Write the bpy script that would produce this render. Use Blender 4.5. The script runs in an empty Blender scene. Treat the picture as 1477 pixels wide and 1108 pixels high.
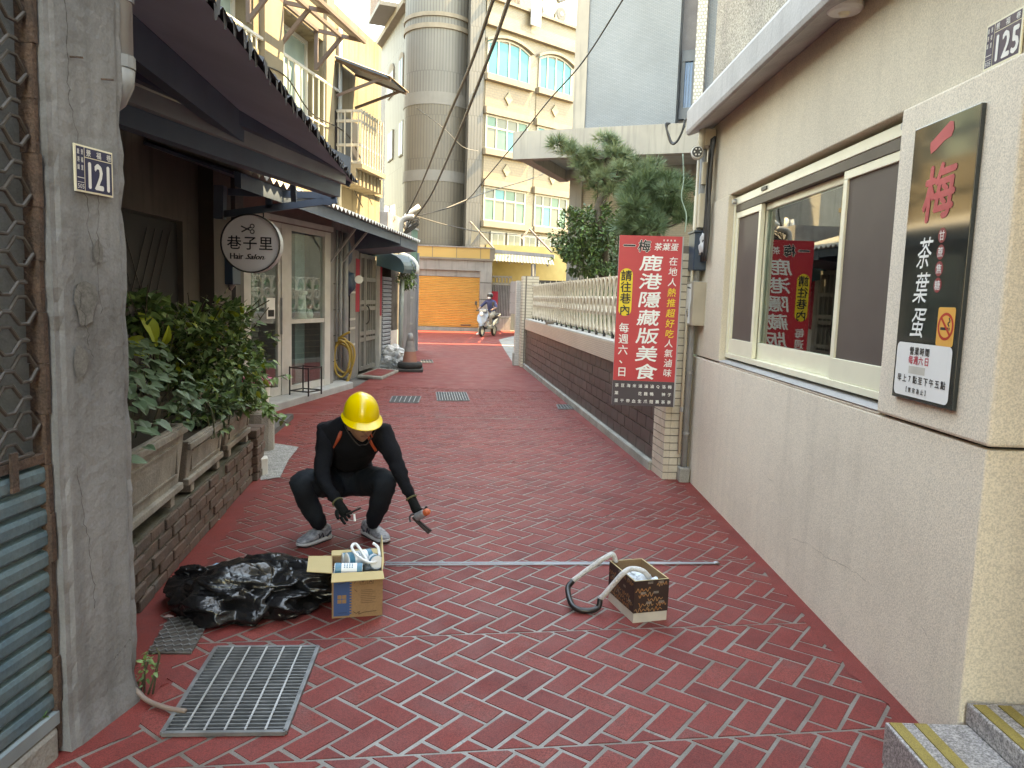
import bpy, bmesh, math, random
from mathutils import Vector, Matrix, noise
R = math.radians
random.seed(7)
S = bpy.context.scene
COL = S.collection

# ------------------------------------------------------------------ camera
LENS, EYE = 1090.0 / 1477 * 36, 1.55
_U = Vector((310., 9581., 1090.)).normalized()
_F = Vector((0, 0, -1.)); _F = (_F - _U * _F.dot(_U)).normalized()
_Rt = _F.cross(_U)
ROT = Matrix((_Rt, _F, _U))
cam = bpy.data.cameras.new('camera'); camo = bpy.data.objects.new('camera', cam); COL.objects.link(camo)
cam.sensor_width = 36; cam.lens = LENS; cam.clip_end = 2000; cam.clip_start = .05
camo.matrix_world = Matrix.Translation((0, 0, EYE)) @ ROT.to_4x4()
S.camera = camo

# ------------------------------------------------------------------ light
SUN_AZ, SUN_EL = R(79), R(55)      # azimuth clockwise from +Y
W = bpy.data.worlds.new("World"); S.world = W; W.use_nodes = True
nt = W.node_tree; nt.nodes.clear()
sky = nt.nodes.new('ShaderNodeTexSky'); sky.sky_type = 'NISHITA'; sky.sun_disc = False
sky.sun_elevation = SUN_EL; sky.sun_rotation = SUN_AZ
sky.air_density = 1.3; sky.dust_density = .3; sky.ozone_density = 3.0
bg = nt.nodes.new('ShaderNodeBackground'); bg.inputs[1].default_value = .15
wo = nt.nodes.new('ShaderNodeOutputWorld')
nt.links.new(sky.outputs[0], bg.inputs[0]); nt.links.new(bg.outputs[0], wo.inputs[0])
sl = bpy.data.lights.new('sun', 'SUN'); sl.energy = 2.0; sl.angle = R(.5); sl.color = (1, .90, .72)
so = bpy.data.objects.new('sun', sl); COL.objects.link(so)
SUNV = Vector((math.sin(SUN_AZ) * math.cos(SUN_EL), math.cos(SUN_AZ) * math.cos(SUN_EL), math.sin(SUN_EL)))
so.rotation_euler = (-SUNV).to_track_quat('-Z', 'Y').to_euler(); so.location = (20, 0, 30)
vs = S.view_settings; vs.view_transform = 'Standard'; vs.look = 'None'; vs.gamma = 1; vs.use_curve_mapping = False
vs.exposure = 3.95
vs.use_white_balance = True; vs.white_balance_temperature = 13000; vs.white_balance_tint = 10

# ------------------------------------------------------------------ survey helpers (sight lines of the photograph -> metres)
def sight(px, py): return ROT @ Vector((px - 738.5, 554. - py, -1090.))
def G(px, py, z=0.):
    r = sight(px, py); t = (z - EYE) / r.z
    return Vector((0, 0, EYE)) + r * t
def D(px, py, Y):
    r = sight(px, py); return Vector((0, 0, EYE)) + r * (Y / r.y)
class Plane:
    """upright plane through ground point p with heading deg (clockwise from +Y)"""
    def __init__(s, p, deg):
        s.p = Vector((p[0], p[1], 0)); a = R(deg); s.d = Vector((math.sin(a), math.cos(a), 0)); s.n = Vector((s.d.y, -s.d.x, 0))
        s.deg = deg
    def hit(s, px, py, off=0.):
        r = sight(px, py); t = (s.n.dot(s.p) + off - s.n.dot(Vector((0, 0, EYE)))) / s.n.dot(r)
        return Vector((0, 0, EYE)) + r * t
    def sz(s, px, py):
        h = s.hit(px, py); return s.d.dot(h - s.p), h.z
    def at(s, u, z, off=0.): return s.p + s.d * u + s.n * off + Vector((0, 0, z))

# ------------------------------------------------------------------ materials
MATS = {}
def mat(name, c1, c2=None, rough=.8, scale=3., detail=4., bump=0., bscale=40., metal=0., grain=0., gscale=120., spec=.5,
        streak=0., trans=0., emit=None, contrast=.5, coat=0., dist=.02, dirt=None, dirtscale=1.2, dirtamt=.5, sheen=0., alpha=1., rvar=0.):
    if name in MATS: return MATS[name]
    m = bpy.data.materials.new(name); m.use_nodes = True; n = m.node_tree.nodes; l = m.node_tree.links
    b = n['Principled BSDF']; MATS[name] = m
    b.inputs['Roughness'].default_value = rough; b.inputs['Metallic'].default_value = metal
    b.inputs['Specular IOR Level'].default_value = spec
    b.inputs['Coat Weight'].default_value = coat; b.inputs['Coat Roughness'].default_value = .1
    if trans: b.inputs['Transmission Weight'].default_value = trans
    if alpha < 1: b.inputs['Alpha'].default_value = alpha
    geo = n.new('ShaderNodeNewGeometry'); pos = geo.outputs['Position']
    c1 = (*c1, 1); c2 = (*(c2 or [v * .7 for v in c1[:3]]), 1)
    def tex(sc, det, vec=pos, ro=.55):
        t = n.new('ShaderNodeTexNoise'); t.inputs['Scale'].default_value = sc; t.inputs['Detail'].default_value = det
        t.inputs['Roughness'].default_value = ro; l.new(vec, t.inputs['Vector']); return t.outputs['Fac']
    def ramp(f, a, bb):
        r = n.new('ShaderNodeMapRange'); r.inputs[1].default_value = a; r.inputs[2].default_value = bb; l.new(f, r.inputs[0]); return r.outputs[0]
    def mix(f, a, bb, mode='MIX'):
        x = n.new('ShaderNodeMix'); x.data_type = 'RGBA'; x.blend_type = mode
        if isinstance(f, float): x.inputs[0].default_value = f
        else: l.new(f, x.inputs[0])
        for k, v in ((6, a), (7, bb)):
            if isinstance(v, tuple): x.inputs[k].default_value = v
            else: l.new(v, x.inputs[k])
        return x.outputs[2]
    w = contrast * .5
    col = mix(ramp(tex(scale, detail), .5 - w * .6, .5 + w * .6), c1, c2)
    if streak:
        mp = n.new('ShaderNodeMapping'); mp.inputs['Scale'].default_value = (6, 6, .35); l.new(pos, mp.inputs[0])
        s_ = ramp(tex(1.6, 5, mp.outputs[0]), .5, .78)
        ml = n.new('ShaderNodeMath'); ml.operation = 'MULTIPLY'; ml.inputs[1].default_value = streak; l.new(s_, ml.inputs[0])
        col = mix(ml.outputs[0], col, tuple(v * .35 for v in c2[:3]) + (1,))
    if dirt:
        d_ = ramp(tex(dirtscale, 6, ro=.7), .52, .72)
        ml = n.new('ShaderNodeMath'); ml.operation = 'MULTIPLY'; ml.inputs[1].default_value = dirtamt; l.new(d_, ml.inputs[0])
        col = mix(ml.outputs[0], col, (*dirt, 1))
    g_ = None
    if grain:
        g_ = tex(gscale, 2, ro=.6)
        gr = ramp(g_, .34, .62)
        mr = n.new('ShaderNodeMapRange'); mr.inputs[3].default_value = 1 - grain; mr.inputs[4].default_value = 1 + grain * .6; l.new(gr, mr.inputs[0])
        vm = n.new('ShaderNodeVectorMath'); vm.operation = 'SCALE'; l.new(col, vm.inputs[0]); l.new(mr.outputs[0], vm.inputs['Scale'])
        col = vm.outputs[0]
    l.new(col, b.inputs['Base Color'])
    if rvar:
        rr = n.new('ShaderNodeMapRange'); rr.inputs[1].default_value = .3; rr.inputs[2].default_value = .7
        rr.inputs[3].default_value = max(0, rough - rvar); rr.inputs[4].default_value = min(1, rough + rvar)
        l.new(tex(scale * 1.7, 4), rr.inputs[0]); l.new(rr.outputs[0], b.inputs['Roughness'])
    if bump:
        bp = n.new('ShaderNodeBump'); bp.inputs['Strength'].default_value = bump; bp.inputs['Distance'].default_value = dist
        l.new(tex(bscale, 4), bp.inputs['Height']); l.new(bp.outputs[0], b.inputs['Normal'])
    if emit:
        b.inputs['Emission Color'].default_value = (*emit[:3], 1); b.inputs['Emission Strength'].default_value = emit[3]
    return m
def glass(name, tint=(.8, .9, .9), rough=.02, alpha=.35, gain=1.3):
    """thin window pane: part mirror, part see-through"""
    if name in MATS: return MATS[name]
    m = bpy.data.materials.new(name); m.use_nodes = True; n = m.node_tree.nodes; l = m.node_tree.links; MATS[name] = m
    n.clear(); o = n.new('ShaderNodeOutputMaterial'); g = n.new('ShaderNodeBsdfGlossy'); t = n.new('ShaderNodeBsdfTransparent')
    g.inputs['Roughness'].default_value = rough; t.inputs[0].default_value = (*tint, 1); g.inputs[0].default_value = (*[.6 + .4 * v for v in tint], 1)
    f = n.new('ShaderNodeFresnel'); f.inputs[0].default_value = 1.52
    a = n.new('ShaderNodeMath'); a.operation = 'MULTIPLY_ADD'; a.inputs[1].default_value = gain; a.inputs[2].default_value = alpha; a.use_clamp = True
    x = n.new('ShaderNodeMixShader'); l.new(f.outputs[0], a.inputs[0]); l.new(a.outputs[0], x.inputs[0])
    l.new(t.outputs[0], x.inputs[1]); l.new(g.outputs[0], x.inputs[2]); l.new(x.outputs[0], o.inputs[0])
    return m
def tilemat(name, c1, c2, joint, tw, th, axis_deg=0., rough=.5, jw=.08, bump=.4, vary=1.):
    """small tiles on an upright wall: u runs along heading axis_deg, v is height"""
    if name in MATS: return MATS[name]
    m = bpy.data.materials.new(name); m.use_nodes = True; n = m.node_tree.nodes; l = m.node_tree.links; MATS[name] = m
    b = n['Principled BSDF']; b.inputs['Roughness'].default_value = rough
    geo = n.new('ShaderNodeNewGeometry')
    dt = n.new('ShaderNodeVectorMath'); dt.operation = 'DOT_PRODUCT'; dt.inputs[1].default_value = (math.sin(R(axis_deg)), math.cos(R(axis_deg)), 0)
    l.new(geo.outputs['Position'], dt.inputs[0])
    sx = n.new('ShaderNodeSeparateXYZ'); l.new(geo.outputs['Position'], sx.inputs[0])
    cx = n.new('ShaderNodeCombineXYZ'); l.new(dt.outputs['Value'], cx.inputs[0]); l.new(sx.outputs[2], cx.inputs[1])
    br = n.new('ShaderNodeTexBrick'); br.inputs['Scale'].default_value = 1; br.inputs['Brick Width'].default_value = tw; br.inputs['Row Height'].default_value = th
    br.inputs['Mortar Size'].default_value = jw * th; br.inputs['Color1'].default_value = (*c1, 1); br.inputs['Color2'].default_value = (*c2, 1); br.inputs['Mortar'].default_value = (*joint, 1)
    l.new(cx.outputs[0], br.inputs['Vector'])
    nz = n.new('ShaderNodeTexNoise'); nz.inputs['Scale'].default_value = .7; nz.inputs['Detail'].default_value = 5; l.new(geo.outputs['Position'], nz.inputs['Vector'])
    mr = n.new('ShaderNodeMapRange'); mr.inputs[1].default_value = .3; mr.inputs[2].default_value = .7; mr.inputs[3].default_value = 1 - .14 * vary; mr.inputs[4].default_value = 1 + .06 * vary
    l.new(nz.outputs[0], mr.inputs[0])
    vm = n.new('ShaderNodeVectorMath'); vm.operation = 'SCALE'; l.new(br.outputs[0], vm.inputs[0]); l.new(mr.outputs[0], vm.inputs['Scale'])
    l.new(vm.outputs[0], b.inputs['Base Color'])
    bp = n.new('ShaderNodeBump'); bp.inputs['Strength'].default_value = bump; bp.inputs['Distance'].default_value = .004; bp.invert = True
    l.new(br.outputs['Fac'], bp.inputs['Height']); l.new(bp.outputs[0], b.inputs['Normal'])
    return m

# ------------------------------------------------------------------ mesh builder
class MB:
    def __init__(s): s.v = []; s.f = []; s.mi = []; s.m = 0
    def add(s, vs, fs):
        k = len(s.v); s.v += [tuple(v) for v in vs]
        for f in fs: s.f.append([i + k for i in f]); s.mi.append(s.m)
        return s
    def hexa(s, a, b):            # bottom quad a (ccw from above), top quad b
        return s.add(list(a) + list(b), [(3, 2, 1, 0), (4, 5, 6, 7), (0, 1, 5, 4), (1, 2, 6, 5), (2, 3, 7, 6), (3, 0, 4, 7)])
    def box(s, x0, x1, y0, y1, z0, z1):
        if x0 > x1: x0, x1 = x1, x0
        if y0 > y1: y0, y1 = y1, y0
        if z0 > z1: z0, z1 = z1, z0
        return s.hexa([(x0, y0, z0), (x1, y0, z0), (x1, y1, z0), (x0, y1, z0)], [(x0, y0, z1), (x1, y0, z1), (x1, y1, z1), (x0, y1, z1)])
    def obox(s, c, ax, ay, az):   # centre and three half axes
        c, ax, ay, az = map(Vector, (c, ax, ay, az))
        if ax.cross(ay).dot(az) < 0: ax = -ax
        q = lambda k: [c - ax - ay + az * k, c + ax - ay + az * k, c + ax + ay + az * k, c - ax + ay + az * k]
        return s.hexa(q(-1), q(1))
    def slab(s, P, u0, u1, z0, z1, o0, o1):      # box on a Plane: along u, height z, out of the plane o
        a = [P.at(u0, z0, o0), P.at(u0, z0, o1), P.at(u1, z0, o1), P.at(u1, z0, o0)]; b = [v + Vector((0, 0, z1 - z0)) for v in a]
        return s.hexa([a[k] for k in (3, 2, 1, 0)], [b[k] for k in (3, 2, 1, 0)]) if (a[1] - a[0]).cross(a[3] - a[0]).z > 0 else s.hexa(a, b)
    def bar(s, p, q, w, h=None, up=(0, 0, 1)):
        p, q = Vector(p), Vector(q); h = h or w; d = (q - p); L = d.length; d = d / L; up = Vector(up)
        if abs(d.dot(up)) > .98: up = Vector((0, 1, 0)) if abs(d.y) < .9 else Vector((1, 0, 0))
        sd = d.cross(up).normalized(); u2 = sd.cross(d)
        return s.obox((p + q) / 2, d * L / 2, sd * w / 2, u2 * h / 2)
    def poly(s, pts): return s.add(pts, [tuple(range(len(pts)))])
    def prism(s, pts, ext):
        pts = [Vector(p) for p in pts]; e = Vector(ext); n = len(pts)
        nn = Vector((0, 0, 0))
        for i in range(n): nn += (pts[i] - pts[0]).cross(pts[(i + 1) % n] - pts[0])
        if nn.dot(e) > 0: pts = pts[::-1]
        return s.add(pts + [p + e for p in pts], [tuple(range(n)), tuple(range(2 * n - 1, n - 1, -1))] + [(i, i + n, (i + 1) % n + n, (i + 1) % n) for i in range(n)])
    def tube(s, pts, r, n=8, cap=True, closed=False, flat=1.):
        pts = [Vector(p) for p in pts]; N = len(pts); rs = r if isinstance(r, (list, tuple)) else [r] * N
        k = len(s.v); pu = None
        for i in range(N):
            a, b = (pts[i - 1], pts[(i + 1) % N]) if closed else (pts[max(i - 1, 0)], pts[min(i + 1, N - 1)])
            d = (b - a).normalized()
            if pu is None: pu = Vector((0, 0, 1)) if abs(d.z) < .9 else Vector((1, 0, 0))
            u = (pu - d * pu.dot(d)).normalized(); pu = u; w = d.cross(u)
            for j in range(n):
                t = 2 * math.pi * j / n; s.v.append(tuple(pts[i] + (u * math.cos(t) * flat + w * math.sin(t)) * rs[i]))
        for i in range(N if closed else N - 1):
            for j in range(n):
                i2 = (i + 1) % N
                s.f.append([k + i * n + j, k + i * n + (j + 1) % n, k + i2 * n + (j + 1) % n, k + i2 * n + j]); s.mi.append(s.m)
        if cap and not closed:
            s.f.append([k + j for j in range(n)][::-1]); s.mi.append(s.m)
            s.f.append([k + (N - 1) * n + j for j in range(n)]); s.mi.append(s.m)
        return s
    def lathe(s, c, prof, n=24, ax=(0, 0, 1), cap=True):
        c = Vector(c); ax = Vector(ax).normalized(); u = ax.orthogonal().normalized(); w = ax.cross(u); k = len(s.v)
        for r, h in prof:
            for j in range(n):
                t = 2 * math.pi * j / n; s.v.append(tuple(c + ax * h + (u * math.cos(t) + w * math.sin(t)) * r))
        for i in range(len(prof) - 1):
            for j in range(n):
                s.f.append([k + i * n + j, k + i * n + (j + 1) % n, k + (i + 1) * n + (j + 1) % n, k + (i + 1) * n + j]); s.mi.append(s.m)
        if cap:
            s.f.append([k + j for j in range(n)][::-1]); s.mi.append(s.m)
            s.f.append([k + (len(prof) - 1) * n + j for j in range(n)]); s.mi.append(s.m)
        return s
    def mesh(s, name, mats, smooth=False):
        me = bpy.data.meshes.new(name)
        c = Vector((0, 0, 0))
        if s.v:
            lo = [min(v[i] for v in s.v) for i in range(3)]; hi = [max(v[i] for v in s.v) for i in range(3)]
            c = Vector([(a + b) / 2 for a, b in zip(lo, hi)])
        me.from_pydata([(v[0] - c.x, v[1] - c.y, v[2] - c.z) for v in s.v], [], s.f)
        for m in (mats if isinstance(mats, (list, tuple)) else [mats]): me.materials.append(m)
        me.polygons.foreach_set('material_index', s.mi)
        if smooth: me.polygons.foreach_set('use_smooth', [True] * len(s.f))
        me.update(); return me, c
    def build(s, name, mats, parent=None, smooth=False, bev=0., seg=2, **kw):
        me, c = s.mesh(name, mats, smooth)
        return link(name, me, c, parent, bev, seg, smooth, **kw)
def link(name, me, loc, parent=None, bev=0., seg=2, smooth=False, rot=None, scale=None, **kw):
    o = bpy.data.objects.new(name, me); COL.objects.link(o); o.location = loc
    if rot is not None: o.rotation_euler = rot
    if scale is not None: o.scale = scale
    if parent is not None:
        o.parent = parent; o.matrix_parent_inverse = Matrix.Translation(-ROOT[parent.name])
    else: ROOT[o.name] = Vector(loc)
    ROOT.setdefault(o.name, Vector(loc) if parent is None else Vector(loc))
    if bev:
        b = o.modifiers.new('edge', 'BEVEL'); b.width = bev; b.segments = seg; b.limit_method = 'ANGLE'; b.angle_limit = R(40)
    for k, v in kw.items(): o[k] = v
    return o
ROOT = {}
def thing(name, loc, label, cat, group=None):
    o = bpy.data.objects.new(name, None); COL.objects.link(o); o.location = loc; o.empty_display_size = .1
    ROOT[o.name] = Vector(loc); o['label'] = label; o['category'] = cat
    if group: o['group'] = group
    return o
def sub(o, parent):               # make an already built mesh a child of a mesh part
    o.parent = parent; o.matrix_parent_inverse = Matrix.Translation(-parent.location); return o
def tag(o, label, cat, group=None):
    o['label'] = label; o['category'] = cat
    if group: o['group'] = group
    return o
# ------------------------------------------------------------------ lettering (flat print)
_GL = {}
def glyph(ch, bold=0.):
    k = (ch, round(bold, 4))
    if k not in _GL:
        c = bpy.data.curves.new('letter', 'FONT'); c.body = ch; c.size = 1; c.resolution_u = 2; c.offset = bold
        o = bpy.data.objects.new('letter', c); COL.objects.link(o)
        m = bpy.data.meshes.new_from_object(o.evaluated_get(bpy.context.evaluated_depsgraph_get()))
        _GL[k] = ([v.co.copy() for v in m.vertices], [tuple(p.vertices) for p in m.polygons])
        bpy.data.objects.remove(o); bpy.data.curves.remove(c); bpy.data.meshes.remove(m)
    return _GL[k]
class Sheet:
    """a flat board: origin o, right vector x, up vector y (unit), for print on it"""
    def __init__(s, o, x, y, lift=.002): s.o = Vector(o); s.x = Vector(x).normalized(); s.y = Vector(y).normalized(); s.n = s.x.cross(s.y); s.lift = lift
    def p(s, a, b, k=1.): return s.o + s.x * a + s.y * b + s.n * s.lift * k
    def chars(s, mb, txt, cx, cy, size, dx=0., dy=0., bold=0., sx=1., shear=0., rot=0., k=1.):
        if bold:
            for i, (ox, oy) in enumerate(((0, 0), (1, 0), (-1, 0), (0, 1), (0, -1))): s.chars(mb, txt, cx + ox * bold * size * .8, cy + oy * bold * size * .8, size, dx, dy, 0, sx, shear, rot, k + i * .08)
            return mb
        """each character centred on (cx,cy)+(i*dx,i*dy)"""
        for i, ch in enumerate(txt):
            if ch == ' ': continue
            v, f = glyph(ch, bold); wd = .5 if ord(ch) > 255 else (max(q.x for q in v) + min(q.x for q in v)) / 2
            out = []
            for q in v:
                a = (q.x - wd) * size * sx; b = (q.y - (.38 if ord(ch) > 255 else .35)) * size; a += b * shear
                a, b = a * math.cos(rot) - b * math.sin(rot), a * math.sin(rot) + b * math.cos(rot)
                out.append(s.p(cx + i * dx + a, cy + i * dy + b, k))
            mb.add(out, f)
        return mb
    def fit(s, mb, txt, x0, x1, y0, y1, bold=0., shear=0., k=1.):
        if bold:
            for i, o in enumerate((0, bold * .25, -bold * .25)): s.fit(mb, txt, x0 + o, x1 + o, y0, y1, 0, shear, k + i * .08)
            return mb
        v, f = glyph(txt, 0); xs = [q.x + q.y * shear for q in v]; ys = [q.y for q in v]
        ax, bx, ay, by = min(xs), max(xs), min(ys), max(ys)
        mb.add([s.p(x0 + (q.x + q.y * shear - ax) / (bx - ax) * (x1 - x0), y0 + (q.y - ay) / (by - ay) * (y1 - y0), k) for q in v], f); return mb
    def rect(s, mb, x0, x1, y0, y1, r=0., k=.6, n=5):
        if r <= 0: return mb.poly([s.p(x0, y0, k), s.p(x1, y0, k), s.p(x1, y1, k), s.p(x0, y1, k)])
        pts = []
        for cx, cy, a in ((x1 - r, y1 - r, 0), (x0 + r, y1 - r, 90), (x0 + r, y0 + r, 180), (x1 - r, y0 + r, 270)):
            pts += [s.p(cx + r * math.cos(R(a + 90 * i / n)), cy + r * math.sin(R(a + 90 * i / n)), k) for i in range(n + 1)]
        return mb.poly(pts)
    def disc(s, mb, cx, cy, r, ry=None, k=.6, n=28):
        return mb.poly([s.p(cx + r * math.cos(2 * math.pi * i / n), cy + (ry or r) * math.sin(2 * math.pi * i / n), k) for i in range(n)])
    def ring(s, mb, cx, cy, r, w, k=.8, n=32):
        for i in range(n):
            a, b = 2 * math.pi * i / n, 2 * math.pi * (i + 1) / n
            mb.poly([s.p(cx + q * math.cos(t), cy + q * math.sin(t), k) for q, t in ((r - w, a), (r, a), (r, b), (r - w, b))])
        return mb
    def line(s, mb, pts, w, k=.8):
        for (a, b), (c, d) in zip(pts, pts[1:]):
            L = math.hypot(c - a, d - b) or 1; ox, oy = -(d - b) / L * w / 2, (c - a) / L * w / 2
            mb.poly([s.p(a - ox, b - oy, k), s.p(c - ox, d - oy, k), s.p(c + ox, d + oy, k), s.p(a + ox, b + oy, k)])
        return mb
# ================================================================== materials in use
m_red = mat('red_paving_paint', (.235, .036, .030), (.19, .028, .024), rough=.6, spec=.32, scale=2.2, grain=.45, gscale=260, bump=.35, bscale=300, dist=.003, dirt=(.13, .045, .045), dirtscale=2.5, dirtamt=.45, rvar=.1)
m_reds = [m_red, mat('red_paving_paint_dark', (.205, .030, .026), (.165, .024, .021), rough=.6, spec=.32, scale=3.2, grain=.45, gscale=260, bump=.35, bscale=300, dist=.003, dirt=(.10, .035, .035), dirtscale=3.5, dirtamt=.5, rvar=.1), mat('red_paving_paint_worn', (.25, .045, .037), (.205, .036, .030), rough=.62, spec=.32, scale=4, grain=.5, gscale=220, bump=.4, bscale=250, dist=.003, dirt=(.17, .08, .075), dirtscale=5, dirtamt=.6, rvar=.1)]
m_grout = mat('pale_grout', (.225, .20, .18), (.14, .118, .10), rough=.36, scale=6, grain=.25, gscale=200, bump=.2, bscale=200, dist=.002, rvar=.1)
m_concrete = mat('bare_concrete', (.36, .345, .32), (.25, .24, .22), rough=.9, scale=1.8, grain=.12, bump=.3, bscale=60, dirt=(.16, .15, .13), dirtamt=.5, streak=.35)
m_ground = mat('asphalt_ground', (.16, .155, .15), (.11, .105, .10), rough=.9, scale=3, grain=.3, gscale=150)
m_stucco = mat('beige_pebble_stucco', (.80, .70, .57), (.73, .635, .52), rough=.9, scale=1.1, grain=.21, gscale=165, bump=.5, bscale=150, dist=.003, streak=.16, dirt=(.40, .34, .28), dirtscale=.8, dirtamt=.25)
m_stucco2 = mat('smooth_beige_stucco', (.70, .61, .48), (.63, .545, .43), rough=.9, scale=1.1, grain=.17, gscale=165, streak=.10, bump=.6, bscale=120, dist=.004, dirt=(.42, .36, .28), dirtscale=.8, dirtamt=.2)
m_pebble = mat('grey_pebbledash', (.40, .355, .30), (.30, .265, .23), rough=.9, scale=2, grain=.55, gscale=75, bump=1., bscale=75, dist=.01, streak=.3)
m_slabgrey = mat('painted_grey_concrete', (.44, .42, .41), (.36, .345, .335), rough=.8, scale=2, grain=.08, bump=.15, streak=.25)
m_frame = mat('cream_aluminium', (.84, .79, .61), (.79, .74, .57), rough=.35, scale=5)
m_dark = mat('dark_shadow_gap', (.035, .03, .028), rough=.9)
m_black = mat('black_metal', (.025, .025, .027), (.04, .04, .04), rough=.45, scale=20)
m_screen = mat('brown_insect_screen', (.125, .098, .085), (.11, .086, .075), rough=.55, scale=3, spec=.25)
m_glassdark = glass('clear_window_glass', (.80, .90, .86), .015, .10, .9)
m_glassshop = glass('shop_window_glass', (.80, .90, .88), .02, .0, .32)
m_white = mat('white_paint', (.78, .78, .75), (.70, .70, .67), rough=.5, scale=4, dirt=(.45, .43, .40), dirtamt=.3)
m_signblack = mat('glossy_black_sign', (.012, .02, .02), (.01, .017, .017), rough=.07, scale=2, spec=.8, coat=.5)
m_signred = mat('sign_red_letters', (.60, .07, .06), (.55, .06, .05), rough=.3)
m_signwhite = mat('sign_white_letters', (.85, .85, .82), (.8, .8, .77), rough=.4)
m_ink = mat('black_ink', (.02, .02, .022), rough=.6)
m_pinkink = mat('red_ink', (.62, .05, .09), (.6, .05, .08), rough=.5)
m_paper = mat('white_label', (.82, .82, .80), (.78, .78, .75), rough=.4)
m_navy = mat('navy_enamel', (.02, .025, .085), (.018, .02, .07), rough=.3, coat=.3)
m_orangepaper = mat('orange_label', (.85, .42, .10), (.8, .38, .09), rough=.4)
m_banner = mat('red_banner_vinyl', (.60, .028, .045), (.52, .022, .038), rough=.42, scale=2)
m_yellow = mat('yellow_print', (.85, .60, .04), (.82, .58, .04), rough=.45)
m_plum = mat('dark_plum_print', (.05, .035, .05), (.04, .03, .042), rough=.45)
m_steel = mat('galvanised_steel', (.42, .43, .44), (.30, .31, .32), rough=.45, metal=.7, scale=12, dirt=(.2, .17, .14), dirtamt=.4)
m_granite = mat('speckled_granite', (.42, .38, .36), (.22, .20, .20), rough=.4, scale=60, detail=6, grain=.6, gscale=160, contrast=.5)
m_strip = mat('ochre_antislip_strip', (.33, .235, .06), (.27, .19, .05), rough=.65, scale=20, grain=.3, gscale=300)

# ================================================================== the ground
def structure(o): o['kind'] = 'structure'; return o
structure(MB().poly([(-300, -60, -.03), (300, -60, -.03), (300, 500, -.03), (-300, 500, -.03)]).build('ground', m_ground))
street_pts = [(-2.2, -3), (2.2, -3), (2.2, 2.4), (1.62, 2.45), (1.62, 6.62), (1.335, 6.78), (.30, 16.9), (.02, 17.9), (-.10, 20), (-.28, 23), (-.55, 28.2), (-.2, 30.4), (.4, 33), (.4, 36), (-9, 36), (-9, 22), (-2.75, 21.6), (-2.3, 16), (-2.6, 14.5), (-2.6, 12.3), (-3.6, 9), (-3.6, 6), (-2.2, 2.2)]
street = structure(MB().poly([(x, y, -.002) for x, y in street_pts]).build('street', m_red))
pav = MB().poly([(.4, 17.4, -.012), (.5, 36, -.012), (-.9, 36, -.012), (-.9, 17.4, -.012)]).build('pavement', mat('worn_grey_pavement', (.33, .32, .30), (.24, .23, .21), rough=.9, scale=2.5, grain=.2))
structure(pav)

A_, BAND, TH = .1135, .905, 8.5
TH0 = R(TH); ep = Vector((math.cos(TH0), math.sin(TH0))); eq = Vector((-ep.y, ep.x)); ORG = Vector((-.027, 2.4425))
e1 = (ep + eq).normalized(); e2 = (eq - ep).normalized()
def inside(x, y, poly):
    c = False; n = len(poly)
    for i in range(n):
        (x1, y1), (x2, y2) = poly[i], poly[(i + 1) % n]
        if (y1 > y) != (y2 > y) and x < (x2 - x1) * (y - y1) / (y2 - y1) + x1: c = not c
    return c
PAT = [(-1.72, 1.4), (1.60, 1.4), (1.58, 6.5), (1.33, 6.9), (.66, 12.8), (-2.25, 12.8), (-2.8, 9.0), (-2.2, 6.0), (-1.85, 3.4), (-1.45, 2.9), (-1.45, 2.45), (-1.75, 2.1)]
PATG = [(-1.52, 1.6), (1.53, 1.6), (1.51, 6.4), (1.24, 6.75), (.55, 12.5), (-2.1, 12.5), (-2.62, 9.0), (-1.98, 5.9), (-1.63, 3.4), (-1.30, 2.85), (-1.30, 2.45), (-1.5, 2.2)]
grout = MB().poly([(x, y, .0) for x, y in PATG]).build('grout_bed', m_grout); sub(grout, street)
GR = [(-1.27, 3.16), (-.77, 3.17), (-.72, 2.46), (-1.21, 2.44)]        # large drain grate
HOLES = [GR, [(-1.60, 3.33), (-1.32, 3.37), (-1.32, 3.02), (-1.58, 2.99)]]
def clip(poly, nx, ny, c):          # keep nx*x+ny*y >= c
    out = []
    for i in range(len(poly)):
        a, b = poly[i], poly[(i + 1) % len(poly)]; da, db = nx * a[0] + ny * a[1] - c, nx * b[0] + ny * b[1] - c
        if da >= 0: out.append(a)
        if (da >= 0) != (db >= 0):
            t = da / (da - db); out.append((a[0] + (b[0] - a[0]) * t, a[1] + (b[1] - a[1]) * t))
    return out
bricks = []
r2 = math.sqrt(.5); g = .0069; WB = 11 * A_ * r2
rb = random.Random(3)
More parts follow.
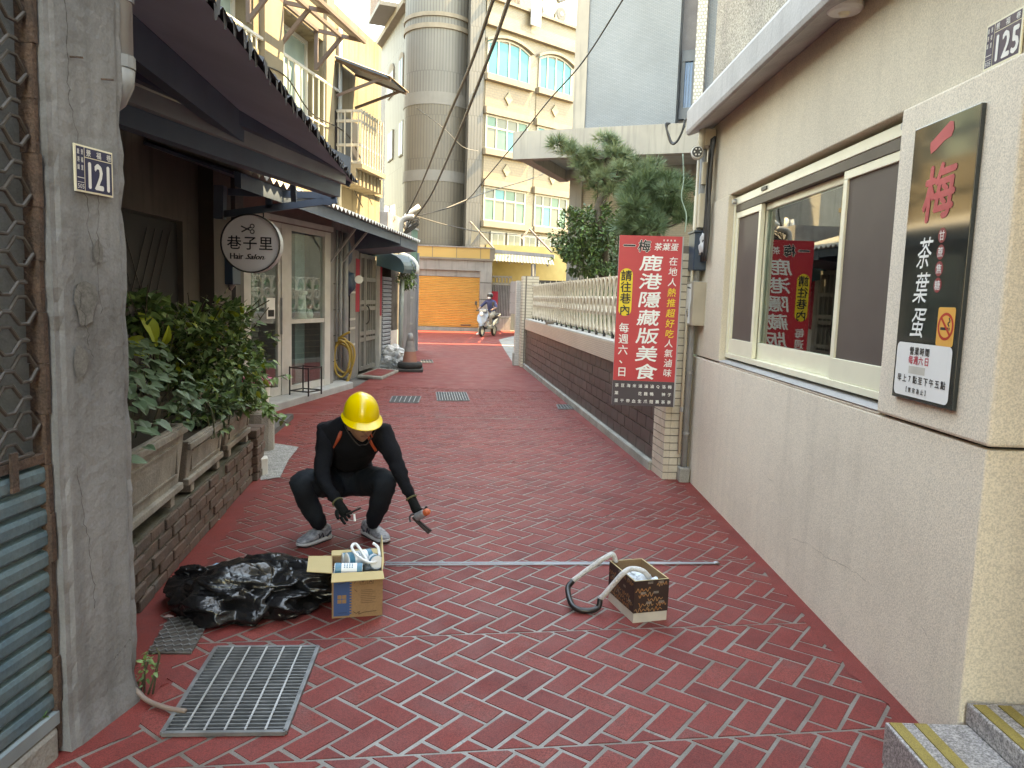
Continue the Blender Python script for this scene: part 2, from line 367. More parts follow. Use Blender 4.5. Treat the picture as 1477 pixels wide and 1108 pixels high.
for k in range(-2, 12):
    for i in range(-4, 34):
        for j in range(-2, 8):
            for kind in (0, 1):
                bx, by = ((0, 0), (2, 0))[kind]; w, h = ((2, 1), (1, 2))[kind]
                off = (k * 7) % 5 - 16
                X = (bx + (i + off) + 2 * j) * A_; Y = (by - (i + off) + 2 * j) * A_
                jt = [rb.uniform(-.0016, .0016) for _ in range(4)]
                gg = g + rb.uniform(-.0012, .0012)
                q = [(X + gg + jt[0], Y + gg + jt[1]), (X + w * A_ - gg + jt[0], Y + gg - jt[1]), (X + w * A_ - gg + jt[2], Y + h * A_ - gg + jt[3]), (X + gg - jt[2], Y + h * A_ - gg + jt[3])]
                q = [((a - b) * r2, (a + b) * r2) for a, b in q]          # lattice -> along band p, across band q
                lo = .0058; n0 = len(q)
                cq = clip(clip(q, 0, 1, lo), 0, -1, -(WB - lo + (BAND - WB)))
                if len(cq) < 3: continue
                pts = [ORG + ep * a + eq * (b + k * BAND) for a, b in cq]
                c = sum(pts, Vector((0, 0))) / len(pts)
                if not inside(c.x, c.y, PAT) or any(all(inside(p.x, p.y, hh) for p in pts) for hh in HOLES): continue
                ar = abs(sum(pts[n].x * pts[(n + 1) % len(pts)].y - pts[n].y * pts[(n + 1) % len(pts)].x for n in range(len(pts)))) / 2
                if ar < .0008: continue
                bricks.append((pts, c, ar))
def px(c): 
    v = ROT.transposed() @ (Vector((c[0], c[1], 0)) - Vector((0, 0, EYE))); return 738.5 + 1090 * v.x / -v.z, 554 - 1090 * v.y / -v.z
def seen(c):
    a, b = px(c); return -20 < a < 1497 and b < 1128
bricks = [b for b in bricks if b[1].y > 1.6]
vis = sorted([b for b in bricks if seen(b[1])], key=lambda b: b[1].y ** 3 / b[2])
near = vis[:300]; nid = {id(b) for b in near}
def paver(mb, pts, dz=0.):
    n = len(pts); c = sum(pts, Vector((0, 0))) / n
    top = []
    for p in pts:
        d = (c - p); d = d / d.length; top.append(p + d * .003)
    z0, z1 = -.003, .0022 + dz
    mb.add([(p.x, p.y, z0) for p in pts] + [(p.x, p.y, z1) for p in top], [tuple(range(n, 2 * n))] + [(i, (i + 1) % n, (i + 1) % n + n, i + n) for i in range(n)])
for pts, c, ar in near:
    mb = MB(); paver(mb, pts, rb.uniform(-.0004, .0005)); o = mb.build('paving_brick', m_reds[rb.choices((0, 1, 2), (6, 2, 2))[0]]); sub(o, street)
mb = MB()
for b in bricks:
    mb.m = rb.choices((0, 1, 2), (6, 2, 2))[0]
    if id(b) not in nid: paver(mb, b[0], rb.uniform(-.0004, .0005))
o = mb.build('paving_bricks_far', m_reds, kind='stuff'); sub(o, street)
# plain painted margins along the walls cover the ragged ends of the joints
def margin(inner, outer, seed):
    rj = random.Random(seed); mb = MB(); I, O = [], []
    for (a, b), (c, d) in zip(zip(inner, inner[1:]), zip(outer, outer[1:])):
        n = max(2, int(math.dist(a, b) / .06))
        for k in range(n):
            t = k / n; j = rj.uniform(-.025, .03)
            I.append((a[0] + (b[0] - a[0]) * t + j, a[1] + (b[1] - a[1]) * t)); O.append((c[0] + (d[0] - c[0]) * t, c[1] + (d[1] - c[1]) * t))
    for k in range(len(I) - 1): mb.poly([(*p, .0031) for p in (I[k], O[k], O[k + 1], I[k + 1])] if seed % 2 else [(*p, .0031) for p in (O[k], I[k], I[k + 1], O[k + 1])])
    sub(mb.build('painted_margin', m_red), street)
margin([(1.51, 1.5), (1.49, 6.4), (1.22, 6.8), (.56, 12.9)], [(1.62, 1.5), (1.62, 6.62), (1.345, 6.78), (.72, 12.9)], 1)
margin([(-1.55, 1.6), (-1.50, 2.2), (-1.31, 2.46), (-1.31, 2.86), (-1.62, 3.4), (-1.96, 5.9), (-2.55, 9.0), (-2.1, 12.9)], [(-1.8, 1.6), (-1.75, 2.2), (-1.48, 2.42), (-1.50, 2.95), (-1.86, 3.4), (-2.2, 6.05), (-3.0, 9.1), (-2.5, 12.9)], 2)
# thin worn line across the street where the new paving starts
a, b = G(413, 597), G(737, 605); d = (b - a).normalized(); w = Vector((-d.y, d.x, 0)) * .012
mb = MB()
for t0, t1 in ((0, .28), (.37, .52), (.56, .62), (.66, 1.), (1.03, 1.12)):
    p, q = a.lerp(b, t0), a.lerp(b, t1); mb.poly([v + Vector((0, 0, .006)) for v in (p - w, q - w, q + w, p + w)])
sub(mb.build('joint_line', m_grout), street)
# ================================================================== right: the stucco corner building
XW = 1.58
bld = thing('corner_building', (2.5, 4.5, 0), 'beige pebble stucco building at the right with a sliding window', 'building')
P_ = Plane((XW, 0), 0)     # u = Y, out of plane = +x ; so -o sticks into the alley
mb = MB().box(XW, 5, 2.47, 6.62, -.02, 1.10).box(XW + .001, 2.19, 3.2225, 5.7995, 1.1003, 1.1132); mb.build('lower_wall', m_stucco, bld, bev=.012)
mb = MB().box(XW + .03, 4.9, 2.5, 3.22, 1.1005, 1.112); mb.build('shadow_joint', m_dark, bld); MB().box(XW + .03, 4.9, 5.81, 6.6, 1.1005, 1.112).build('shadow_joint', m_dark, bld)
mb = MB().box(XW - .012, 2.2, 2.45, 3.22, 1.113, 2.37); mb.build('sign_pier', m_stucco, bld, bev=.012)
mb = MB().box(2.2, 5, 2.47, 3.2, 1.113, 3.0); mb.build('return_wall', m_stucco, bld)
mb = MB().box(XW + .012, 2.199, 2.475, 6.615, 2.373, 3.0); mb.build('upper_wall', m_stucco2, bld, bev=.006)
mb = MB().box(XW, 2.198, 5.80, 6.62, 1.113, 2.372); mb.build('window_pier', m_stucco2, bld, bev=.008)
mb = MB().box(2.2, 5, 6.4, 6.62, 1.113, 3.0); mb.build('rear_wall', m_stucco2, bld)
mb = MB().box(4.2, 4.4, 3.2, 6.4, 1.113, 3.0); mb.build('room_wall', mat('room_wall_paint', (.5, .52, .47), rough=.8), bld)
# sloping sill
mb = MB().prism([(XW + .004, 3.222, 1.1135), (XW + .15, 3.222, 1.1135), (XW + .15, 3.222, 1.152), (XW - .004, 3.222, 1.121)], (0, 2.575, 0)); mb.build('window_sill', m_slabgrey, bld)
# ledge with rounded drip, upper storey
lp = [(1.38, 2.935), (1.37, 2.96), (1.37, 3.12), (1.40, 3.17), (1.62, 3.19), (1.62, 3.01), (1.40, 2.93)]
mb = MB().prism([(x, 1.0, z) for x, z in lp], (0, 5.45, 0)); mb.build('ledge', m_slabgrey, bld, bev=.004)
mb = MB().box(XW + .03, 5, -9.0, 6.62, 3.192, 9.5); mb.build('upper_storey', m_pebble, bld)
mb = MB().box(1.56, 5.02, 1.0, 6.66, 3.012, 3.19); mb.build('floor_slab', m_slabgrey, bld)
MB().box(1.62, 5, -9, .98, -.02, 3.0).build('unseen_front_wall', m_stucco, bld)  # unseen, set close to cut light on the near end face
# window
win = MB()
y0, y1, z0, z1 = 3.223, 5.795, 1.153, 2.345
xo, xi = XW + .045, XW + .14
for (a, b, c, d) in ((y0, y1, z1 - .055, z1), (y0, y1, z0, z0 + .035)): win.box(xo, xi, a, b, c, d)
for (a, b) in ((y0, y0 + .035), (y1 - .035, y1)): win.box(xo, xi, a, b, z0 + .0355, z1 - .0555)
fr = win.build('window_frame', m_frame, bld, bev=.003)
def sash(ya, yb, x, panemat, name, deep=.03, bot=.11, glassx=None):
    a, b = z0 + .036, z1 - .11; t = .045
    m = MB().box(x, x + deep, ya, yb, a, a + bot).box(x, x + deep, ya, yb, b - t, b).box(x, x + deep, ya, ya + t, a + bot + .0003, b - t - .0003).box(x, x + deep, yb - t, yb, a + bot + .0003, b - t - .0003)
    o = m.build('sash', m_frame, bld, bev=.003)
    p = MB().box(x + deep * .4, x + deep * .6, ya + t - .004, yb - t + .004, a + bot - .004, b - t + .004).build(name, panemat); sub(p, o)
    return o
sash(5.18, 5.755, XW + .055, m_screen, 'insect_screen')
sash(3.262, 3.90, XW + .055, m_screen, 'insect_screen')
sash(3.86, 5.225, XW + .092, m_glassdark, 'pane')
mb = MB().box(XW + .05, XW + .13, y0 + .04, y1 - .04, z1 - .108, z1 - .057); mb.build('head_track', mat('brown_track', (.09, .07, .055), rough=.5), bld)
mb = MB().box(XW + .035, XW + .044, 5.05, 5.15, z1 - .035, z1 - .012); mb.build('latch_plate', m_black, bld)
mb = MB().lathe((XW + .03, 3.262, z1 - .03), [(.017, -.015), (.02, 0), (.017, .02)], 12, (1, 0, 0)).lathe((XW + .03, 5.74, z1 - .03), [(.017, -.015), (.02, 0), (.017, .02)], 12, (1, 0, 0)); mb.build('frame_bolt', m_steel, bld)
# inner room: second window frame, curtain, floor lamp colour
mb = MB()
for yy in (3.95, 4.42, 4.9): mb.box(XW + .2, XW + .235, yy, yy + .05, 1.16, 2.33)
mb.build('inner_frame', m_white, bld)
mb = MB()
for i in range(30):
    y = 3.95 + i * .026; x = XW + .25 + .02 * math.sin(i * 1.7)
    mb.box(x, x + .012, y, y + .027, 1.16, 2.34)
mb.build('curtain', mat('grey_curtain', (.74, .77, .69), rough=.9), bld)
mb = MB().box(XW + .232, XW + .26, 4.43, 4.455, 1.72, 1.74).box(XW + .18, XW + .2, 4.43, 4.455, 1.60, 1.74); mb.build('window_handle', m_steel, bld)
MB().box(3.1, 3.3, .981, 2.469, -.02, 3.0).build('unseen_recess_wall', m_slabgrey, bld)  # unseen, added to keep the sun out of the entrance recess
# ceiling lamp disc on the ledge underside
# soffit lamp
c = G(1218, 14, 2.95)
ml = thing('soffit_lamp', c, 'round cream ceiling lamp under the concrete ledge at the right', 'lamp')
MB().lathe((c.x, c.y, c.z + .02), [(.085, 0), (.085, -.02), (.07, -.034)], 24).build('lamp_disc', m_white, ml, smooth=False)
MB().lathe((c.x, c.y, c.z - .015), [(.028, 0), (.02, -.012)], 16).build('lamp_centre', m_frame, ml)

# the black shop sign
PS = P_
sx0, sx1, sz0, sz1 = 2.64, 3.065, 1.205, 2.255    # Y range (right edge is nearer) and heights
sign = thing('shop_sign', (1.55, 2.85, 1.2), 'tall glossy black shop sign with red and white writing on the stucco pier', 'sign')
MB().box(XW - .030, XW - .012, sx0, sx1, sz0, sz1).build('board', m_signblack, sign, bev=.002)
SH = Sheet((XW - .030, sx1, sz0), (0, -1, 0), (0, 0, 1), .0015)
Wd, Hd = sx1 - sx0, sz1 - sz0
mb = MB()
# brush strokes of the first character: one thick rising stroke
mb.poly([SH.p(a, b) for a, b in [(q[0], q[1] + .062) for q in ((.125, .895), (.135, .872), (.165, .880), (.22, .905), (.262, .912), (.275, .935), (.268, .962), (.245, .968), (.20, .948), (.15, .925), (.125, .915))]])
SH.chars(mb, '梅', .215, .785, .215, bold=.03, shear=.12, rot=.06)
mb.build('red_lettering', mat('matt_red_letters', (.62, .10, .10), rough=.55), sign)
mb = MB(); SH.chars(mb, '茶葉蛋', .155, .565, .125, 0, -.131, bold=.004, sx=.82, shear=.18); mb.build('white_lettering', m_signwhite, sign)
mb = MB()
for i in range(4): SH.disc(mb, .262, .622 - i * .060, .026, .0275, k=.5)
mb.build('red_dots', mat('dark_red_dot', (.33, .03, .04), rough=.4), sign)
mb = MB(); SH.chars(mb, '甘蔗焦糖', .262, .622, .038, 0, -.060, bold=.012); mb.build('dot_lettering', m_signwhite, sign)
mb = MB(); SH.rect(mb, .285, .395, .222, .362, .01); lab = mb.build('no_smoking_label', m_orangepaper, sign)
mb = MB(); SH.ring(mb, .340, .293, .050, .010); SH.line(mb, [(.305, .328), (.375, .258)], .010, k=.9); sub(mb.build('prohibition_ring', mat('ring_red', (.6, .04, .03), rough=.4)), lab)
mb = MB(); SH.rect(mb, .308, .358, .280, .290, k=.7); SH.rect(mb, .361, .367, .280, .290, k=.7); SH.line(mb, [(.363, .294), (.352, .304), (.366, .312), (.358, .325)], .006, k=.7); sub(mb.build('cigarette', m_ink), lab)
mb = MB(); SH.rect(mb, .014, .398, .014, .222, .022, k=.5); lab = mb.build('hours_label', m_paper, sign)
mb = MB(); SH.chars(mb, '營業時間', .128, .192, .033, .0365, 0, bold=.018, sx=1.); SH.chars(mb, '早上7點至下午五點', .052, .082, .032, .0385, 0, bold=.02); SH.chars(mb, '【售完為止】', .105, .040, .022, .030, 0, bold=.015)
sub(mb.build('black_lettering', m_ink), lab)
mb = MB(); SH.chars(mb, '每週六', .125, .157, .034, .0365, 0, bold=.02); SH.chars(mb, '．日', .219, .157, .034, .02, 0, bold=.02); sub(mb.build('red_lettering', m_pinkink), lab)
mb = MB(); SH.rect(mb, .115, .232, .104, .133, k=.8); sub(mb.build('pasted_strip', mat('cream_strip', (.70, .66, .58), rough=.6)), lab)

# house number plates
def plate(name, sh, w, h, num, label):
    t = thing(name, sh.o, label, 'number plate', 'blue house number plates')
    mb = MB(); mb.prism([sh.p(0, 0, -3), sh.p(w, 0, -3), sh.p(w, h, -3), sh.p(0, h, -3)], sh.n * .006); mb.build('plate_rim', m_frame, t, bev=.001)
    b = .035 * w * 1.0
    s2 = Sheet(sh.o + sh.n * (.006 - 3 * sh.lift), sh.x, sh.y, .0012)
    mb = MB(); s2.rect(mb, b, w * .235, b, h - b, k=.5); s2.rect(mb, w * .25, w - b, b, h * .745, k=.5); s2.rect(mb, w * .25, w - b, h * .765, h - b, k=.5); mb.build('plate_face', m_navy, t)
    mb = MB(); s2.chars(mb, '景福巷', w * .345, h * .855, h * .155, w * .27, 0, bold=.012, k=1.2)
    if len(num) == 3:
        s2.chars(mb, num, w * .365, h * .39, h * .78, w * .245, 0, bold=.03, sx=.72, k=1.2)
    s2.chars(mb, '鹿港鎮', w * .083, h * .85, h * .12, 0, -h * .165, bold=.01, sx=.55, k=1.2); s2.chars(mb, '景福里', w * .178, h * .85, h * .12, 0, -h * .165, bold=.01, sx=.55, k=1.2)
    s2.fit(mb, '505', w * .055, w * .215, h * .075, h * .17, k=1.2)
    s2.rect(mb, w * .05, w * .22, h * .295, h * .31, k=1.2); s2.rect(mb, w * .05, w * .22, h * .20, h * .21, k=1.2)
    mb.build('lettering', m_paper, t)
    return t
plate('number_plate', Sheet((XW + .004, 2.705, 2.372), (0, -1, 0), (0, 0, 1), .001), .19, .15, '125', 'blue number plate 125 above the black shop sign')

# granite steps
st = thing('granite_steps', (1.9, 2.3, 0), 'speckled granite steps with ochre anti slip strips at the lower right corner', 'steps')
E1 = [G(1275, 1045, .16), G(1352, 1108, .16)]
a = Vector((1.44, 2.455, 0)); 
_l, _u = D(1276, 1041, 2.452), D(1394, 1013, 2.462)
MB().box(_l.x, 3.2, 1.0, min(2.455, _l.y), -.02, _l.z).build('lower_step', m_granite, st, bev=.006)
MB().box(_u.x, 3.2, 1.0, min(2.4655, _u.y), _l.z + .001, _u.z).build('upper_step', m_granite, st, bev=.006)
mb = MB()
for (x0_, x1_, z_) in ((_l.x + .010, _l.x + .052, _l.z + .0005), (_l.x + .095, _l.x + .137, _l.z + .0005), (_u.x + .010, _u.x + .052, _u.z + .0005), (_u.x + .095, _u.x + .137, _u.z + .0005)):
    mb = MB().box(x0_, x1_, 1.0, min(2.44, _l.y - .01), z_, z_ + .004); mb.build('antislip_strip', m_strip, st)

# hairline cracks in the lower stucco
rk = random.Random(31); mb = MB()
for pts in (((1142, 776), (1168, 786), (1190, 803), (1210, 812), (1236, 828), (1252, 842)), ((1100, 680), (1118, 700), (1126, 722)), ((1330, 905), (1344, 930), (1352, 965))):
    P = [P_.hit(x, y, -.0012) for x, y in pts]; Q = []
    for a, b in zip(P, P[1:]): Q += [a.lerp(b, t) + Vector((0, rk.uniform(-.004, .004), rk.uniform(-.004, .004))) for t in (0, .25, .5, .75)]
    for a, b in zip(Q, Q[1:]):
        w = .0011 * rk.uniform(.25, .8); mb.poly([a + Vector((0, 0, -w)), b + Vector((0, 0, -w)), b + Vector((0, 0, w)), a + Vector((0, 0, w))])
mb.build('hairline_crack', mat('crack_brown', (.24, .20, .165), rough=1), bld)
# ================================================================== right: garden fence wall
m_kerb = mat('worn_kerb_concrete', (.36, .34, .30), (.25, .235, .21), rough=.9, scale=4, grain=.2, bump=.3, dirt=(.14, .13, .10), dirtamt=.6)
m_darktile = mat('dark_brown_tile', (.068, .056, .049), (.047, .040, .036), rough=.4, scale=5, grain=.1, dirt=(.15, .125, .11), dirtscale=2, dirtamt=.5, streak=.0)
m_joint = mat('pale_tile_joint', (.36, .32, .28), (.28, .25, .22), rough=.9)
m_captile = tilemat('cream_cap_tile', (.62, .53, .43), (.55, .46, .37), (.38, .32, .27), .10, .024, -6, rough=.35, jw=.14)
m_captop = mat('cap_top_cement', (.52, .49, .45), (.42, .40, .37), rough=.85, scale=3)
m_whitebrick = mat('cream_glazed_brick', (.62, .55, .45), (.54, .47, .38), rough=.32, scale=9, grain=.08, dirt=(.35, .29, .22), dirtscale=5, dirtamt=.35)
m_brickjoint = mat('grey_brick_joint', (.20, .17, .145), (.15, .13, .11), rough=.95)
m_rail = mat('cream_painted_iron', (.66, .58, .46), (.56, .48, .37), rough=.55, scale=14, dirt=(.22, .12, .06), dirtscale=9, dirtamt=.5)
FP = Plane((1.345, 6.9), -6.0); FL = 10.2; ROTF = (0, 0, R(90 - FP.deg))
fw = thing('garden_wall', FP.at(4, 0), 'low garden wall of dark brown tiles with cream tiled cap along the alley', 'wall')
MB().slab(FP, -.02, FL, -.02, .862, .004, .22).build('wall_core', m_joint, fw)
MB().slab(FP, 0, FL, -.02, .088, -.055, .002).build('kerb', m_kerb, fw, bev=.012)
MB().slab(FP, 0, FL, .8625, 1.085, -.035, .25).build('cap', m_captile, fw, bev=.005)
MB().slab(FP, .01, FL - .01, 1.0855, 1.10, -.03, .245).build('cap_top', m_captop, fw, bev=.005)
rt = random.Random(5)
tw, thh = .32, .1285
tm, tc = MB().slab(Plane((0, 0), 90), 0, tw - .013, 0, thh - .013, -.010, .0).mesh('tile', m_darktile)
rows = 6
for r in range(rows):
    u = -(r % 2) * tw / 2
    while u < FL:
        a, b = max(u, 0), min(u + tw - .013, FL)
        if b - a > .03:
            c = FP.at((a + b) / 2, .0905 + r * thh + thh / 2 - .004, -.004 + rt.uniform(-.0015, .0015))
            link('tile', tm, c, fw, rot=(rt.uniform(-.006, .006), 0, ROTF[2] + rt.uniform(-.004, .004)), scale=((b - a) / (tw - .013), 1, 1))
        u += tw
# near post: courses of glazed brick
def brick_post(name, P, u0, u1, o0, o1, z1, label, course=.066, faces=1):
    t = thing(name, P.at((u0 + u1) / 2, 0), label, 'pillar')
    MB().slab(P, u0 + .006, u1 - .006, -.02, z1, o0 + .006, o1 - .006).build('post_core', m_brickjoint, t)
    n = int(z1 / course); Wu, Wo = u1 - u0, o1 - o0; j = .009
    for k in range(n):
        z = k * course + .004; zz = z + course - j
        cuts = [0, .5, 1] if k % 2 else [0, .25, .75, 1]
        for a, b in zip(cuts, cuts[1:]):
            if o1 - o0 < .01: continue
            mb = MB().slab(P, u0 + a * Wu + j / 2, u0 + b * Wu - j / 2, z, zz, o0 - rt.uniform(0, .002), o0 + .05); mb.build('brick', m_whitebrick, t)
        for a, b in ([(.22, 1)] if k % 2 else [(.22, .6), (.6, 1)]):
            mb = MB().slab(P, u0 - rt.uniform(0, .002), u0 + .05, z, zz, o0 + a * Wo + j / 2, o0 + b * Wo - j / 2); mb.build('brick', m_whitebrick, t)
    return t
brick_post('brick_post', FP, -.36, -.012, -.03, .185, 2.04, 'cream glazed brick post standing behind the red banner at the wall end')
brick_post('brick_post', FP, FL + .005, FL + .42, -.10, .26, 2.05, 'cream glazed brick post at the far end of the ring railing', .066)
# gatepost run beyond the far post
GPL = Plane(FP.at(FL + .43, 0, -.1), -3)
pp = thing('tiled_gatepost', GPL.at(.2, 0), 'narrow grey white tiled gatepost beside the far brick post', 'pillar')
MB().slab(GPL, 0.0, .35, -.02, 1.95, -.10, .3).build('post_body', tilemat('white_small_tile', (.52, .50, .47), (.47, .45, .42), (.36, .34, .32), .1, .05, 84, rough=.5), pp)
MB().slab(GPL, -.02, .37, -.02, .28, -.13, -.101).build('post_foot', m_kerb, pp)

# ring railing
rl = thing('ring_railing', FP.at(4, 1.1, .1), 'cream iron railing of tall oval rings on top of the garden wall', 'railing')
ZB, ZT, OFF = 1.185, 1.835, .10
def hring(w, h, r, n=20, hook=False):
    pts = []
    for i in range(n):
        t = 2 * math.pi * i / n; pts.append((math.cos(t) * w / 2, 0, math.sin(t) * h / 2))
    return MB().tube(pts, r, 5, closed=True, flat=1.)
pit = .235
me_big, _ = hring(.222, .44, .019).mesh('oval_ring', m_rail, True)
me_sm, _ = hring(.10, .17, .014, 14).mesh('small_ring', m_rail, True)
me_bar, _ = MB().box(-.008, .008, -.006, .006, -.33, .33).mesh('baluster', m_rail)
me_stub, _ = MB().box(-.016, .016, -.016, .016, -.05, .05).mesh('stub', m_black)
n = int((FL - .5) / pit)
for i in range(n):
    u = .30 + i * pit
    link('oval_ring', me_big, FP.at(u, ZT - .215, OFF), rl, rot=ROTF); link('oval_ring', me_big, FP.at(u, ZB + .19, OFF), rl, rot=ROTF)
    link('small_ring', me_sm, FP.at(u + .05, ZT - .33, OFF + .012), rl, rot=ROTF); link('small_ring', me_sm, FP.at(u + .05, ZB + .28, OFF + .012), rl, rot=ROTF)
    link('baluster', me_bar, FP.at(u + pit / 2, 1.51, OFF - .013), rl, rot=ROTF)
    if i % 2 == 0: link('stub', me_stub, FP.at(u + pit / 2, 1.135, OFF), rl, rot=ROTF)
for z in (ZB - .005, ZT + .012): MB().bar(FP.at(.1, z, OFF), FP.at(FL - .02, z, OFF), .022, .014).build('rail', m_rail, rl)
for i in range(14):
    link('spike', MB().lathe((0, 0, 0), [(.008, 0), (.008, .05), (.001, .08)], 6).mesh('spike', m_rail)[0] if i == 0 else bpy.data.meshes['spike'], FP.at(.5 + i * .7, ZT + .02, OFF), rl, rot=ROTF)
tag(MB().obox(FP.at(6.9, 1.128, .02), (.06, .005, 0), (-.01, .11, 0), (0, 0, .028)).build('loose_brick', mat('dusty_brick', (.25, .2, .16), rough=.95), bev=.006), 'single loose brown brick lying on the cap of the garden wall', 'brick')

# red vertical banner
BA = thing('banner_sign', (1.25, 6.44, .7), 'red vertical food banner with white and yellow writing in front of the brick post', 'banner')
bx0, bx1 = .865, 1.395; 
BO = Vector((bx0, 6.455, .665)); BX = Vector((1, -.06, 0)).normalized(); BW, BH = .535, 1.44
bn = Sheet(BO, BX, (0, 0, 1), .0012)
MB().prism([bn.p(0, 0, 0), bn.p(BW, 0, 0), bn.p(BW, BH, 0), bn.p(0, BH, 0)], -bn.n * .035).build('banner_board', mat('board_edge_grey', (.5, .5, .5), rough=.5), BA, bev=.002)
mb = MB(); N = 12
mb = MB(); bn.rect(mb, 0, BW - .012, .215, BH, k=1); mb.build('red_field', m_banner, BA)
mb = MB(); bn.rect(mb, 0, BW - .012, 0, .2145, k=1); mb.build('dark_field', m_plum, BA)
bn.lift = .0028
mb = MB(); bn.rect(mb, .018, .126, .765, 1.165, .054, k=1); mb.build('yellow_panel', m_yellow, BA)
b2 = Sheet(BO, BX, (0, 0, 1), .004)
mb = MB(); b2.chars(mb, '請往巷內', .072, 1.105, .094, 0, -.096, bold=.022)
b2.chars(mb, '一梅', .085, 1.355, .105, .125, 0, bold=.03, shear=.1); mb.build('black_lettering', m_ink, BA)
mb = MB(); b2.chars(mb, '鹿港隱藏版美食', .275, 1.215, .140, 0, -.153, bold=.022, sx=1.38, shear=.14)
b2.chars(mb, '每週六', .072, .665, .088, 0, -.094, bold=.012); b2.chars(mb, '、', .085, .40, .088, bold=.02); b2.chars(mb, '日', .072, .29, .088, bold=.015)
b2.chars(mb, '茶葉蛋', .325, 1.352, .066, .068, 0, bold=.008, shear=.15)
b2.chars(mb, '在地人', .458, 1.235, .076, 0, -.087, bold=.006, shear=.1); b2.chars(mb, '人氣滷味', .458, .545, .074, 0, -.084, bold=.006, shear=.1)
b2.chars(mb, '甘蔗焦糖', .37, 1.405, .016, .03, 0, bold=.02)
cols = ['茶葉蛋', '豆 干', '海 帶', '米 血', '滷花生', '滷雞爪', '滷鴨翅', 'Q 壽', '洛神茶', '梅子茶']
for i, c_ in enumerate(cols): b2.chars(mb, c_, .035 + i * .05, .172, .033, 0, -.066, bold=.012)
mb.build('white_lettering', m_signwhite, BA)
mb = MB(); b2.chars(mb, '熱推超好吃', .458, .975, .076, 0, -.087, bold=.01, shear=.1); mb.build('yellow_lettering', m_yellow, BA)
mb = MB(); b3 = Sheet(BO, BX, (0, 0, 1), .0034); b3.chars(mb, '一梅', .085, 1.355, .107, .125, 0, bold=.06, shear=.1); mb.build('letter_outline', m_signwhite, BA)
def blob(name, c, r, sq, m, seed, parent=None, n=3, amp=.25, smooth=True):
    bm = bmesh.new(); bmesh.ops.create_icosphere(bm, subdivisions=n, radius=1)
    for v in bm.verts:
        d = v.co.normalized(); k = 1 + amp * noise.noise(d * 1.7 + Vector((seed, 0, 0))) + amp * .6 * noise.noise(d * 4.3 + Vector((0, seed, 0)))
        v.co = Vector((d.x * sq[0], d.y * sq[1], d.z * sq[2])) * r * k
    me = bpy.data.meshes.new(name); bm.to_mesh(me); bm.free(); me.materials.append(m)
    if smooth: me.polygons.foreach_set('use_smooth', [True] * len(me.polygons))
    return link(name, me, Vector(c), parent)
m_plasticwhite = mat('crumpled_white_plastic', (.72, .72, .72), (.6, .6, .6), rough=.35, scale=8)
tag(blob('plastic_wrap', (1.55, 6.36, 2.05), .075, (.7, .6, 1.15), m_plasticwhite, 3.1, amp=.6), 'crumpled white plastic tied at the top right of the red banner', 'plastic bag')

# meter boxes and pipes on the wall end
m_bluebox = mat('dark_blue_box', (.022, .05, .085), (.018, .04, .07), rough=.4)
m_beigebox = mat('beige_meter_box', (.42, .36, .28), (.35, .30, .23), rough=.5, dirt=(.22, .18, .13), dirtamt=.4)
m_pipe = mat('grey_plastic_pipe', (.33, .34, .35), (.27, .28, .29), rough=.45, scale=6)
m_cream = mat('cream_plastic', (.62, .55, .43), (.55, .48, .37), rough=.5)
t = thing('meter_box', (1.5, 6.0, 1.9), 'dark blue meter box on the wall end above the beige box', 'meter box')
MB().box(1.475, 1.59, 6.36, 6.58, 1.83, 2.14).build('box_body', m_bluebox, t, bev=.008)
MB().box(1.465, 1.60, 6.35, 6.59, 2.1405, 2.155).build('box_lid', m_bluebox, t)
t = thing('electric_box', (1.5, 6.1, 1.42), 'beige electric box with a torn white paper beside the red banner', 'electric box')
MB().box(1.475, 1.585, 6.30, 6.56, 1.37, 1.735).build('box_body', m_beigebox, t, bev=.006)
MB().poly([(1.474, 6.55, 1.39), (1.474, 6.37, 1.385), (1.474, 6.395, 1.52), (1.474, 6.36, 1.59), (1.474, 6.38, 1.72), (1.474, 6.54, 1.715)][::-1]).build('torn_paper', m_paper, t)
mb = MB(); s_ = Sheet((1.4735, 6.55, 1.39), (0, -1, 0), (0, 0, 1), .0008); s_.chars(mb, '梅', .075, .08, .08, bold=.03, rot=.2); s_.line(mb, [(.03, .30), (.15, .29)], .012); mb.build('paper_print', m_ink, t)
t = thing('cable_box', (1.5, 6.2, 2.25), 'cream cable box high on the wall end above the blue meter box', 'cable box')
MB().box(1.50, 1.585, 6.38, 6.58, 2.18, 2.46).build('box_body', m_cream, t, bev=.006)
MB().box(1.52, 1.578, 6.42, 6.56, 2.54, 2.72).build('box_cover', m_cream, t, bev=.005)
MB().box(1.50, 1.585, 6.30, 6.56, 2.83, 2.96).build('junction_box', m_cream, t, bev=.006)
def tubeobj(name, pts, r, m, parent=None, n=8, smooth=True): return MB().tube(pts, r, n).build(name, m, parent, smooth)
def curve(pts, n=24):
    """smooth line through the given points"""
    P = [Vector(p) for p in pts]; P = [P[0] * 2 - P[1]] + P + [P[-1] * 2 - P[-2]]; out = []
    m = len(P) - 3
    for i in range(m):
        for k in range(n // m + 1):
            t = k / (n // m + 1); a, b, c, d = P[i:i + 4]
            out.append(.5 * ((2 * b) + (c - a) * t + (2 * a - 5 * b + 4 * c - d) * t * t + (3 * b - a - 3 * c + d) * t ** 3))
    return out + [P[-2]]
t = thing('downpipe', (1.53, 6.44, 0), 'grey drain pipe running down beside the red banner', 'pipe')
tubeobj('pipe', [(1.525, 6.50, .12), (1.525, 6.50, 1.70), (1.535, 6.48, 1.75), (1.535, 6.48, 2.9)], .028, m_pipe, t, 12)
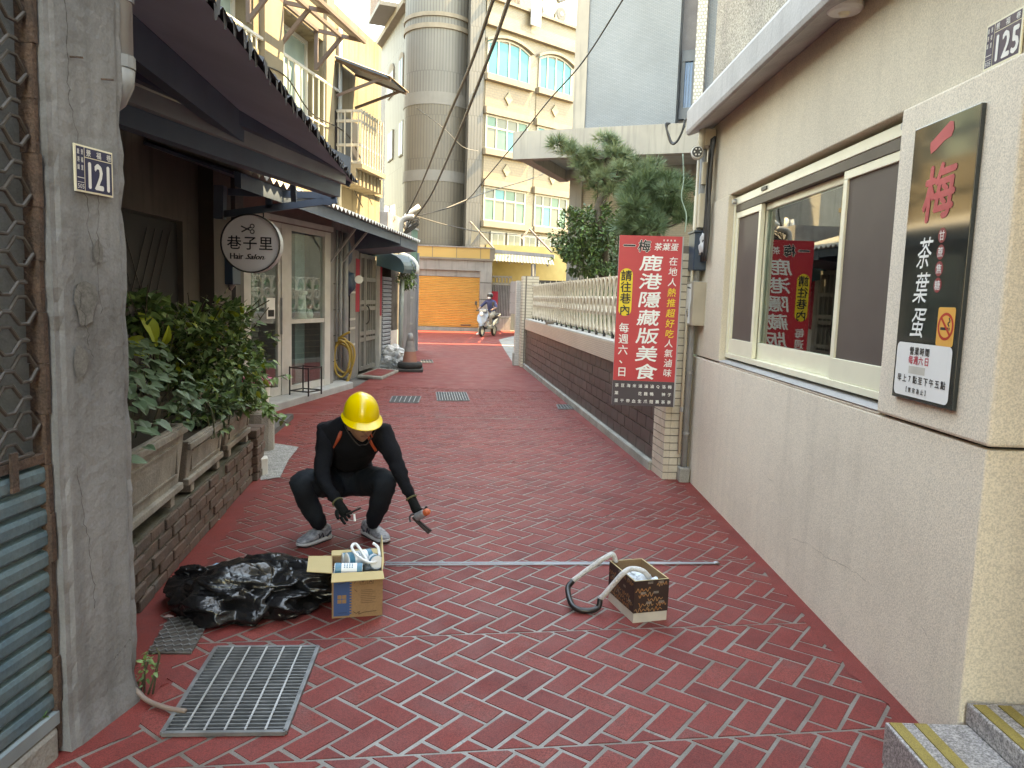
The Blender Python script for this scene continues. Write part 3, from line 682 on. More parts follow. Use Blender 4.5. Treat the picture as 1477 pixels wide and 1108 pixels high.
MB().box(1.48, 1.57, 6.44, 6.55, 0, .13).build('drain_foot', m_kerb, t, bev=.01)
for z in (.42, .95, 1.6): MB().lathe((1.525, 6.5, z), [(.034, 0), (.034, .025)], 12).build('pipe_clip', m_steel, t)
t = thing('thin_pipe', (1.50, 6.44, 0), 'thin pale conduit beside the grey drain pipe', 'pipe')
tubeobj('pipe', [(1.475, 6.48, .25), (1.475, 6.48, 1.4), (1.49, 6.45, 1.6), (1.49, 6.45, 2.85)], .013, m_cream, t)
MB().lathe((1.475, 6.48, .62), [(.018, 0), (.018, .04)], 10).build('pipe_coupling', m_steel, t)
t = thing('cable_bundle', (1.54, 6.3, 2.5), 'bundle of black cables running up the wall end under the ledge', 'cable')
for k in range(5): tubeobj('cable', curve([(1.535 + .01 * (k % 2), 6.2 + k * .035, 1.9), (1.545, 6.2 + k * .033, 2.2 + .02 * k), (1.535 + .012 * (k % 3), 6.22 + k * .03, 2.55), (1.55, 6.2 + k * .034, 2.88)], 12), .011, m_black, t, 6)
t = thing('security_camera', (1.45, 6.35, 2.75), 'round white security camera hanging under the ledge end', 'camera')
tubeobj('mount', [(1.47, 6.30, 2.99), (1.47, 6.30, 2.80)], .024, m_cream, t, 12)
MB().lathe((1.455, 6.36, 2.765), [(.045, 0), (.05, .02), (.05, .10), (.047, .12)], 20, (-.25, -1, -.02)).build('camera_body', m_white, t, smooth=False)
MB().lathe((1.4275, 6.244, 2.763), [(.042, 0), (.04, .006)], 20, (-.25, -1, -.02)).build('lens_plate', m_black, t)
mb = MB()
for k in range(6):
    a = k * math.pi / 3; mb.lathe((1.4275 + .025 * math.cos(a), 6.236, 2.763 + .025 * math.sin(a)), [(.007, 0), (.006, .006)], 8, (-.25, -1, 0))
mb.build('lamp_ring', m_white, t)
t = thing('hanging_cables', (1.37, 6.5, 3.0), 'loops of black cable hanging off the far end of the ledge', 'cable')
for k in range(4):
    tubeobj('cable', curve([D(988, 172 + 3 * k, 6.7), D(984 - 2 * k, 190 + 4 * k, 6.75), D(976 - 2 * k, 205 + k, 6.8), D(968 - k, 207 - 4 * k, 6.85), D(963 - k, 194 - 5 * k, 6.9), D(961 + 2 * k, 178, 6.9)], 22), .008, m_black, t, 6)
tag(tubeobj('green_wire', curve([D(985, 222, 6.5), D(986, 260, 6.5), D(983, 285, 6.5), D(990, 310, 6.5), D(988, 335, 6.5)], 24), .005, mat('pale_green_wire', (.35, .5, .42), rough=.4)), 'thin pale green wire hanging below the security camera', 'wire')

# ================================================================== grey tiled building with canopy
m_bluegrey = tilemat('blue_grey_ribbed_tile', (.165, .19, .222), (.145, .17, .20), (.105, .122, .146), .11, .034, 111, rough=.6, jw=.22, bump=.6)
m_canopy = mat('weathered_canopy_concrete', (.27, .25, .225), (.22, .205, .19), rough=.85, scale=1.2, streak=.5)
m_soffit = mat('grey_soffit_paint', (.30, .32, .31), (.26, .28, .27), rough=.8)
m_beigetile = tilemat('beige_wall_tile', (.34, .295, .24), (.31, .27, .22), (.22, .2, .17), .22, .06, 111, rough=.5)
gb = thing('grey_building', (3, 22, 0), 'tall blue grey tiled building with a concrete canopy behind the garden', 'building')
GBP = Plane((1.19, 22.5), 111)
gu = lambda x, y=100: GBP.sz(x, y)[0]
def gsl(u0, u1, z0, z1, o0, o1, name, m, par=gb): return MB().slab(GBP, u0, u1, z0, z1, o0, o1).build(name, m, par)
gl, gm1, gr, gw1, gt1 = gu(829), gu(847), gu(978), gu(1002), gu(1016)
gsl(gm1 + .001, gr, 5.02, 16, -3.2, 0, 'tiled_wall', m_bluegrey); gsl(gl, gm1, -.02, 16.1, -3.2, .04, 'corner_strip', m_canopy); gsl(gm1 + .001, 9, -.02, 5.0, -3.2, -.04, 'ground_floor_wall', m_beigetile)
gsl(gr + .001, gw1, 5.02, 16, -3.2, -.42, 'recess_wall', mat('mauve_grey_render', (.155, .15, .165), (.13, .125, .14), rough=.85, grain=.2))
gsl(gw1 + .001, gt1, 5.02, 16, -3.2, .06, 'white_tile_strip', tilemat('white_mosaic', (.40, .385, .36), (.36, .35, .33), (.18, .175, .17), .09, .09, 111, rough=.4, jw=.18)); gsl(gt1 + .001, 9, 5.02, 16, -3.2, -.2, 'side_wall', m_bluegrey)
wz1, wz0 = GBP.sz(985, 84)[1], GBP.sz(980, 152)[1]; wu0, wu1 = gr + .04, gw1 - .03
w_ = MB().slab(GBP, wu0, wu1, wz1, wz1 + .3, -.419, -.30).slab(GBP, wu0, wu0 + .09, wz0 + .0005, wz1 - .0005, -.419, -.32).slab(GBP, wu1 - .07, wu1, wz0 + .0005, wz1 - .0005, -.419, -.32).slab(GBP, wu0, wu1, wz0 - .3, wz0, -.419, -.28).build('window', mat('blue_grey_frame', (.07, .085, .11), rough=.5), gb)
sub(MB().slab(GBP, wu0 + .09, wu1 - .07, wz0, wz1, -.40, -.37).build('pane', mat('blue_window_glass', (.03, .10, .22), (.025, .075, .17), rough=.08, scale=2)), w_)
for k in range(4): sub(MB().slab(GBP, wu0 + .12 + k * .08, wu0 + .15 + k * .08, wz0 + .05, wz1 - .05, -.369, -.36).build('curtain_fold', mat('blue_curtain', (.07, .14, .26), rough=.5)), w_)
zc0, zc1 = 4.94, 5.60
f0 = Vector((-.17, 19.1, 0)); cd = GBP.d; cn_ = GBP.n; f1 = f0 + cd * 6.2; bk0 = GBP.at(0, 0); 
MB().prism([(p.x, p.y, zc0) for p in (f0, f1, f1 - cn_ * .3, f0 - cn_ * .3 + cd * .12)], (0, 0, zc1 - zc0)).build('canopy_front', m_canopy, gb)
sd0 = f0 - cn_ * .302 + cd * .12
MB().prism([(p.x, p.y, zc0 + .002) for p in (f0 - cn_ * .301 + cd * .118, sd0 + cd * .28, bk0 + cd * .28 + cn_ * .003, bk0 + cn_ * .003)], (0, 0, zc1 - zc0 - .004)).build('canopy_side', m_canopy, gb)
MB().prism([(p.x, p.y, 5.22) for p in (sd0 + cd * .281, f1 - cn_ * .302, f1 - cn_ * 3.2, bk0 + cd * .281 + cn_ * .004)], (0, 0, .3)).build('canopy_soffit', m_soffit, gb)
for u in (2.2, 4.4): MB().prism([(p.x, p.y, 4.99) for p in (f0 - cn_ * .303 + cd * u, f0 - cn_ * .303 + cd * (u + .3), bk0 + cd * (u + .1) + cn_ * .32, bk0 + cd * (u - .2) + cn_ * .32)], (0, 0, .229)).build('canopy_beam', m_canopy, gb)
MB().prism([(p.x, p.y, 4.97) for p in (bk0 + cd * .282 + cn_ * .319, f1 - cn_ * 2.9, f1 - cn_ * 3.19, bk0 + cd * .282 + cn_ * .005)], (0, 0, .249)).build('canopy_beam', m_canopy, gb)
# out of sight: garden house shading the alley, then blockers added to shape light
tag(MB().box(-6, -1.95, -12, .7, -.02, 9.5).build('left_sky_blocker', mat('dull_grey_render', (.17, .165, .16), rough=.9)), 'unseen tall block on the left behind the viewer, added to cut sky light', 'house')  # unseen, added to dim the end face of the corner building
nb = MB().box(6.0, 12, 6.7, 19.0, -.02, 14.8); tag(nb.build('garden_house', m_stucco2), 'house standing in the garden behind the ring railing', 'house')
cb = thing('slit_blocker', (6, 29, 0), 'unseen block added behind the grey building, slit to cast sun streaks', 'building')
MB().box(2.7, 9, 25.9, 33.2, -.02, 5.6).build('blocker_base', m_canopy, cb); MB().box(2.7, 2.9, 25.9, 33.2, 6.6, 10.5).build('blocker_screen', m_canopy, cb)  # added mass and thin screen; gaps between them let sun streaks through
MB().box(2.71, 2.89, 25.95, 33, 5.95, 6.3).build('slit_rail', m_canopy, cb)
for y in (25.95, 27.6, 28.2, 30.1, 32.0): MB().box(2.72, 2.95, y, y + .4, 5.601, 6.599).build('slit_post', m_canopy, cb)
# ================================================================== left: shop with roller shutter and concrete pillar
m_shut = mat('weathered_blue_shutter', (.13, .21, .235), (.07, .14, .18), rough=.5, scale=4, grain=.12, gscale=60, dirt=(.16, .17, .16), dirtscale=5, dirtamt=.6, streak=.5, bump=.1)
m_rust = mat('rusty_iron', (.13, .08, .06), (.075, .05, .04), rough=.85, scale=14, grain=.3, bump=.4, bscale=80)
m_grille = mat('grimy_grille_steel', (.085, .075, .068), (.055, .045, .04), rough=.6, metal=.2, scale=12)
m_plaster = mat('weathered_pillar_plaster', (.262, .266, .272), (.19, .193, .198), rough=.92, scale=1.7, grain=.08, bump=.35, bscale=22, dirt=(.085, .08, .074), dirtscale=1.6, dirtamt=.7, streak=.5)
m_oldwall = mat('stained_grey_wall', (.13, .128, .122), (.09, .088, .085), rough=.92, scale=1.5, grain=.1, streak=.5)
m_navybeam = mat('dark_hazed_beam', (.09, .125, .175), (.072, .10, .145), rough=.6, scale=3)  # dark blue beams, extra blue put in for haze under the awning
m_sheet = mat('haze_blue_zinc', (.42, .50, .62), (.35, .42, .53), rough=.6, metal=.0, scale=2)  # zinc tinted blue to carry bluish haze over the red ground bounce
m_sheetedge = mat('dirty_sheet_edge', (.05, .05, .056), (.035, .035, .04), rough=.8, scale=9)
m_palebeam = mat('pale_timber_fascia', (.30, .33, .35), (.25, .275, .29), rough=.7, scale=3)
LP = Plane((-1.435, 2.36), 11)        # street face of the pillar; +o is towards the alley
pl = thing('concrete_pillar', LP.at(.17, 0), 'cracked grey concrete pillar carrying the number plate 121', 'pillar')
pm = MB()
# pillar shaft as a grid so the arris can be chipped and the foot can swell
def pillar_mesh():
    bm = bmesh.new(); nz_, z0, z1 = 90, -.02, 3.9
    ring = []
    prof = []
    w, dpt = .345, .30; n1, n2 = 16, 12
    for i in range(n1): prof.append((w * i / n1, 0, 0))
    for i in range(n2): prof.append((w, -dpt * i / n2, 1))
    for i in range(n1): prof.append((w - w * i / n1, -dpt, 2))
    for i in range(n2): prof.append((0, -dpt + dpt * i / n2, 3))
    rows_ = []
    for k in range(nz_ + 1):
        z = z0 + (z1 - z0) * (k / nz_) ** 1.25; row = []
        flare = max(0, .12 - z) * .22 + .006 * math.exp(-max(z, 0) * 1.5)
        for u, o, sd in prof:
            nn = noise.noise(Vector((u * 9, o * 9, z * 6))) * .004 + noise.noise(Vector((u * 25, o * 25 + 5, z * 20))) * .0018
            cu, co = u - w / 2, o + dpt / 2
            e = min(abs(abs(cu) - w / 2), abs(abs(co) - dpt / 2)) if False else 0
            corner = (abs(cu) > w / 2 - .03) and (abs(co) > dpt / 2 - .03)
            ch = 0
            if corner:
                ch = .005 + .022 * max(0, noise.noise(Vector((u * 3, 3.3, z * 5.5))) ) + .01 * max(0, noise.noise(Vector((1.3, u * 3, z * 17))))
            k_ = 1 + flare / w * 1.2 - (ch / w * 2)
            p = LP.at(w / 2 + cu * k_ + (flare * .3), z, -dpt / 2 + co * (k_ + nn * 2.5)); row.append(bm.verts.new(p))
        rows_.append(row)
    N_ = len(prof)
    for a, b in zip(rows_, rows_[1:]):
        for i in range(N_): bm.faces.new((a[i], a[(i + 1) % N_], b[(i + 1) % N_], b[i]))
    bm.faces.new(rows_[-1])
    bmesh.ops.recalc_face_normals(bm, faces=bm.faces)
    me = bpy.data.meshes.new('shaft'); bm.to_mesh(me); bm.free(); me.materials.append(m_plaster)
    return me
link('shaft', pillar_mesh(), Vector((0, 0, 0)), pl)
# cracks and lost plaster: thin dark recess lines laid in the face
rc = random.Random(11); mb = MB()
def crack(u0, z0, u1, z1, wd, n=26):
    pts = []
    for i in range(n + 1):
        t = i / n; pts.append((u0 + (u1 - u0) * t + .018 * noise.noise(Vector((t * 7, u0 * 9, z0))) + .006 * rc.uniform(-1, 1), z0 + (z1 - z0) * t + .004 * rc.uniform(-1, 1)))
    for (a, b), (c, d) in zip(pts, pts[1:]):
        w_ = wd * rc.uniform(.4, 1.2); mb.poly([LP.at(a - w_, b, .0075), LP.at(a + w_, b, .0075), LP.at(c + w_, d, .0075), LP.at(c - w_, d, .0075)])
crack(.075, 2.75, .085, 2.15, .0022); crack(.085, 2.15, .17, 1.62, .0018); crack(.2, 1.95, .19, 1.45, .0014); crack(.10, 1.55, .14, 1.30, .0018); crack(.07, .95, .13, .45, .0016); crack(.20, .22, .30, .26, .0016)
mb.build('crack', mat('crack_dark', (.10, .095, .09), rough=1), pl)
mb = MB()
for (u, z, s_) in ((.13, 1.50, .055), (.19, 1.66, .03), (.10, 1.30, .04)):
    pts = []
    for i in range(12):
        a = 2 * math.pi * i / 12; r_ = s_ * (1 + .45 * noise.noise(Vector((math.cos(a) * 2, math.sin(a) * 2, u * 20))))
        pts.append(LP.at(u + r_ * math.cos(a) * .8, z + r_ * math.sin(a) * 1.3, .0070))
    mb.poly(pts)
mb.build('lost_plaster', mat('lost_plaster_patch', (.205, .20, .19), (.13, .128, .122), rough=1, scale=20, grain=.2), pl)
for u, z in ((.10, 2.255), (.235, 2.225)):
    MB().bar(LP.at(u, z, 0), LP.at(u + .022, z + .003, .03), .005).build('rusty_nail', m_rust, pl)
_pu, _pz = LP.sz(102, 206)
plate('number_plate', Sheet(LP.at(_pu, _pz - .148, .009), LP.d, (0, 0, 1), .001), .17, .148, '121', 'blue number plate 121 fixed to the cracked concrete pillar')
t = thing('drainpipe', LP.at(.35, 2.4), 'grey plastic drainpipe with an elbow at the top of the pillar', 'pipe')
tubeobj('pipe', [LP.at(.375, 3.8, -.04), LP.at(.375, 2.29, -.04)], .045, m_pipe, t, 14)
tubeobj('pipe_elbow', [LP.at(.375, 2.30, -.04), LP.at(.375, 2.25, -.045), LP.at(.368, 2.21, -.06), LP.at(.335, 2.13, -.15)], .05, m_pipe, t, 14)
for z in (2.52, 2.30): MB().lathe(LP.at(.375, z, -.04), [(.052, 0), (.052, .04)], 14).build('pipe_collar', mat('pale_pipe_collar', (.30, .32, .34), rough=.5), t)

# roller shutter, left of the pillar
GP = Plane((-1.480, 2.355), 3)         # u negative = towards the camera
sh = thing('roller_shutter', GP.at(-.5, 0), 'weathered blue green roller shutter with an open steel grille above', 'shutter')
zt, z0 = .985, .155; ns = 12; hs = (zt - z0) / ns
for k in range(ns):
    z = z0 + k * hs; mb = MB(); prof = [(-.004, 0), (.004, .004), (.011, .012), (.012, hs * .6), (.008, hs - .014), (-.006, hs - .009), (-.012, hs - .001)]
    for (o1, a1), (o2, a2) in zip(prof, prof[1:]):
        mb.poly([GP.at(-1.3, z + a1, o1), GP.at(-.012, z + a1, o1), GP.at(-.012, z + a2, o2), GP.at(-1.3, z + a2, o2)])
    mb.build('slat', m_shut, sh)
MB().slab(GP, -1.3, -.01, zt + .001, zt + .03, -.012, .012).build('top_rail', m_rust, sh)
MB().slab(GP, -1.3, -.008, z0 - .045, z0 - .002, -.01, .026).build('bottom_rail', mat('pale_shutter_rail', (.27, .33, .35), (.2, .25, .27), rough=.5), sh)
mb = MB()
for k in range(24): mb.slab(GP, -.012 + .0, .008, .02 + k * .16, .02 + k * .16 + .158, -.03 + .004 * math.sin(k * 1.3), .022 + .004 * math.sin(k * 1.9))
mb.build('guide_rail', m_rust, sh)
# hexagonal grille: wavy rods meeting at collars
pitch, row = .145, .088
for k in range(-1, 22):
    z = zt + .04 + k * row
    if k >= 0 and z < 3.2:
        pts = []
        for i in range(10):
            ub = -.02 - i * pitch
            h = row * .5
            up = (k % 2 == 0)
        # rod wave between collars
        for i in range(9):
            ub = -i * pitch - (.0 if k % 2 else pitch / 2)
            pts += [GP.at(ub + .018, z, 0), GP.at(ub - .018, z, 0), GP.at(ub - pitch / 2 + .018, z + row * .46, 0), GP.at(ub - pitch / 2 - .018, z + row * .46, 0)]
        pts = [p for p in pts if GP.d.dot(p - GP.p) < -.005]
        tubeobj('grille_rod', pts, .0062, m_grille, sh, 6, False)
        q = []
        for i in range(9):
            ub = -i * pitch - (.0 if k % 2 else pitch / 2)
            q += [GP.at(ub + .018, z - .004, .004), GP.at(ub - .018, z - .004, .004), GP.at(ub - pitch / 2 + .018, z - row * .46, .004), GP.at(ub - pitch / 2 - .018, z - row * .46, .004)]
        q = [p for p in q if GP.d.dot(p - GP.p) < -.005 and p.z > zt + .02]
        if len(q) > 2: tubeobj('grille_rod', q, .0062, m_grille, sh, 6, False)
MB().slab(GP, -.17, -.14, zt - .06, zt + .06, .012, .02).build('grille_bracket', m_rust, sh)
shop = thing('shop_building', (-3, 1, 0), 'old grey shop building behind the shutter grille at the left edge', 'building')
MB().slab(GP, -1.4, -.013, -.02, .108, -.25, .03).build('threshold', m_concrete, shop, bev=.02)
mb = MB().slab(GP, -1.4, -.013, .1085, .135, -.2, .0); mb.build('threshold_ledge', m_palebeam, shop)
MB().slab(GP, .0, .02, 0, 4.0, -.6, -.31).build('inner_jamb', m_oldwall, shop)
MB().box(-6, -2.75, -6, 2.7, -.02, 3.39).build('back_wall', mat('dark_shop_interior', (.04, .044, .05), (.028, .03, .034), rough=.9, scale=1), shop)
MB().box(-6, -1.62, -6, 2.62, 3.4, 3.85).build('upper_wall', m_oldwall, shop)
MB().box(-2.7, -1.56, -6, .9, -.02, 3.39).build('side_wall', m_oldwall, shop)
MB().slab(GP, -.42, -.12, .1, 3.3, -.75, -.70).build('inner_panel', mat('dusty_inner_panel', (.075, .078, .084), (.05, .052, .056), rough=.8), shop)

# ================================================================== left: dark porch behind the planters
porch = thing('porch_house', (-3.8, 6, 0), 'dark recessed porch house with a grilled door behind the planters', 'house')
XP = -3.42
PH = Plane((XP, 5.0), -1.0)
m_porchwall = mat('stained_brown_plaster', (.095, .083, .07), (.07, .06, .05), rough=.9, scale=1.6, streak=.6)
m_darkdoor = mat('dark_brown_door', (.018, .016, .015), (.013, .012, .011), rough=.6)
MB().box(-7, XP, 2.7, 9.42, 2.22, 3.9).build('upper_wall', m_porchwall, porch)
MB().box(-7, XP, 7.85, 9.42, -.02, 2.219).build('lower_wall', m_porchwall, porch)
MB().box(-7, XP - .02, 2.7, 6.2, -.02, 2.219).build('lower_wall', m_oldwall, porch)
dr = MB().box(XP - .10, XP - .06, 6.2, 7.85, 0, 2.2).build('door', m_darkdoor, porch)
mb = MB()
for k in range(20):
    for s_ in (1, -1):
        y0_ = 6.25 + k * .16 - (.8 if s_ > 0 else 0); pts = []
        a = (y0_, .3) if s_ > 0 else (y0_, .3); b = (y0_ + s_ * .95, 2.1)
        ya, yb = a[0], b[0]
        if min(ya, yb) < 6.22 or max(ya, yb) > 7.83: continue
        mb.bar((XP - .05, ya, .3), (XP - .05, yb, 2.1), .007)
sub(mb.build('door_mesh', mat('door_mesh_brown', (.05, .043, .036), rough=.5)), dr)
MB().box(XP - .06, XP - .01, 6.2, 6.28, 0, 2.2).build('door_jamb', m_darkdoor, porch)
MB().box(XP + .001, XP + .16, 8.25, 8.75, -.02, 2.9).build('porch_column', mat('brown_column', (.085, .07, .06), (.065, .055, .05), rough=.7), porch)
MB().box(XP + .001, XP + .10, 9.05, 9.32, -.02, 2.9).build('porch_column', m_oldwall, porch)
MB().prism([(-3.41, 2.75, -.02), (-1.9, 2.75, -.02), (-2.33, 6.0, -.02), (-2.65, 9.1, -.02), (-3.41, 9.1, -.02)], (0, 0, .08)).build('porch_floor', m_oldwall, porch)

# big awning: sheet, purlins, beams, end frame
aw = thing('sheet_awning', (-2.2, 5.4, 2.6), 'large corrugated metal awning over the planters with a ragged dark edge', 'awning')
ea, eb = Vector((-1.15, 2.75, 2.62)), Vector((-1.60, 7.62, 2.62))
ed = (eb - ea); EL = ed.length; ed = ed / EL; inn = Vector((-ed.y, ed.x, 0)); 
if inn.x > 0: inn = -inn
sl = .36
def awp(u, w, dz=0): return ea + ed * u + inn * w + Vector((0, 0, sl * w + dz))
mb = MB(); nC = 96; pr = random.Random(4); jag = [pr.uniform(-.022, .022) for _ in range(nC + 1)]
rowsA = []
for i in range(nC + 1):
    u = EL * i / nC; dz = .018 * math.cos(i * math.pi)
    rowsA.append([awp(u, w + (jag[i] if w == 0 else 0), .022 + dz) for w in (0, .25, .8, 1.5, 2.3)])
for a, b in zip(rowsA, rowsA[1:]):
    for k in range(4): mb.poly([a[k], b[k], b[k + 1], a[k + 1]])
mb.build('corrugated_sheet', m_sheetedge, aw)
mb = MB()
for i in range(0, nC, 2):
    u = EL * i / nC; mb.poly([awp(u, jag[i] - .004, -.03 - abs(jag[i])), awp(u + EL / nC * 1.3, jag[i] + .004, -.026), awp(u + EL / nC * 1.3, jag[i], .03), awp(u, jag[i], .035)])
mb.build('ragged_edge', m_sheetedge, aw, kind='stuff')
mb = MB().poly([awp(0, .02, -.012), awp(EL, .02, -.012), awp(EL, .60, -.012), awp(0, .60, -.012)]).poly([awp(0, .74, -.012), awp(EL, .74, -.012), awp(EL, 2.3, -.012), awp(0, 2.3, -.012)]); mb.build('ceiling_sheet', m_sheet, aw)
def purlin(w, th, h, m, name='purlin', z=0, u0=0, u1=None):
    u1 = u1 or EL; q = [awp(u0, w, -.014 + z), awp(u1, w, -.014 + z), awp(u1, w + th, -.014 + z), awp(u0, w + th, -.014 + z)]
    return MB().prism(q, (0, 0, -h)).build(name, m, aw)
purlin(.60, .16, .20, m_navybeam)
q0 = G(178, 183, 2.52); q1 = G(484, 284, 2.42)
bd = (q1 - q0).normalized()
MB().bar(q0 - bd * .6 + Vector((0, 0, .06)), q1 + Vector((0, 0, .06)), .10, .13).build('front_beam', m_navybeam, aw)
p0, p1 = q0 + Vector((.05, 0, .19)), q1 + Vector((.05, 0, .17))
MB().bar(p0 - bd * .6, p1, .10, .11).build('fascia_board', m_palebeam, aw)
MB().bar(p0 - bd * .6 + Vector((.10, 0, .15)), p1 + Vector((.06, 0, .11)), .06, .15).build('upper_beam', m_navybeam, aw)
# end frame towards the salon
e0 = awp(EL - .05, .05, -.03); e1 = awp(EL - .05, 1.7, -.05)
MB().bar(e0, e1, .05, .06).build('end_rafter', m_navybeam, aw)
MB().bar(e0 + inn * .55, Vector((e0.x - .55, e0.y, 2.42)), .05).build('end_post', m_navybeam, aw)

# ================================================================== round salon sign on its arms
sc = D(364, 352, 8.05); sr = .305
ss = thing('round_sign', sc, 'round white hair salon sign with black lettering hanging from steel arms', 'sign')
sn = Vector((.10, -1, 0)).normalized(); sX = Vector((-sn.y, sn.x, 0)).normalized()
if sX.x < 0: sX = -sX
m_signface = mat('sign_face_acrylic', (.80, .81, .84), (.76, .77, .80), rough=.3, scale=2)
MB().lathe(sc - sn * .075, [(sr - .01, 0), (sr, .005), (sr, .145), (sr - .006, .15)], 48, sn).build('sign_case', mat('sign_case_grey', (.36, .37, .38), (.3, .31, .32), rough=.4), ss)
MB().lathe(sc + sn * .0755, [(sr - .002, 0), (sr, .012), (sr - .014, .016), (sr - .016, .004)], 48, sn, cap=False).build('rim', m_black, ss)
MB().lathe(sc + sn * .0752, [(sr - .016, 0), (sr - .016, .003)], 48, sn).build('face', m_signface, ss)
fs = Sheet(sc + sn * .0785, sX, (0, 0, 1), .0015)
mb = MB(); fs.chars(mb, '巷子里', -.165, .005, .15, .16, 0, bold=.012); fs.fit(mb, 'Hair', -.205, -.075, -.165, -.105, bold=.012)
# script word as joined pen strokes
fs.fit(mb, 'Salon', -.045, .135, -.162, -.108, bold=.012, shear=.38)
fs.line(mb, [(.132, -.160), (.150, -.148)], .004); fs.line(mb, [(-.06, -.150), (-.046, -.162)], .004)
mb.build('lettering', m_ink, ss)
mb = MB(); fs.line(mb, [(-.095, .175), (-.005, .135)], .013); fs.line(mb, [(-.090, .115), (-.002, .165)], .013); fs.ring(mb, .018, .122, .024, .009); fs.ring(mb, .018, .178, .024, .009); mb.build('scissors_mark', m_ink, ss)
ar0 = D(318, 312, 8.15); 
ar_ = thing('sign_arm', D(320, 300, 8.1), 'dark steel arm frame carrying the round salon sign', 'bracket')
A1, A2, B1, B2 = D(330, 277, 8.05), D(484, 283, 8.05), D(324, 309, 8.05), D(486, 287, 8.05)
A1b = Vector((-3.35, 8.1, A1.z)); 
MB().bar(A1, A2, .05, .07).build('upper_bar', m_navybeam, ar_); MB().bar(B1, B2 + Vector((0, 0, -.01)), .05, .07).build('lower_bar', m_navybeam, ar_)
MB().bar(D(318, 268, 8.05), D(317, 316, 8.05), .10, .10, (0, 1, 0)).build('wall_post', m_navybeam, ar_)
MB().bar(D(388, 279, 8.05), D(388, 301, 8.05), .06, .05, (0, 1, 0)).build('tie', m_navybeam, ar_)
MB().bar(D(473, 262, 8.05), D(473, 296, 8.05), .08, .06, (0, 1, 0)).build('end_tie', m_navybeam, ar_)
for xx in (352, 380): MB().bar(D(xx, 303, 8.05), D(xx, 316, 8.05), .012, .012, (0, 1, 0)).build('hanger', m_black, ar_)
# ================================================================== left: planter wall
m_oldbrick = mat('weathered_red_brick', (.165, .105, .085), (.11, .08, .068), rough=.92, scale=8, grain=.2, bump=.3, dirt=(.17, .16, .14), dirtscale=4, dirtamt=.65)
m_mortar = mat('mossy_mortar', (.15, .14, .12), (.09, .095, .07), rough=1, scale=7, grain=.25)
m_trough = mat('weathered_trough_cement', (.36, .33, .29), (.25, .23, .205), rough=.9, scale=5, grain=.15, bump=.3, dirt=(.15, .13, .11), dirtamt=.6, streak=.4)
m_soil = mat('dark_soil', (.05, .04, .03), rough=1, scale=30)
BP = Plane((-1.66, 2.8), -7.5)
pw = thing('planter_wall', BP.at(1.6, 0), 'low mossy brick wall carrying the cement planters on the left', 'wall')
MB().slab(BP, 0, 3.22, -.02, .345, -.20, -.006).build('wall_core', m_mortar, pw)
rp = random.Random(8); bl, bh = .215, .068
for r in range(5):
    u = -(r % 2) * bl / 2
    while u < 3.2:
        a, b = max(u, 0), min(u + bl - .012, 3.21)
        if b - a > .05 and not (r == 4 and rp.random() < .12):
            p = rp.uniform(-.006, .010); mb = MB().slab(BP, a, b, .004 + r * bh + rp.uniform(-.003, .003), .004 + (r + 1) * bh - .011, -.10, .004 + p)
            mb.build('brick', m_oldbrick, pw, bev=.005, seg=1)
        u += bl
pq = thing('brick_pier', BP.at(3.3, 0), 'short brick pier at the far end of the planter wall', 'pillar')
for r in range(6):
    for a, b in (((0, .15), (.16, .31)) if r % 2 else ((0, .09), (.10, .31))):
        mb = MB().slab(BP, 3.24 + a, 3.24 + b, .002 + r * .071, .002 + (r + 1) * .071 - .008, -.26 - rp.uniform(0, .012), .035 + rp.uniform(-.008, .008)); mb.build('brick', m_oldbrick, pq, bev=.006, seg=1)
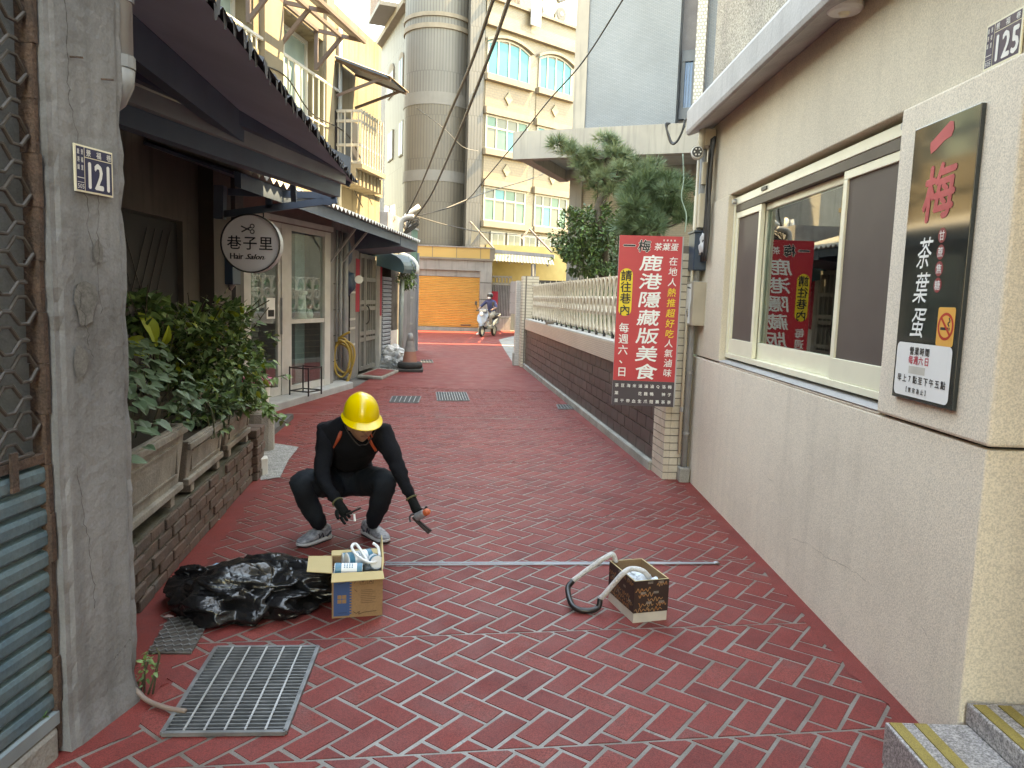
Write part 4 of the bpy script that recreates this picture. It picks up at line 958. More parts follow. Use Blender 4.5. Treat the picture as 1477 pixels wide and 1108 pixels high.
def trough(P, u0, u1, z0, z1, o0, o1, label):
    t = thing('planter', P.at((u0 + u1) / 2, z0), label, 'planter')
    tp = .035; q0 = [P.at(u0 + tp, z0, o0 + tp), P.at(u1 - tp, z0, o0 + tp), P.at(u1 - tp, z0, o1 - tp), P.at(u0 + tp, z0, o1 - tp)]
    q1 = [P.at(u0, z1, o0), P.at(u1, z1, o0), P.at(u1, z1, o1), P.at(u0, z1, o1)]
    w = .035; r1 = [P.at(u0 + w, z1, o0 + w), P.at(u1 - w, z1, o0 + w), P.at(u1 - w, z1, o1 - w), P.at(u0 + w, z1, o1 - w)]; r0 = [v - Vector((0, 0, .06)) for v in r1]
    mb = MB(); vs = q0 + q1 + r1 + r0
    mb.add(vs, [(0, 1, 2, 3)] + [(i, (i + 1) % 4, (i + 1) % 4 + 4, i + 4) for i in range(4)] + [(i + 4, (i + 1) % 4 + 4, (i + 1) % 4 + 8, i + 8) for i in range(4)] + [(i + 8, (i + 1) % 4 + 8, (i + 1) % 4 + 12, i + 12) for i in range(4)])
    mb.build('trough_body', m_trough, t, bev=.008)
    mb = MB(); h = z1 - z0
    MB().slab(P, u0 - .012, u1 + .012, z1 - .05, z1 - .01, o1 - .006, o1 + .014).build('rim_band', m_trough, t, bev=.006)
    MB().slab(P, u0 + .02, u1 - .02, z0 - .004, z0 + .035, o1 - .045, o1 - .008).build('foot_band', m_trough, t, bev=.006)
    pu0, pu1 = u0 + .10, u1 - .10
    for (a, b, c, d) in ((pu0, pu1, z0 + h * .72, z0 + h * .75), (pu0, pu1, z0 + h * .25, z0 + h * .28), (pu0, pu0 + .012, z0 + h * .281, z0 + h * .719), (pu1 - .012, pu1, z0 + h * .281, z0 + h * .719)):
        oo = o1 - tp * (1 - (c + d - 2 * z0) / 2 / h)
        MB().slab(P, a, b, c, d, oo - .02, oo + .006).build('panel_moulding', m_trough, t)
    MB().poly([v + Vector((0, 0, .03)) for v in r0]).build('soil', m_soil, t)
    for k in (.12, .82):
        MB().slab(P, u0 + (u1 - u0) * k, u0 + (u1 - u0) * k + .07, z0 - .065, z0 - .004, o1 - .16, o1 - .02).build('trough_foot', m_trough, t, bev=.006)
    return t
trough(BP, .22, 1.36, .435, .80, -.34, .025, 'nearest cement planter beside the pillar under the heart leaved plant')
trough(BP, 1.44, 2.28, .42, .68, -.30, .02, 'shorter cement planter in the middle of the brick wall')
trough(BP, 2.40, 3.20, .425, .66, -.30, .01, 'farthest cement planter on the brick wall, beside the brick pier')
RP = Plane((-2.42, 5.0), -5)
MB().slab(RP, .15, 2.35, .06, .47, -.30, -.02).build('block_plinth', m_concrete, thing('plinth', RP.at(1, 0), 'rough concrete plinth under the rear planter', 'plinth'))
trough(RP, .1, 2.4, .54, .82, -.36, .02, 'long pale cement planter behind, under the bushy shrub')

# ---- plants
m_leaf = mat('dark_green_leaf', (.11, .205, .075), (.07, .14, .058), rough=.5, scale=14, spec=.35)
m_leaf2 = mat('mid_green_leaf', (.16, .27, .075), (.11, .20, .06), rough=.45, scale=14)
m_leaf3 = mat('bluish_green_leaf', (.12, .20, .11), (.08, .145, .083), rough=.5, scale=14, spec=.35)
m_leafy = mat('yellow_green_leaf', (.30, .36, .03), (.22, .30, .03), rough=.45, scale=9)
m_stem = mat('green_brown_stem', (.09, .10, .05), (.07, .06, .035), rough=.7)
m_bark = mat('grey_brown_bark', (.12, .10, .08), (.08, .065, .05), rough=.95, scale=12, bump=.5)
def leafmesh(name, L, W, m, heart=.0, fold=.18, droop=.12):
    pts = [(0, 0)] + ([(W * .38, -L * .10)] if heart else []) + [(W * .5, L * .18), (W * .46, L * .42), (W * .26, L * .74), (0, L)]
    mb = MB(); z = lambda x, y: abs(x) * fold - droop * (y / L) ** 2 * L
    sp = [(0, 0), (0, L * .3), (0, L * .65), (0, L)]
    for s_ in (1, -1):
        e = [(x * s_, y) for x, y in pts]
        allp = e[:-1] + [e[-1]] + [(0, L * .5)]
        v = [(x, y, z(x, y)) for x, y in e] + [(0, L * .45, z(0, L * .45))]
        k = len(e); f = [(k, i, i + 1) if s_ > 0 else (k, i + 1, i) for i in range(k - 1)]
        mb.add(v, f)
    me = bpy.data.meshes.new(name)
    me.from_pydata(mb.v, [], mb.f); me.materials.append(m); me.polygons.foreach_set('use_smooth', [False] * len(mb.f)); me.update(); return me
def leafbasis(d, up):
    y = Vector(d).normalized(); zz = Vector(up); x = y.cross(zz).normalized(); zz = x.cross(y); return Matrix((x, y, zz)).transposed()
def addleaf(mb, me_pts, me_f, loc, basis, s): mb.add([Vector(loc) + basis @ (Vector(p) * s) for p in me_pts], me_f)
def leafdata(me): return [v.co.copy() for v in me.vertices], [tuple(p.vertices) for p in me.polygons]
lm_heart = leafmesh('leaf', .062, .05, m_leaf3, heart=1); lm_oval = leafmesh('leaf', .05, .026, m_leaf); lm_oval2 = leafmesh('leaf', .05, .028, m_leaf2)
OH, OO = leafdata(lm_heart), leafdata(lm_oval)
# 1 heart-leaved plant: every leaf its own part
rl_ = random.Random(21)
pa = thing('potted_plant', BP.at(.75, .8, -.15), 'dense heart leaved green plant in the nearest cement planter', 'plant')
mb = MB()
for k in range(16):
    b = BP.at(.3 + .065 * k, .78, -.16 + rl_.uniform(-.08, .08)); t_ = b + Vector((rl_.uniform(-.05, .16), rl_.uniform(-.1, .1), rl_.uniform(.15, .42)))
    mb.tube(curve([b, b.lerp(t_, .5) + Vector((0, 0, .05)), t_], 6), .003, 4)
mb.build('stems', m_stem, pa)
for k in range(230):
    u = rl_.uniform(.12, 1.55); f = rl_.random(); o = -.32 + .40 * f ** .8
    ztop = 1.30 - .42 * max(0, (o + .12) / .3) ** 1.2 - .10 * max(0, u - .9)
    z = ztop - abs(rl_.gauss(0, .05)) - (rl_.random() < .3) * rl_.uniform(0, .25)
    z = max(z, .83 if o < 0 else .76)
    d = LP.d * 0 + Vector((rl_.uniform(.2, 1.), rl_.uniform(-.9, .35), rl_.uniform(-.5, .15))); up = Vector((rl_.uniform(-.1, .6), rl_.uniform(-.6, .1), 1))
    link('leaf', lm_heart, BP.at(u, z, o), pa, rot=leafbasis(d, up).to_euler(), scale=[rl_.uniform(.75, 1.3)] * 3)
# 2 bushy shrub behind
def bush(name, label, c, ext, nleaf, leafset, mats, seed, stems=14, lean=None, group=None, size=(.7, 1.25), cat='plant', foliage='foliage', base=None, clump=.0, shell=.35, leafdir=None):
    rr = random.Random(seed); t = thing(name, base or c, label, cat, group); c = Vector(c)
    if stems:
        sm = MB(); b0 = Vector(base or (c.x, c.y, c.z - ext[2]))
        for k in range(stems):
            b = b0 + Vector((rr.uniform(-.5, .5) * ext[0], rr.uniform(-.6, .6) * ext[1], 0)); e = c + Vector((rr.uniform(-.8, .8) * ext[0], rr.uniform(-.8, .8) * ext[1], rr.uniform(.1, .9) * ext[2]))
            sm.tube(curve([b, b.lerp(e, .5) + Vector((rr.uniform(-.04, .04), 0, .05)), e], 6), .004 * max(1, ext[0]), 4)
        sm.build('stems', m_stem, t)
    mb = MB(); pts, fs_ = leafset
    seeds = [Vector((rr.gauss(0, .5), rr.gauss(0, .5), rr.gauss(0, .5))) for _ in range(26)]
    n = 0
    while n < nleaf:
        v = Vector((rr.uniform(-1, 1), rr.uniform(-1, 1), rr.uniform(-1, 1)))
        l = v.length
        if l > 1 or l < shell * rr.random(): continue
        if l > .72 + .45 * noise.noise(v * 2.2 + Vector((seed * 1.3, 0, 0))): continue
        if clump and noise.noise(v * 3.6 + Vector((0, seed * 2.1, 0))) < clump - .25 * rr.random(): continue
        n += 1; mb.m = rr.choices(range(len(mats)), [6, 3, 1, 1][:len(mats)])[0]
        d = (v * .7 + Vector((rr.gauss(0, .5), rr.gauss(0, .5), rr.gauss(-.15, .4)))).normalized() if not leafdir else leafdir(rr, v)
        if abs(d.z) > .97: d.x += .4
        addleaf(mb, pts, fs_, c + Vector((v.x * ext[0], v.y * ext[1], v.z * ext[2])), leafbasis(d, Vector((rr.gauss(0, .4), rr.gauss(0, .4), 1))), rr.uniform(*size))
    mb.build(foliage, mats, t, kind='stuff'); return t
bush('leafy_shrub', 'bushy dark green shrub rising behind the heart leaved plant', (-2.22, 5.6, 1.08), (.50, .74, .48), 2400, OO, [m_leaf, m_leaf2, m_leafy], 5, 26, base=(-2.45, 5.8, .8), shell=.3, size=(.9, 1.7))
bush('leafy_shrub', 'lower tangled shrub between the planters in front of the long pale planter', (-2.03, 5.05, .76), (.24, .5, .20), 560, OO, [m_leaf3, m_leaf2, m_leaf], 9, 10, base=(-1.95, 4.9, .62), size=(.9, 1.5))
bush('climbing_plant', 'tall dark leafy stem standing against the porch door beside the pillar', (-2.42, 5.0, 1.33), (.20, .26, .26), 260, OH, [m_leaf, m_leaf2], 15, 6, base=(-2.4, 5.0, .8), size=(.8, 1.3))
pd = thing('trailing_plant', (-2.0, 5.9, .6), 'sparse trailing plant leaning out over the brick pier', 'plant')
sm = MB(); tips = []
for k in range(11):
    b = Vector((-2.08, 5.75 + rl_.uniform(-.3, .3), .62)); e = b + Vector((rl_.uniform(.05, .42), rl_.uniform(-.35, .3), rl_.uniform(-.12, .30)))
    c_ = curve([b, b.lerp(e, .5) + Vector((0, 0, .08)), e], 8); sm.tube(c_, .003, 4); tips.append(c_)
sm.build('stems', m_stem, pd)
for c_ in tips:
    for p in c_[2:]:
        for _ in range(2):
            d = Vector((rl_.uniform(-.4, 1), rl_.uniform(-.8, .8), rl_.uniform(-.8, .3)))
            link('leaf', lm_oval2, p, pd, rot=leafbasis(d, Vector((.2, -.3, 1))).to_euler(), scale=[rl_.uniform(1.0, 1.7)] * 3)
by = thing('broad_leaf_plant', (-2.5, 4.9, .8), 'broad leaved plant with bright yellow green leaves beside the pillar', 'plant')
def bigleaf(base, tip, W, bend=0., nrm=(1, -.6, .2)):
    base, tip = Vector(base), Vector(tip); d = tip - base; sd = d.cross(Vector(nrm)).normalized(); n_ = sd.cross(d).normalized(); mb = MB(); N_ = 8; rows_ = []
    for i in range(N_ + 1):
        t = i / N_; w = W * (math.sin(math.pi * min(1, t * .93 + .07)) ** .8) * (1 - .25 * t); c = base + d * t + n_ * bend * math.sin(math.pi * t)
        rows_.append((c - sd * w + n_ * w * .3, c, c + sd * w + n_ * w * .3))
    for a, b in zip(rows_, rows_[1:]):
        for k in range(2): mb.poly([a[k], a[k + 1], b[k + 1], b[k]])
    return mb
m_broadleaf = mat('bright_leaf', (.42, .50, .05), (.34, .44, .04), rough=.4, scale=6);  # plain bright yellow-green leaf colour
bsdf = m_broadleaf.node_tree.nodes['Principled BSDF']; bsdf.inputs['Subsurface Weight'].default_value = 0
for (b, t_, w) in (((226, 488), (199, 450), .055), ((226, 500), (205, 460), .03), ((212, 500), (183, 489), .05), ((215, 510), (184, 508), .03), ((232, 500), (243, 468), .035)):
    bigleaf(D(*b, 4.9), D(*t_, 4.85), w, .02).build('leaf', m_broadleaf, by, True)
MB().tube([(-2.36, 4.95, .8), D(222, 500, 4.9)], .008, 5).build('stems', m_stem, by)
tag(tubeobj('bamboo_stake', [D(238, 520, 5.3), D(229, 422, 5.3)], .016, mat('brown_stake', (.16, .11, .075), rough=.7)), 'brown stake standing in the shrub against the dark door', 'stake')
tag(tubeobj('thin_stake', [D(383, 600, 6.6), D(381, 512, 6.6)], .006, m_pipe), 'thin grey stake by the pink bucket', 'stake')
t = thing('bucket', D(365, 572, 7.3), 'white bucket with a pink rim at the end of the planters', 'bucket')
bc = D(371, 577, 7.25); 
MB().lathe((bc.x, bc.y, bc.z - .12), [(.10, 0), (.13, .30)], 20).build('bucket_body', m_white, t); MB().lathe((bc.x, bc.y, bc.z + .165), [(.135, 0), (.145, .02), (.14, .05), (.12, .055)], 20).build('bucket_rim', mat('pink_plastic', (.68, .14, .30), rough=.4), t)
tag(MB().lathe((bc.x, bc.y, 0), [(.16, 0), (.16, bc.z - .122)], 14).build('block_stand', m_concrete), 'concrete stand under the pink rimmed bucket', 'stand')
# concrete patch on the street
cp = [G(*p) for p in ((376, 694), (404, 690), (416, 665), (431, 646), (392, 640), (372, 650))]
structure(MB().poly([(v.x, v.y, .009) for v in cp]).build('concrete_patch', mat('patch_concrete', (.36, .36, .35), (.24, .24, .235), rough=.95, scale=14, grain=.5, gscale=90, bump=.5)))
t = tag(MB().obox(G(381, 672, .07), (.02, .03, 0), (-.02, .05, 0), (0, 0, .075)).build('white_brick', m_white, bev=.008), 'white painted block beside the brick pier', 'block')

# ================================================================== left: hair salon front
SP = Plane((-3.455, 9.40), 12.2)
m_sframe = mat('pale_shop_frame', (.56, .54, .51), (.48, .465, .44), rough=.45, scale=5)
m_browntrim = mat('red_brown_trim', (.20, .12, .105), (.16, .095, .085), rough=.6)
m_grey = mat('grey_stone_cladding', (.27, .26, .26), (.20, .195, .195), rough=.85, scale=2.5, streak=.5, dirt=(.12, .115, .11), dirtamt=.4)
sa = thing('salon_front', SP.at(1, 0), 'hair salon shop front with glass door and display window', 'shop front')
slab = [(-3.5, 9.2, 0), (-3.06, 9.50, 0), (-2.60, 12.30, 0), (-2.85, 12.55, 0), (-3.5, 12.0, 0)]
structure(MB().prism([(x, y, -.02) for x, y, z in slab], (0, 0, .12)).build('entrance_slab', mat('slab_concrete', (.40, .41, .41), (.31, .32, .32), rough=.85, scale=3, grain=.12), bev=.015))
us = lambda px_, py_=480: SP.sz(px_, py_)[0]
ZF = 2.46
posts = [(us(346), us(358)), (us(404), us(418)), (us(466), us(474))]
for a, b in posts: MB().slab(SP, a, b, .1, ZF, -.05, .03).build('frame_post', m_sframe, sa, bev=.004)
MB().slab(SP, -.6, posts[0][0] - .001, .1, ZF + .002, -.04, .0).build('side_glass', m_glassshop, sa)
MB().slab(SP, posts[0][1] + .001, posts[1][0] - .001, ZF - .07, ZF, -.04, .025).build('door_head', m_sframe, sa)
MB().slab(SP, posts[1][1] + .001, posts[2][0] - .001, ZF - .07, ZF, -.04, .025).build('window_head', m_sframe, sa)
MB().slab(SP, posts[1][1] + .001, posts[2][0] - .001, .101, .20, -.04, .028).build('window_base', m_sframe, sa)
zsh = SP.sz(440, 463)[1]
MB().slab(SP, posts[1][1] + .001, posts[2][0] - .001, zsh - .03, zsh + .03, -.045, .02).build('window_transom', m_sframe, sa)
MB().slab(SP, posts[1][1], posts[2][0], .201, zsh - .031, -.02, -.01).build('pane', m_glassshop, sa); MB().slab(SP, posts[1][1], posts[2][0], zsh + .031, ZF - .071, -.02, -.01).build('pane', m_glassshop, sa)
d0, d1 = posts[0][1], posts[1][0]
do = MB().slab(SP, d0 + .004, d0 + .05, .105, ZF - .075, -.03, .012).slab(SP, d1 - .075, d1 - .004, .105, ZF - .075, -.03, .012).slab(SP, d0 + .0505, d1 - .0755, .105, .22, -.03, .012).slab(SP, d0 + .0505, d1 - .0755, ZF - .14, ZF - .0755, -.03, .012).build('door', m_sframe, sa)
sub(MB().slab(SP, d0 + .05, d1 - .075, .22, ZF - .14, -.015, -.008).build('pane', m_glassshop), do)
sub(MB().slab(SP, d1 - .03, d1 - .018, .95, 1.45, .02, .05).build('handle', m_steel), do)
zl = SP.sz(390, 445)[1]; ul = us(385), us(397)
sub(MB().slab(SP, ul[0], ul[1], zl - .14, zl + .14, -.0075, .0).build('door_notice', m_paper), do); sub(MB().slab(SP, ul[0] + .03, ul[1] - .03, zl - .11, zl - .02, .0005, .002).build('notice_print', m_ink), do)
# scroll ironwork behind the door glass
mb = MB(); uc, zc = (d0 + d1) / 2 - .06, SP.sz(375, 418)[1]
for sx in (1, -1):
    for sz_ in (1, -1):
        pts = []
        for i in range(26):
            a = i / 25 * 2.2 * math.pi; r_ = .095 * (1 - i / 34)
            pts.append(SP.at(uc + sx * (.115 - r_ * math.cos(a)), zc + sz_ * (.14 + r_ * math.sin(a) * 1.1), -.06))
        mb.tube(pts, .012, 6)
mb.build('scroll_ironwork', mat('grey_scroll_iron', (.42, .42, .39), rough=.5), sa, True)
MB().slab(SP, d0 + .03, d1 - .08, SP.sz(375, 462)[1] - .05, SP.sz(375, 462)[1] + .05, -.10, -.06).build('inner_rail', m_grey, sa)
# wall above and trim
MB().slab(SP, -.7, us(476), ZF + .001, 3.3, -.6, .02).build('header_wall', m_browntrim, sa)
MB().slab(SP, -.05, us(476), ZF + .02, ZF + .09, .0205, .05).build('header_trim', m_sframe, sa)
MB().slab(SP, us(474) + .001, us(474) + .16, -.02, 2.9, -.4, .0).build('end_wall', m_grey, sa)
# inside
m_in = mat('salon_wall_paint', (.36, .40, .42), (.31, .35, .37), rough=.8)
MB().slab(SP, -.8, 3.0, -.02, .099, -3.2, -.06).build('inner_floor', mat('salon_floor', (.3, .29, .28), rough=.4), sa)
MB().slab(SP, -.8, 3.0, .1, 3.2, -3.3, -3.2).build('inner_wall', m_in, sa); MB().slab(SP, 2.62, 2.72, .1, 3.2, -3.19, -.3).build('inner_wall', m_in, sa); MB().slab(SP, -1.2, -.8, .1, 3.2, -3.19, -.3).build('inner_wall', m_in, sa)
MB().slab(SP, -.8, 2.6, 2.9, 3.0, -3.19, -.61).build('inner_ceiling', m_white, sa)
bw = MB()
for k in range(26):
    for j in range(2): bw.slab(SP, posts[1][1] + .05 + j * .19 + (k % 2) * .03, posts[1][1] + .05 + j * .19 + .18 + (k % 2) * .03, .1 + k * .075, .1 + k * .075 + .066, -.95, -.75)
bw.build('brick_column', mat('whitewashed_brick', (.50, .49, .47), (.42, .41, .39), rough=.85), sa, kind='stuff')
MB().slab(SP, us(452), us(465), .1, 2.45, -.55, -.30).build('inner_curtain', mat('pale_blue_panel', (.42, .52, .56), rough=.8), sa)
vu = (us(442) + us(455)) / 2
t = thing('vase', SP.at(vu, zsh + .03, -.16), 'white lighthouse shaped vase on the salon window shelf', 'vase')
vb = SP.at(vu, zsh + .031, -.17); MB().lathe(vb, [(.10, 0), (.085, .05), (.075, .34), (.10, .36), (.10, .40), (.07, .41)], 18).build('vase_body', m_white, t)
MB().slab(SP, posts[1][1] + .005, posts[2][0] - .005, zsh - .005, zsh + .03, -.34, -.046).build('window_shelf', m_white, sa)
t = thing('doll', SP.at(us(461), zsh + .03, -.15), 'small doll figure sitting on the salon shelf beside the vase', 'doll')
db = SP.at(us(460), zsh + .03, -.15); MB().lathe(db, [(.04, 0), (.055, .05), (.03, .13)], 12).build('doll_body', m_white, t, True); MB().lathe(db + Vector((0, 0, .13)), [(.01, 0), (.04, .02), (.045, .05), (.02, .08)], 12).build('doll_head', mat('doll_red', (.55, .12, .1), rough=.6), t, True)
# things hung at the salon's left jamb: blue box and bust
t = thing('blue_meter_box', D(305, 405, 8.9), 'dark blue box on the column left of the round sign', 'meter box')
MB().box(-3.33, -3.17, 8.55, 8.80, 1.60, 1.98).build('box_body', m_bluebox, t, bev=.01)
bu = thing('head_bust', D(335, 400, 8.9), 'dark ornamental head bust hung below the round sign', 'ornament'); hb = D(331, 402, 8.7)
blob('bust_head', hb, .11, (.8, .8, 1.15), mat('dark_bronze', (.16, .15, .14), (.07, .065, .06), rough=.45, scale=25), 2.2, bu, 3, .18); blob('bust_hair', hb + Vector((-.03, .03, .06)), .11, (.95, .9, .95), m_black, 7.7, bu, 3, .35)
MB().bar(hb + Vector((-.02, .05, 0)), hb + Vector((-.3, .12, 0)), .03).build('bust_bracket', m_black, bu)
# stool
st_ = thing('metal_stool', G(441, 572, .1), 'black metal frame stool on the slab before the salon window', 'stool')
sc_ = G(441, 569, .1); hw = .155; ca, sa_ = math.cos(R(-20)), math.sin(R(-20)); cr = [Vector((sc_.x + x * ca - y * sa_, sc_.y + x * sa_ + y * ca, .1)) for x, y in ((-hw, -hw), (hw, -hw), (hw, hw), (-hw, hw))]
for c_ in cr: MB().bar(c_, c_ + Vector((0, 0, .40)), .018).build('leg', m_black, st_)
for zz, nm in ((.06, 'lower_rail'), (.385, 'seat_frame')):
    for a, b in zip(cr, cr[1:] + cr[:1]): MB().bar(a + Vector((0, 0, zz)), b + Vector((0, 0, zz)), .016).build(nm, m_black, st_)

# ================================================================== left: grey wall, door house
DW = Plane((-2.925, 11.98), -.3); DP = Plane((-2.935, 14.30), 4.6)
dh = thing('door_house', DP.at(0, 0), 'grey stained house front with barred metal doors and red paper couplets', 'house')
MB().slab(DW, 0, 2.33, -.02, 2.9, -.4, 0).build('side_wall', m_grey, dh)
mb = MB()
for k in range(1, 6): mb.slab(DW, .0, .95, k * .42, k * .42 + .012, .0005, .004)
for k in range(1, 3): mb.slab(DW, k * .42, k * .42 + .012, .0, 2.6, .0045, .006)
mb.build('cladding_joint', m_dark, dh)
m_doorst = mat('dull_steel_door', (.33, .33, .31), (.27, .27, .255), rough=.4, metal=.4, scale=5)
zd = 2.30; ud = lambda p: DP.sz(p, 450)[0]
leaf1, leaf2, leaf3 = ud(519), ud(527), ud(543)
MB().slab(DP, -.02, 3.6, zd + .05, 2.9, -.4, .0).build('wall_over_door', m_grey, dh)
MB().slab(DP, leaf3 + .06, leaf3 + .22, -.02, zd + .0495, -.3, .05).build('door_pier', m_sframe, dh)
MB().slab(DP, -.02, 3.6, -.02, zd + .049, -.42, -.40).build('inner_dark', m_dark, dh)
def grid_door(u0, u1, name):
    m = MB().slab(DP, u0, u0 + .07, .06, zd, -.06, .0).slab(DP, u1 - .07, u1, .06, zd, -.06, .0)
    for z in (.06, .62, .74, 1.22, 1.34, 1.78, zd - .08): m.slab(DP, u0 + .0705, u1 - .0705, z, z + .075, -.058, -.004)
    o = m.build(name, m_doorst, dh)
    nb = max(2, int((u1 - u0) / .17))
    for k in range(1, nb):
        u = u0 + .07 + (u1 - u0 - .14) * k / nb; b_ = MB().slab(DP, u - .012, u + .012, .135, zd - .081, -.045, -.02).build('bar', m_doorst); sub(b_, o)
    sub(MB().slab(DP, u0 + .071, u1 - .071, .135, zd - .081, -.075, -.065).build('door_sheet', mat('door_sheet_grey', (.17, .165, .155), rough=.5)), o)
    return o
grid_door(leaf1, leaf2 - .01, 'door'); d2 = grid_door(leaf2 + .02, leaf3, 'door')
sub(tubeobj('handle', curve([DP.at(leaf2 + .07, 1.32, .0), DP.at(leaf2 + .09, 1.25, .05), DP.at(leaf2 + .09, 1.02, .05), DP.at(leaf2 + .07, .95, .0)], 12), .012, m_black), d2)
m_couplet = mat('red_couplet_paper', (.46, .03, .06), (.40, .025, .05), rough=.7)
t = tag(MB().slab(DW, DW.sz(513, 400)[0], DW.sz(518.5, 400)[0] , 1.2, 2.18, .002, .006).build('red_couplet', m_couplet), 'long red paper couplet left of the barred doors', 'couplet')
tag(MB().slab(DP, leaf1 - .05, leaf3, zd + .08, zd + .24, .002, .006).build('red_couplet', m_couplet), 'red paper strip across the top of the barred doors', 'couplet')
tag(MB().slab(DP, leaf3 + .07, leaf3 + .2, 1.1, 2.1, .052, .056).build('red_couplet', m_couplet), 'faded red paper couplet right of the barred doors', 'couplet')
# small barred window left of the doors
uw = DW.sz(503, 460)[0]; wn = MB().slab(DW, uw, uw + .40, .62, 1.55, .0005, .02).build('window', m_dark, dh)
for k in range(4): sub(MB().slab(DW, uw + .02 + k * .11, uw + .04 + k * .11, .62, 1.55, .021, .035).build('bar', m_sframe), wn)
for z in (.60, .90, 1.06, 1.54): sub(MB().slab(DW, uw - .02, uw + .42, z, z + .04, .022, .032).build('frame_rail', m_sframe), wn)
# pipes on the wall
t = thing('wall_pipes', DW.at(.6, 0), 'pair of pale vertical pipes on the grey wall behind the hose', 'pipe')
for u, r_ in ((.35, .018), (.62, .03), (.98, .05)): tubeobj('pipe', [DW.at(u, .1 if r_ > .02 else .75, .04), DW.at(u, 2.55, .04)], r_, m_palebeam if r_ < .03 else m_pipe, t, 10)
t = thing('gas_meter', DW.at(1.2, 1.6, .15), 'dark blue plastic wrapped meter hanging beside the red couplet', 'meter')
gm = D(500, 408, 13.1); blob('meter_body', gm, .19, (.75, .7, 1.1), mat('dark_blue_wrap', (.05, .10, .18), (.03, .06, .11), rough=.35), 4.4, t, 3, .35); blob('meter_cap', gm + Vector((-.02, 0, .50)), .17, (.6, .5, 1.6), m_navybeam, 5.1, t, 3, .3)
MB().lathe(gm + Vector((.23, -.1, .06)), [(.07, 0), (.07, .03)], 16, (.3, -1, 0)).build('meter_dial', m_white, t); tubeobj('meter_pipe', [gm + Vector((-.05, .05, -.2)), gm + Vector((-.05, .05, -1.0))], .02, m_pipe, t)
MB().bar(gm + Vector((0, 0, .7)), gm + Vector((-.35, .1, .7)), .04).build('meter_bracket', m_navybeam, t)

# shutter, dark pier, round awning, post and metal gate further on
t = thing('side_shutter', DP.at(1.8, 0), 'narrow blue grey slatted shutter right of the barred doors', 'shutter')
s0, s1_ = ud(549), ud(561)
for k in range(22):
    z = .05 + k * .085; MB().prism([DP.at(s0, z, .02), DP.at(s0, z + .075, .02), DP.at(s0, z + .055, .055), DP.at(s0, z + .01, .05)], DP.d * (s1_ - s0)).build('slat', mat('blue_grey_slat', (.36, .41, .46), (.30, .34, .39), rough=.5), t)
MB().slab(DP, s1_ + .01, ud(573), -.02, 2.6, -.2, .03).build('stained_pier', mat('black_stained_wall', (.06, .055, .048), (.16, .15, .13), rough=.95, scale=3), dh)
MB().slab(DP, s1_ + .02, ud(572), .0, .75, .031, .04).build('white_patch', m_white, dh)
t = thing('barrel_awning', D(568, 382, 16), 'round teal barrel awning over the blue grey shutter', 'awning')
ba = D(554, 384, 15.6); bb = D(574, 385, 17.0); ax = (bb - ba)
mb = MB(); bm_n = 12
for i in range(bm_n):
    a0, a1 = math.pi * (i / bm_n) - .35, math.pi * ((i + 1) / bm_n) - .35
    f = lambda a, q: q + Vector((.42 * math.cos(a), -.05, .30 * math.sin(a) - .03))
    mb.poly([f(a0, ba), f(a1, ba), f(a1, bb), f(a0, bb)])
mb.build('awning_skin', mat('teal_canvas', (.035, .085, .115), (.025, .06, .085), rough=.5), t, True)
mb = MB(); mb.prism([ba + Vector((.42 * math.cos(math.pi * i / 10 - .35), -.05, .30 * math.sin(math.pi * i / 10 - .35) - .03)) for i in range(11)], (0, .03, 0)); mb.build('awning_end', mat('teal_canvas_end', (.06, .16, .21), (.05, .13, .17), rough=.5), t)
mb = MB(); mb.tube([bb + Vector((.43 * math.cos(R(a)), 0, .31 * math.sin(R(a)) - .03)) for a in range(-20, 100, 15)], .05, 6); mb.build('awning_rim', m_white, t, True)
tag(tubeobj('awning_post', [G(577, 528), G(577, 528) + Vector((.02, 0, 2.3))], .05, mat('pale_green_post', (.40, .46, .45), rough=.5), n=12), 'pale grey green steel post at the end of the house row', 'post')
m_gate = mat('grey_sheet_gate', (.24, .25, .27), (.19, .20, .215), rough=.55, scale=3, streak=.3)
ga, gbv = G(579, 511), G(599.5, 506); GT = Plane(ga, math.degrees(math.atan2(gbv.x - ga.x, gbv.y - ga.y))); gl_ = (gbv - ga).length
t = thing('sheet_gate', GT.at(gl_ / 2, 0), 'grey sheet metal gate panel at the corner before the yellow garage', 'gate')
MB().slab(GT, 0, gl_, .05, 2.35, -.05, 0).build('gate_sheet', m_gate, t); MB().slab(GT, gl_, gl_ + .08, 0, 2.7, -.08, .04).build('gate_post', m_gate, t)
for z in (.75, 1.45, 2.1): MB().slab(GT, 0, gl_ * .62, z, z + .05, .0005, .05).build('gate_rail', m_steel, t)
t = thing('green_fence_sheet', GT.at(gl_ / 2, 2.4), 'green corrugated sheet above the grey gate', 'fence')
mb = MB()
for k in range(16): mb.poly([GT.at(gl_ * k / 16, 2.36, .02 * (k % 2)), GT.at(gl_ * (k + 1) / 16, 2.36, .02 * ((k + 1) % 2)), GT.at(gl_ * (k + 1) / 16, 3.3, .02 * ((k + 1) % 2)), GT.at(gl_ * k / 16, 3.3, .02 * (k % 2))])
mb.build('sheet', mat('green_sheet', (.12, .24, .19), (.09, .19, .15), rough=.5), t); MB().slab(GT, 0, gl_, 3.3, 3.35, -.05, .03).build('sheet_cap', m_gate, t)
lh = MB().slab(DP, ud(573) + .01, 5.6, -.02, 3.4, -3.5, -.25); tag(lh.build('side_house', m_grey), 'grey side wall of the last house before the sheet gate', 'house')
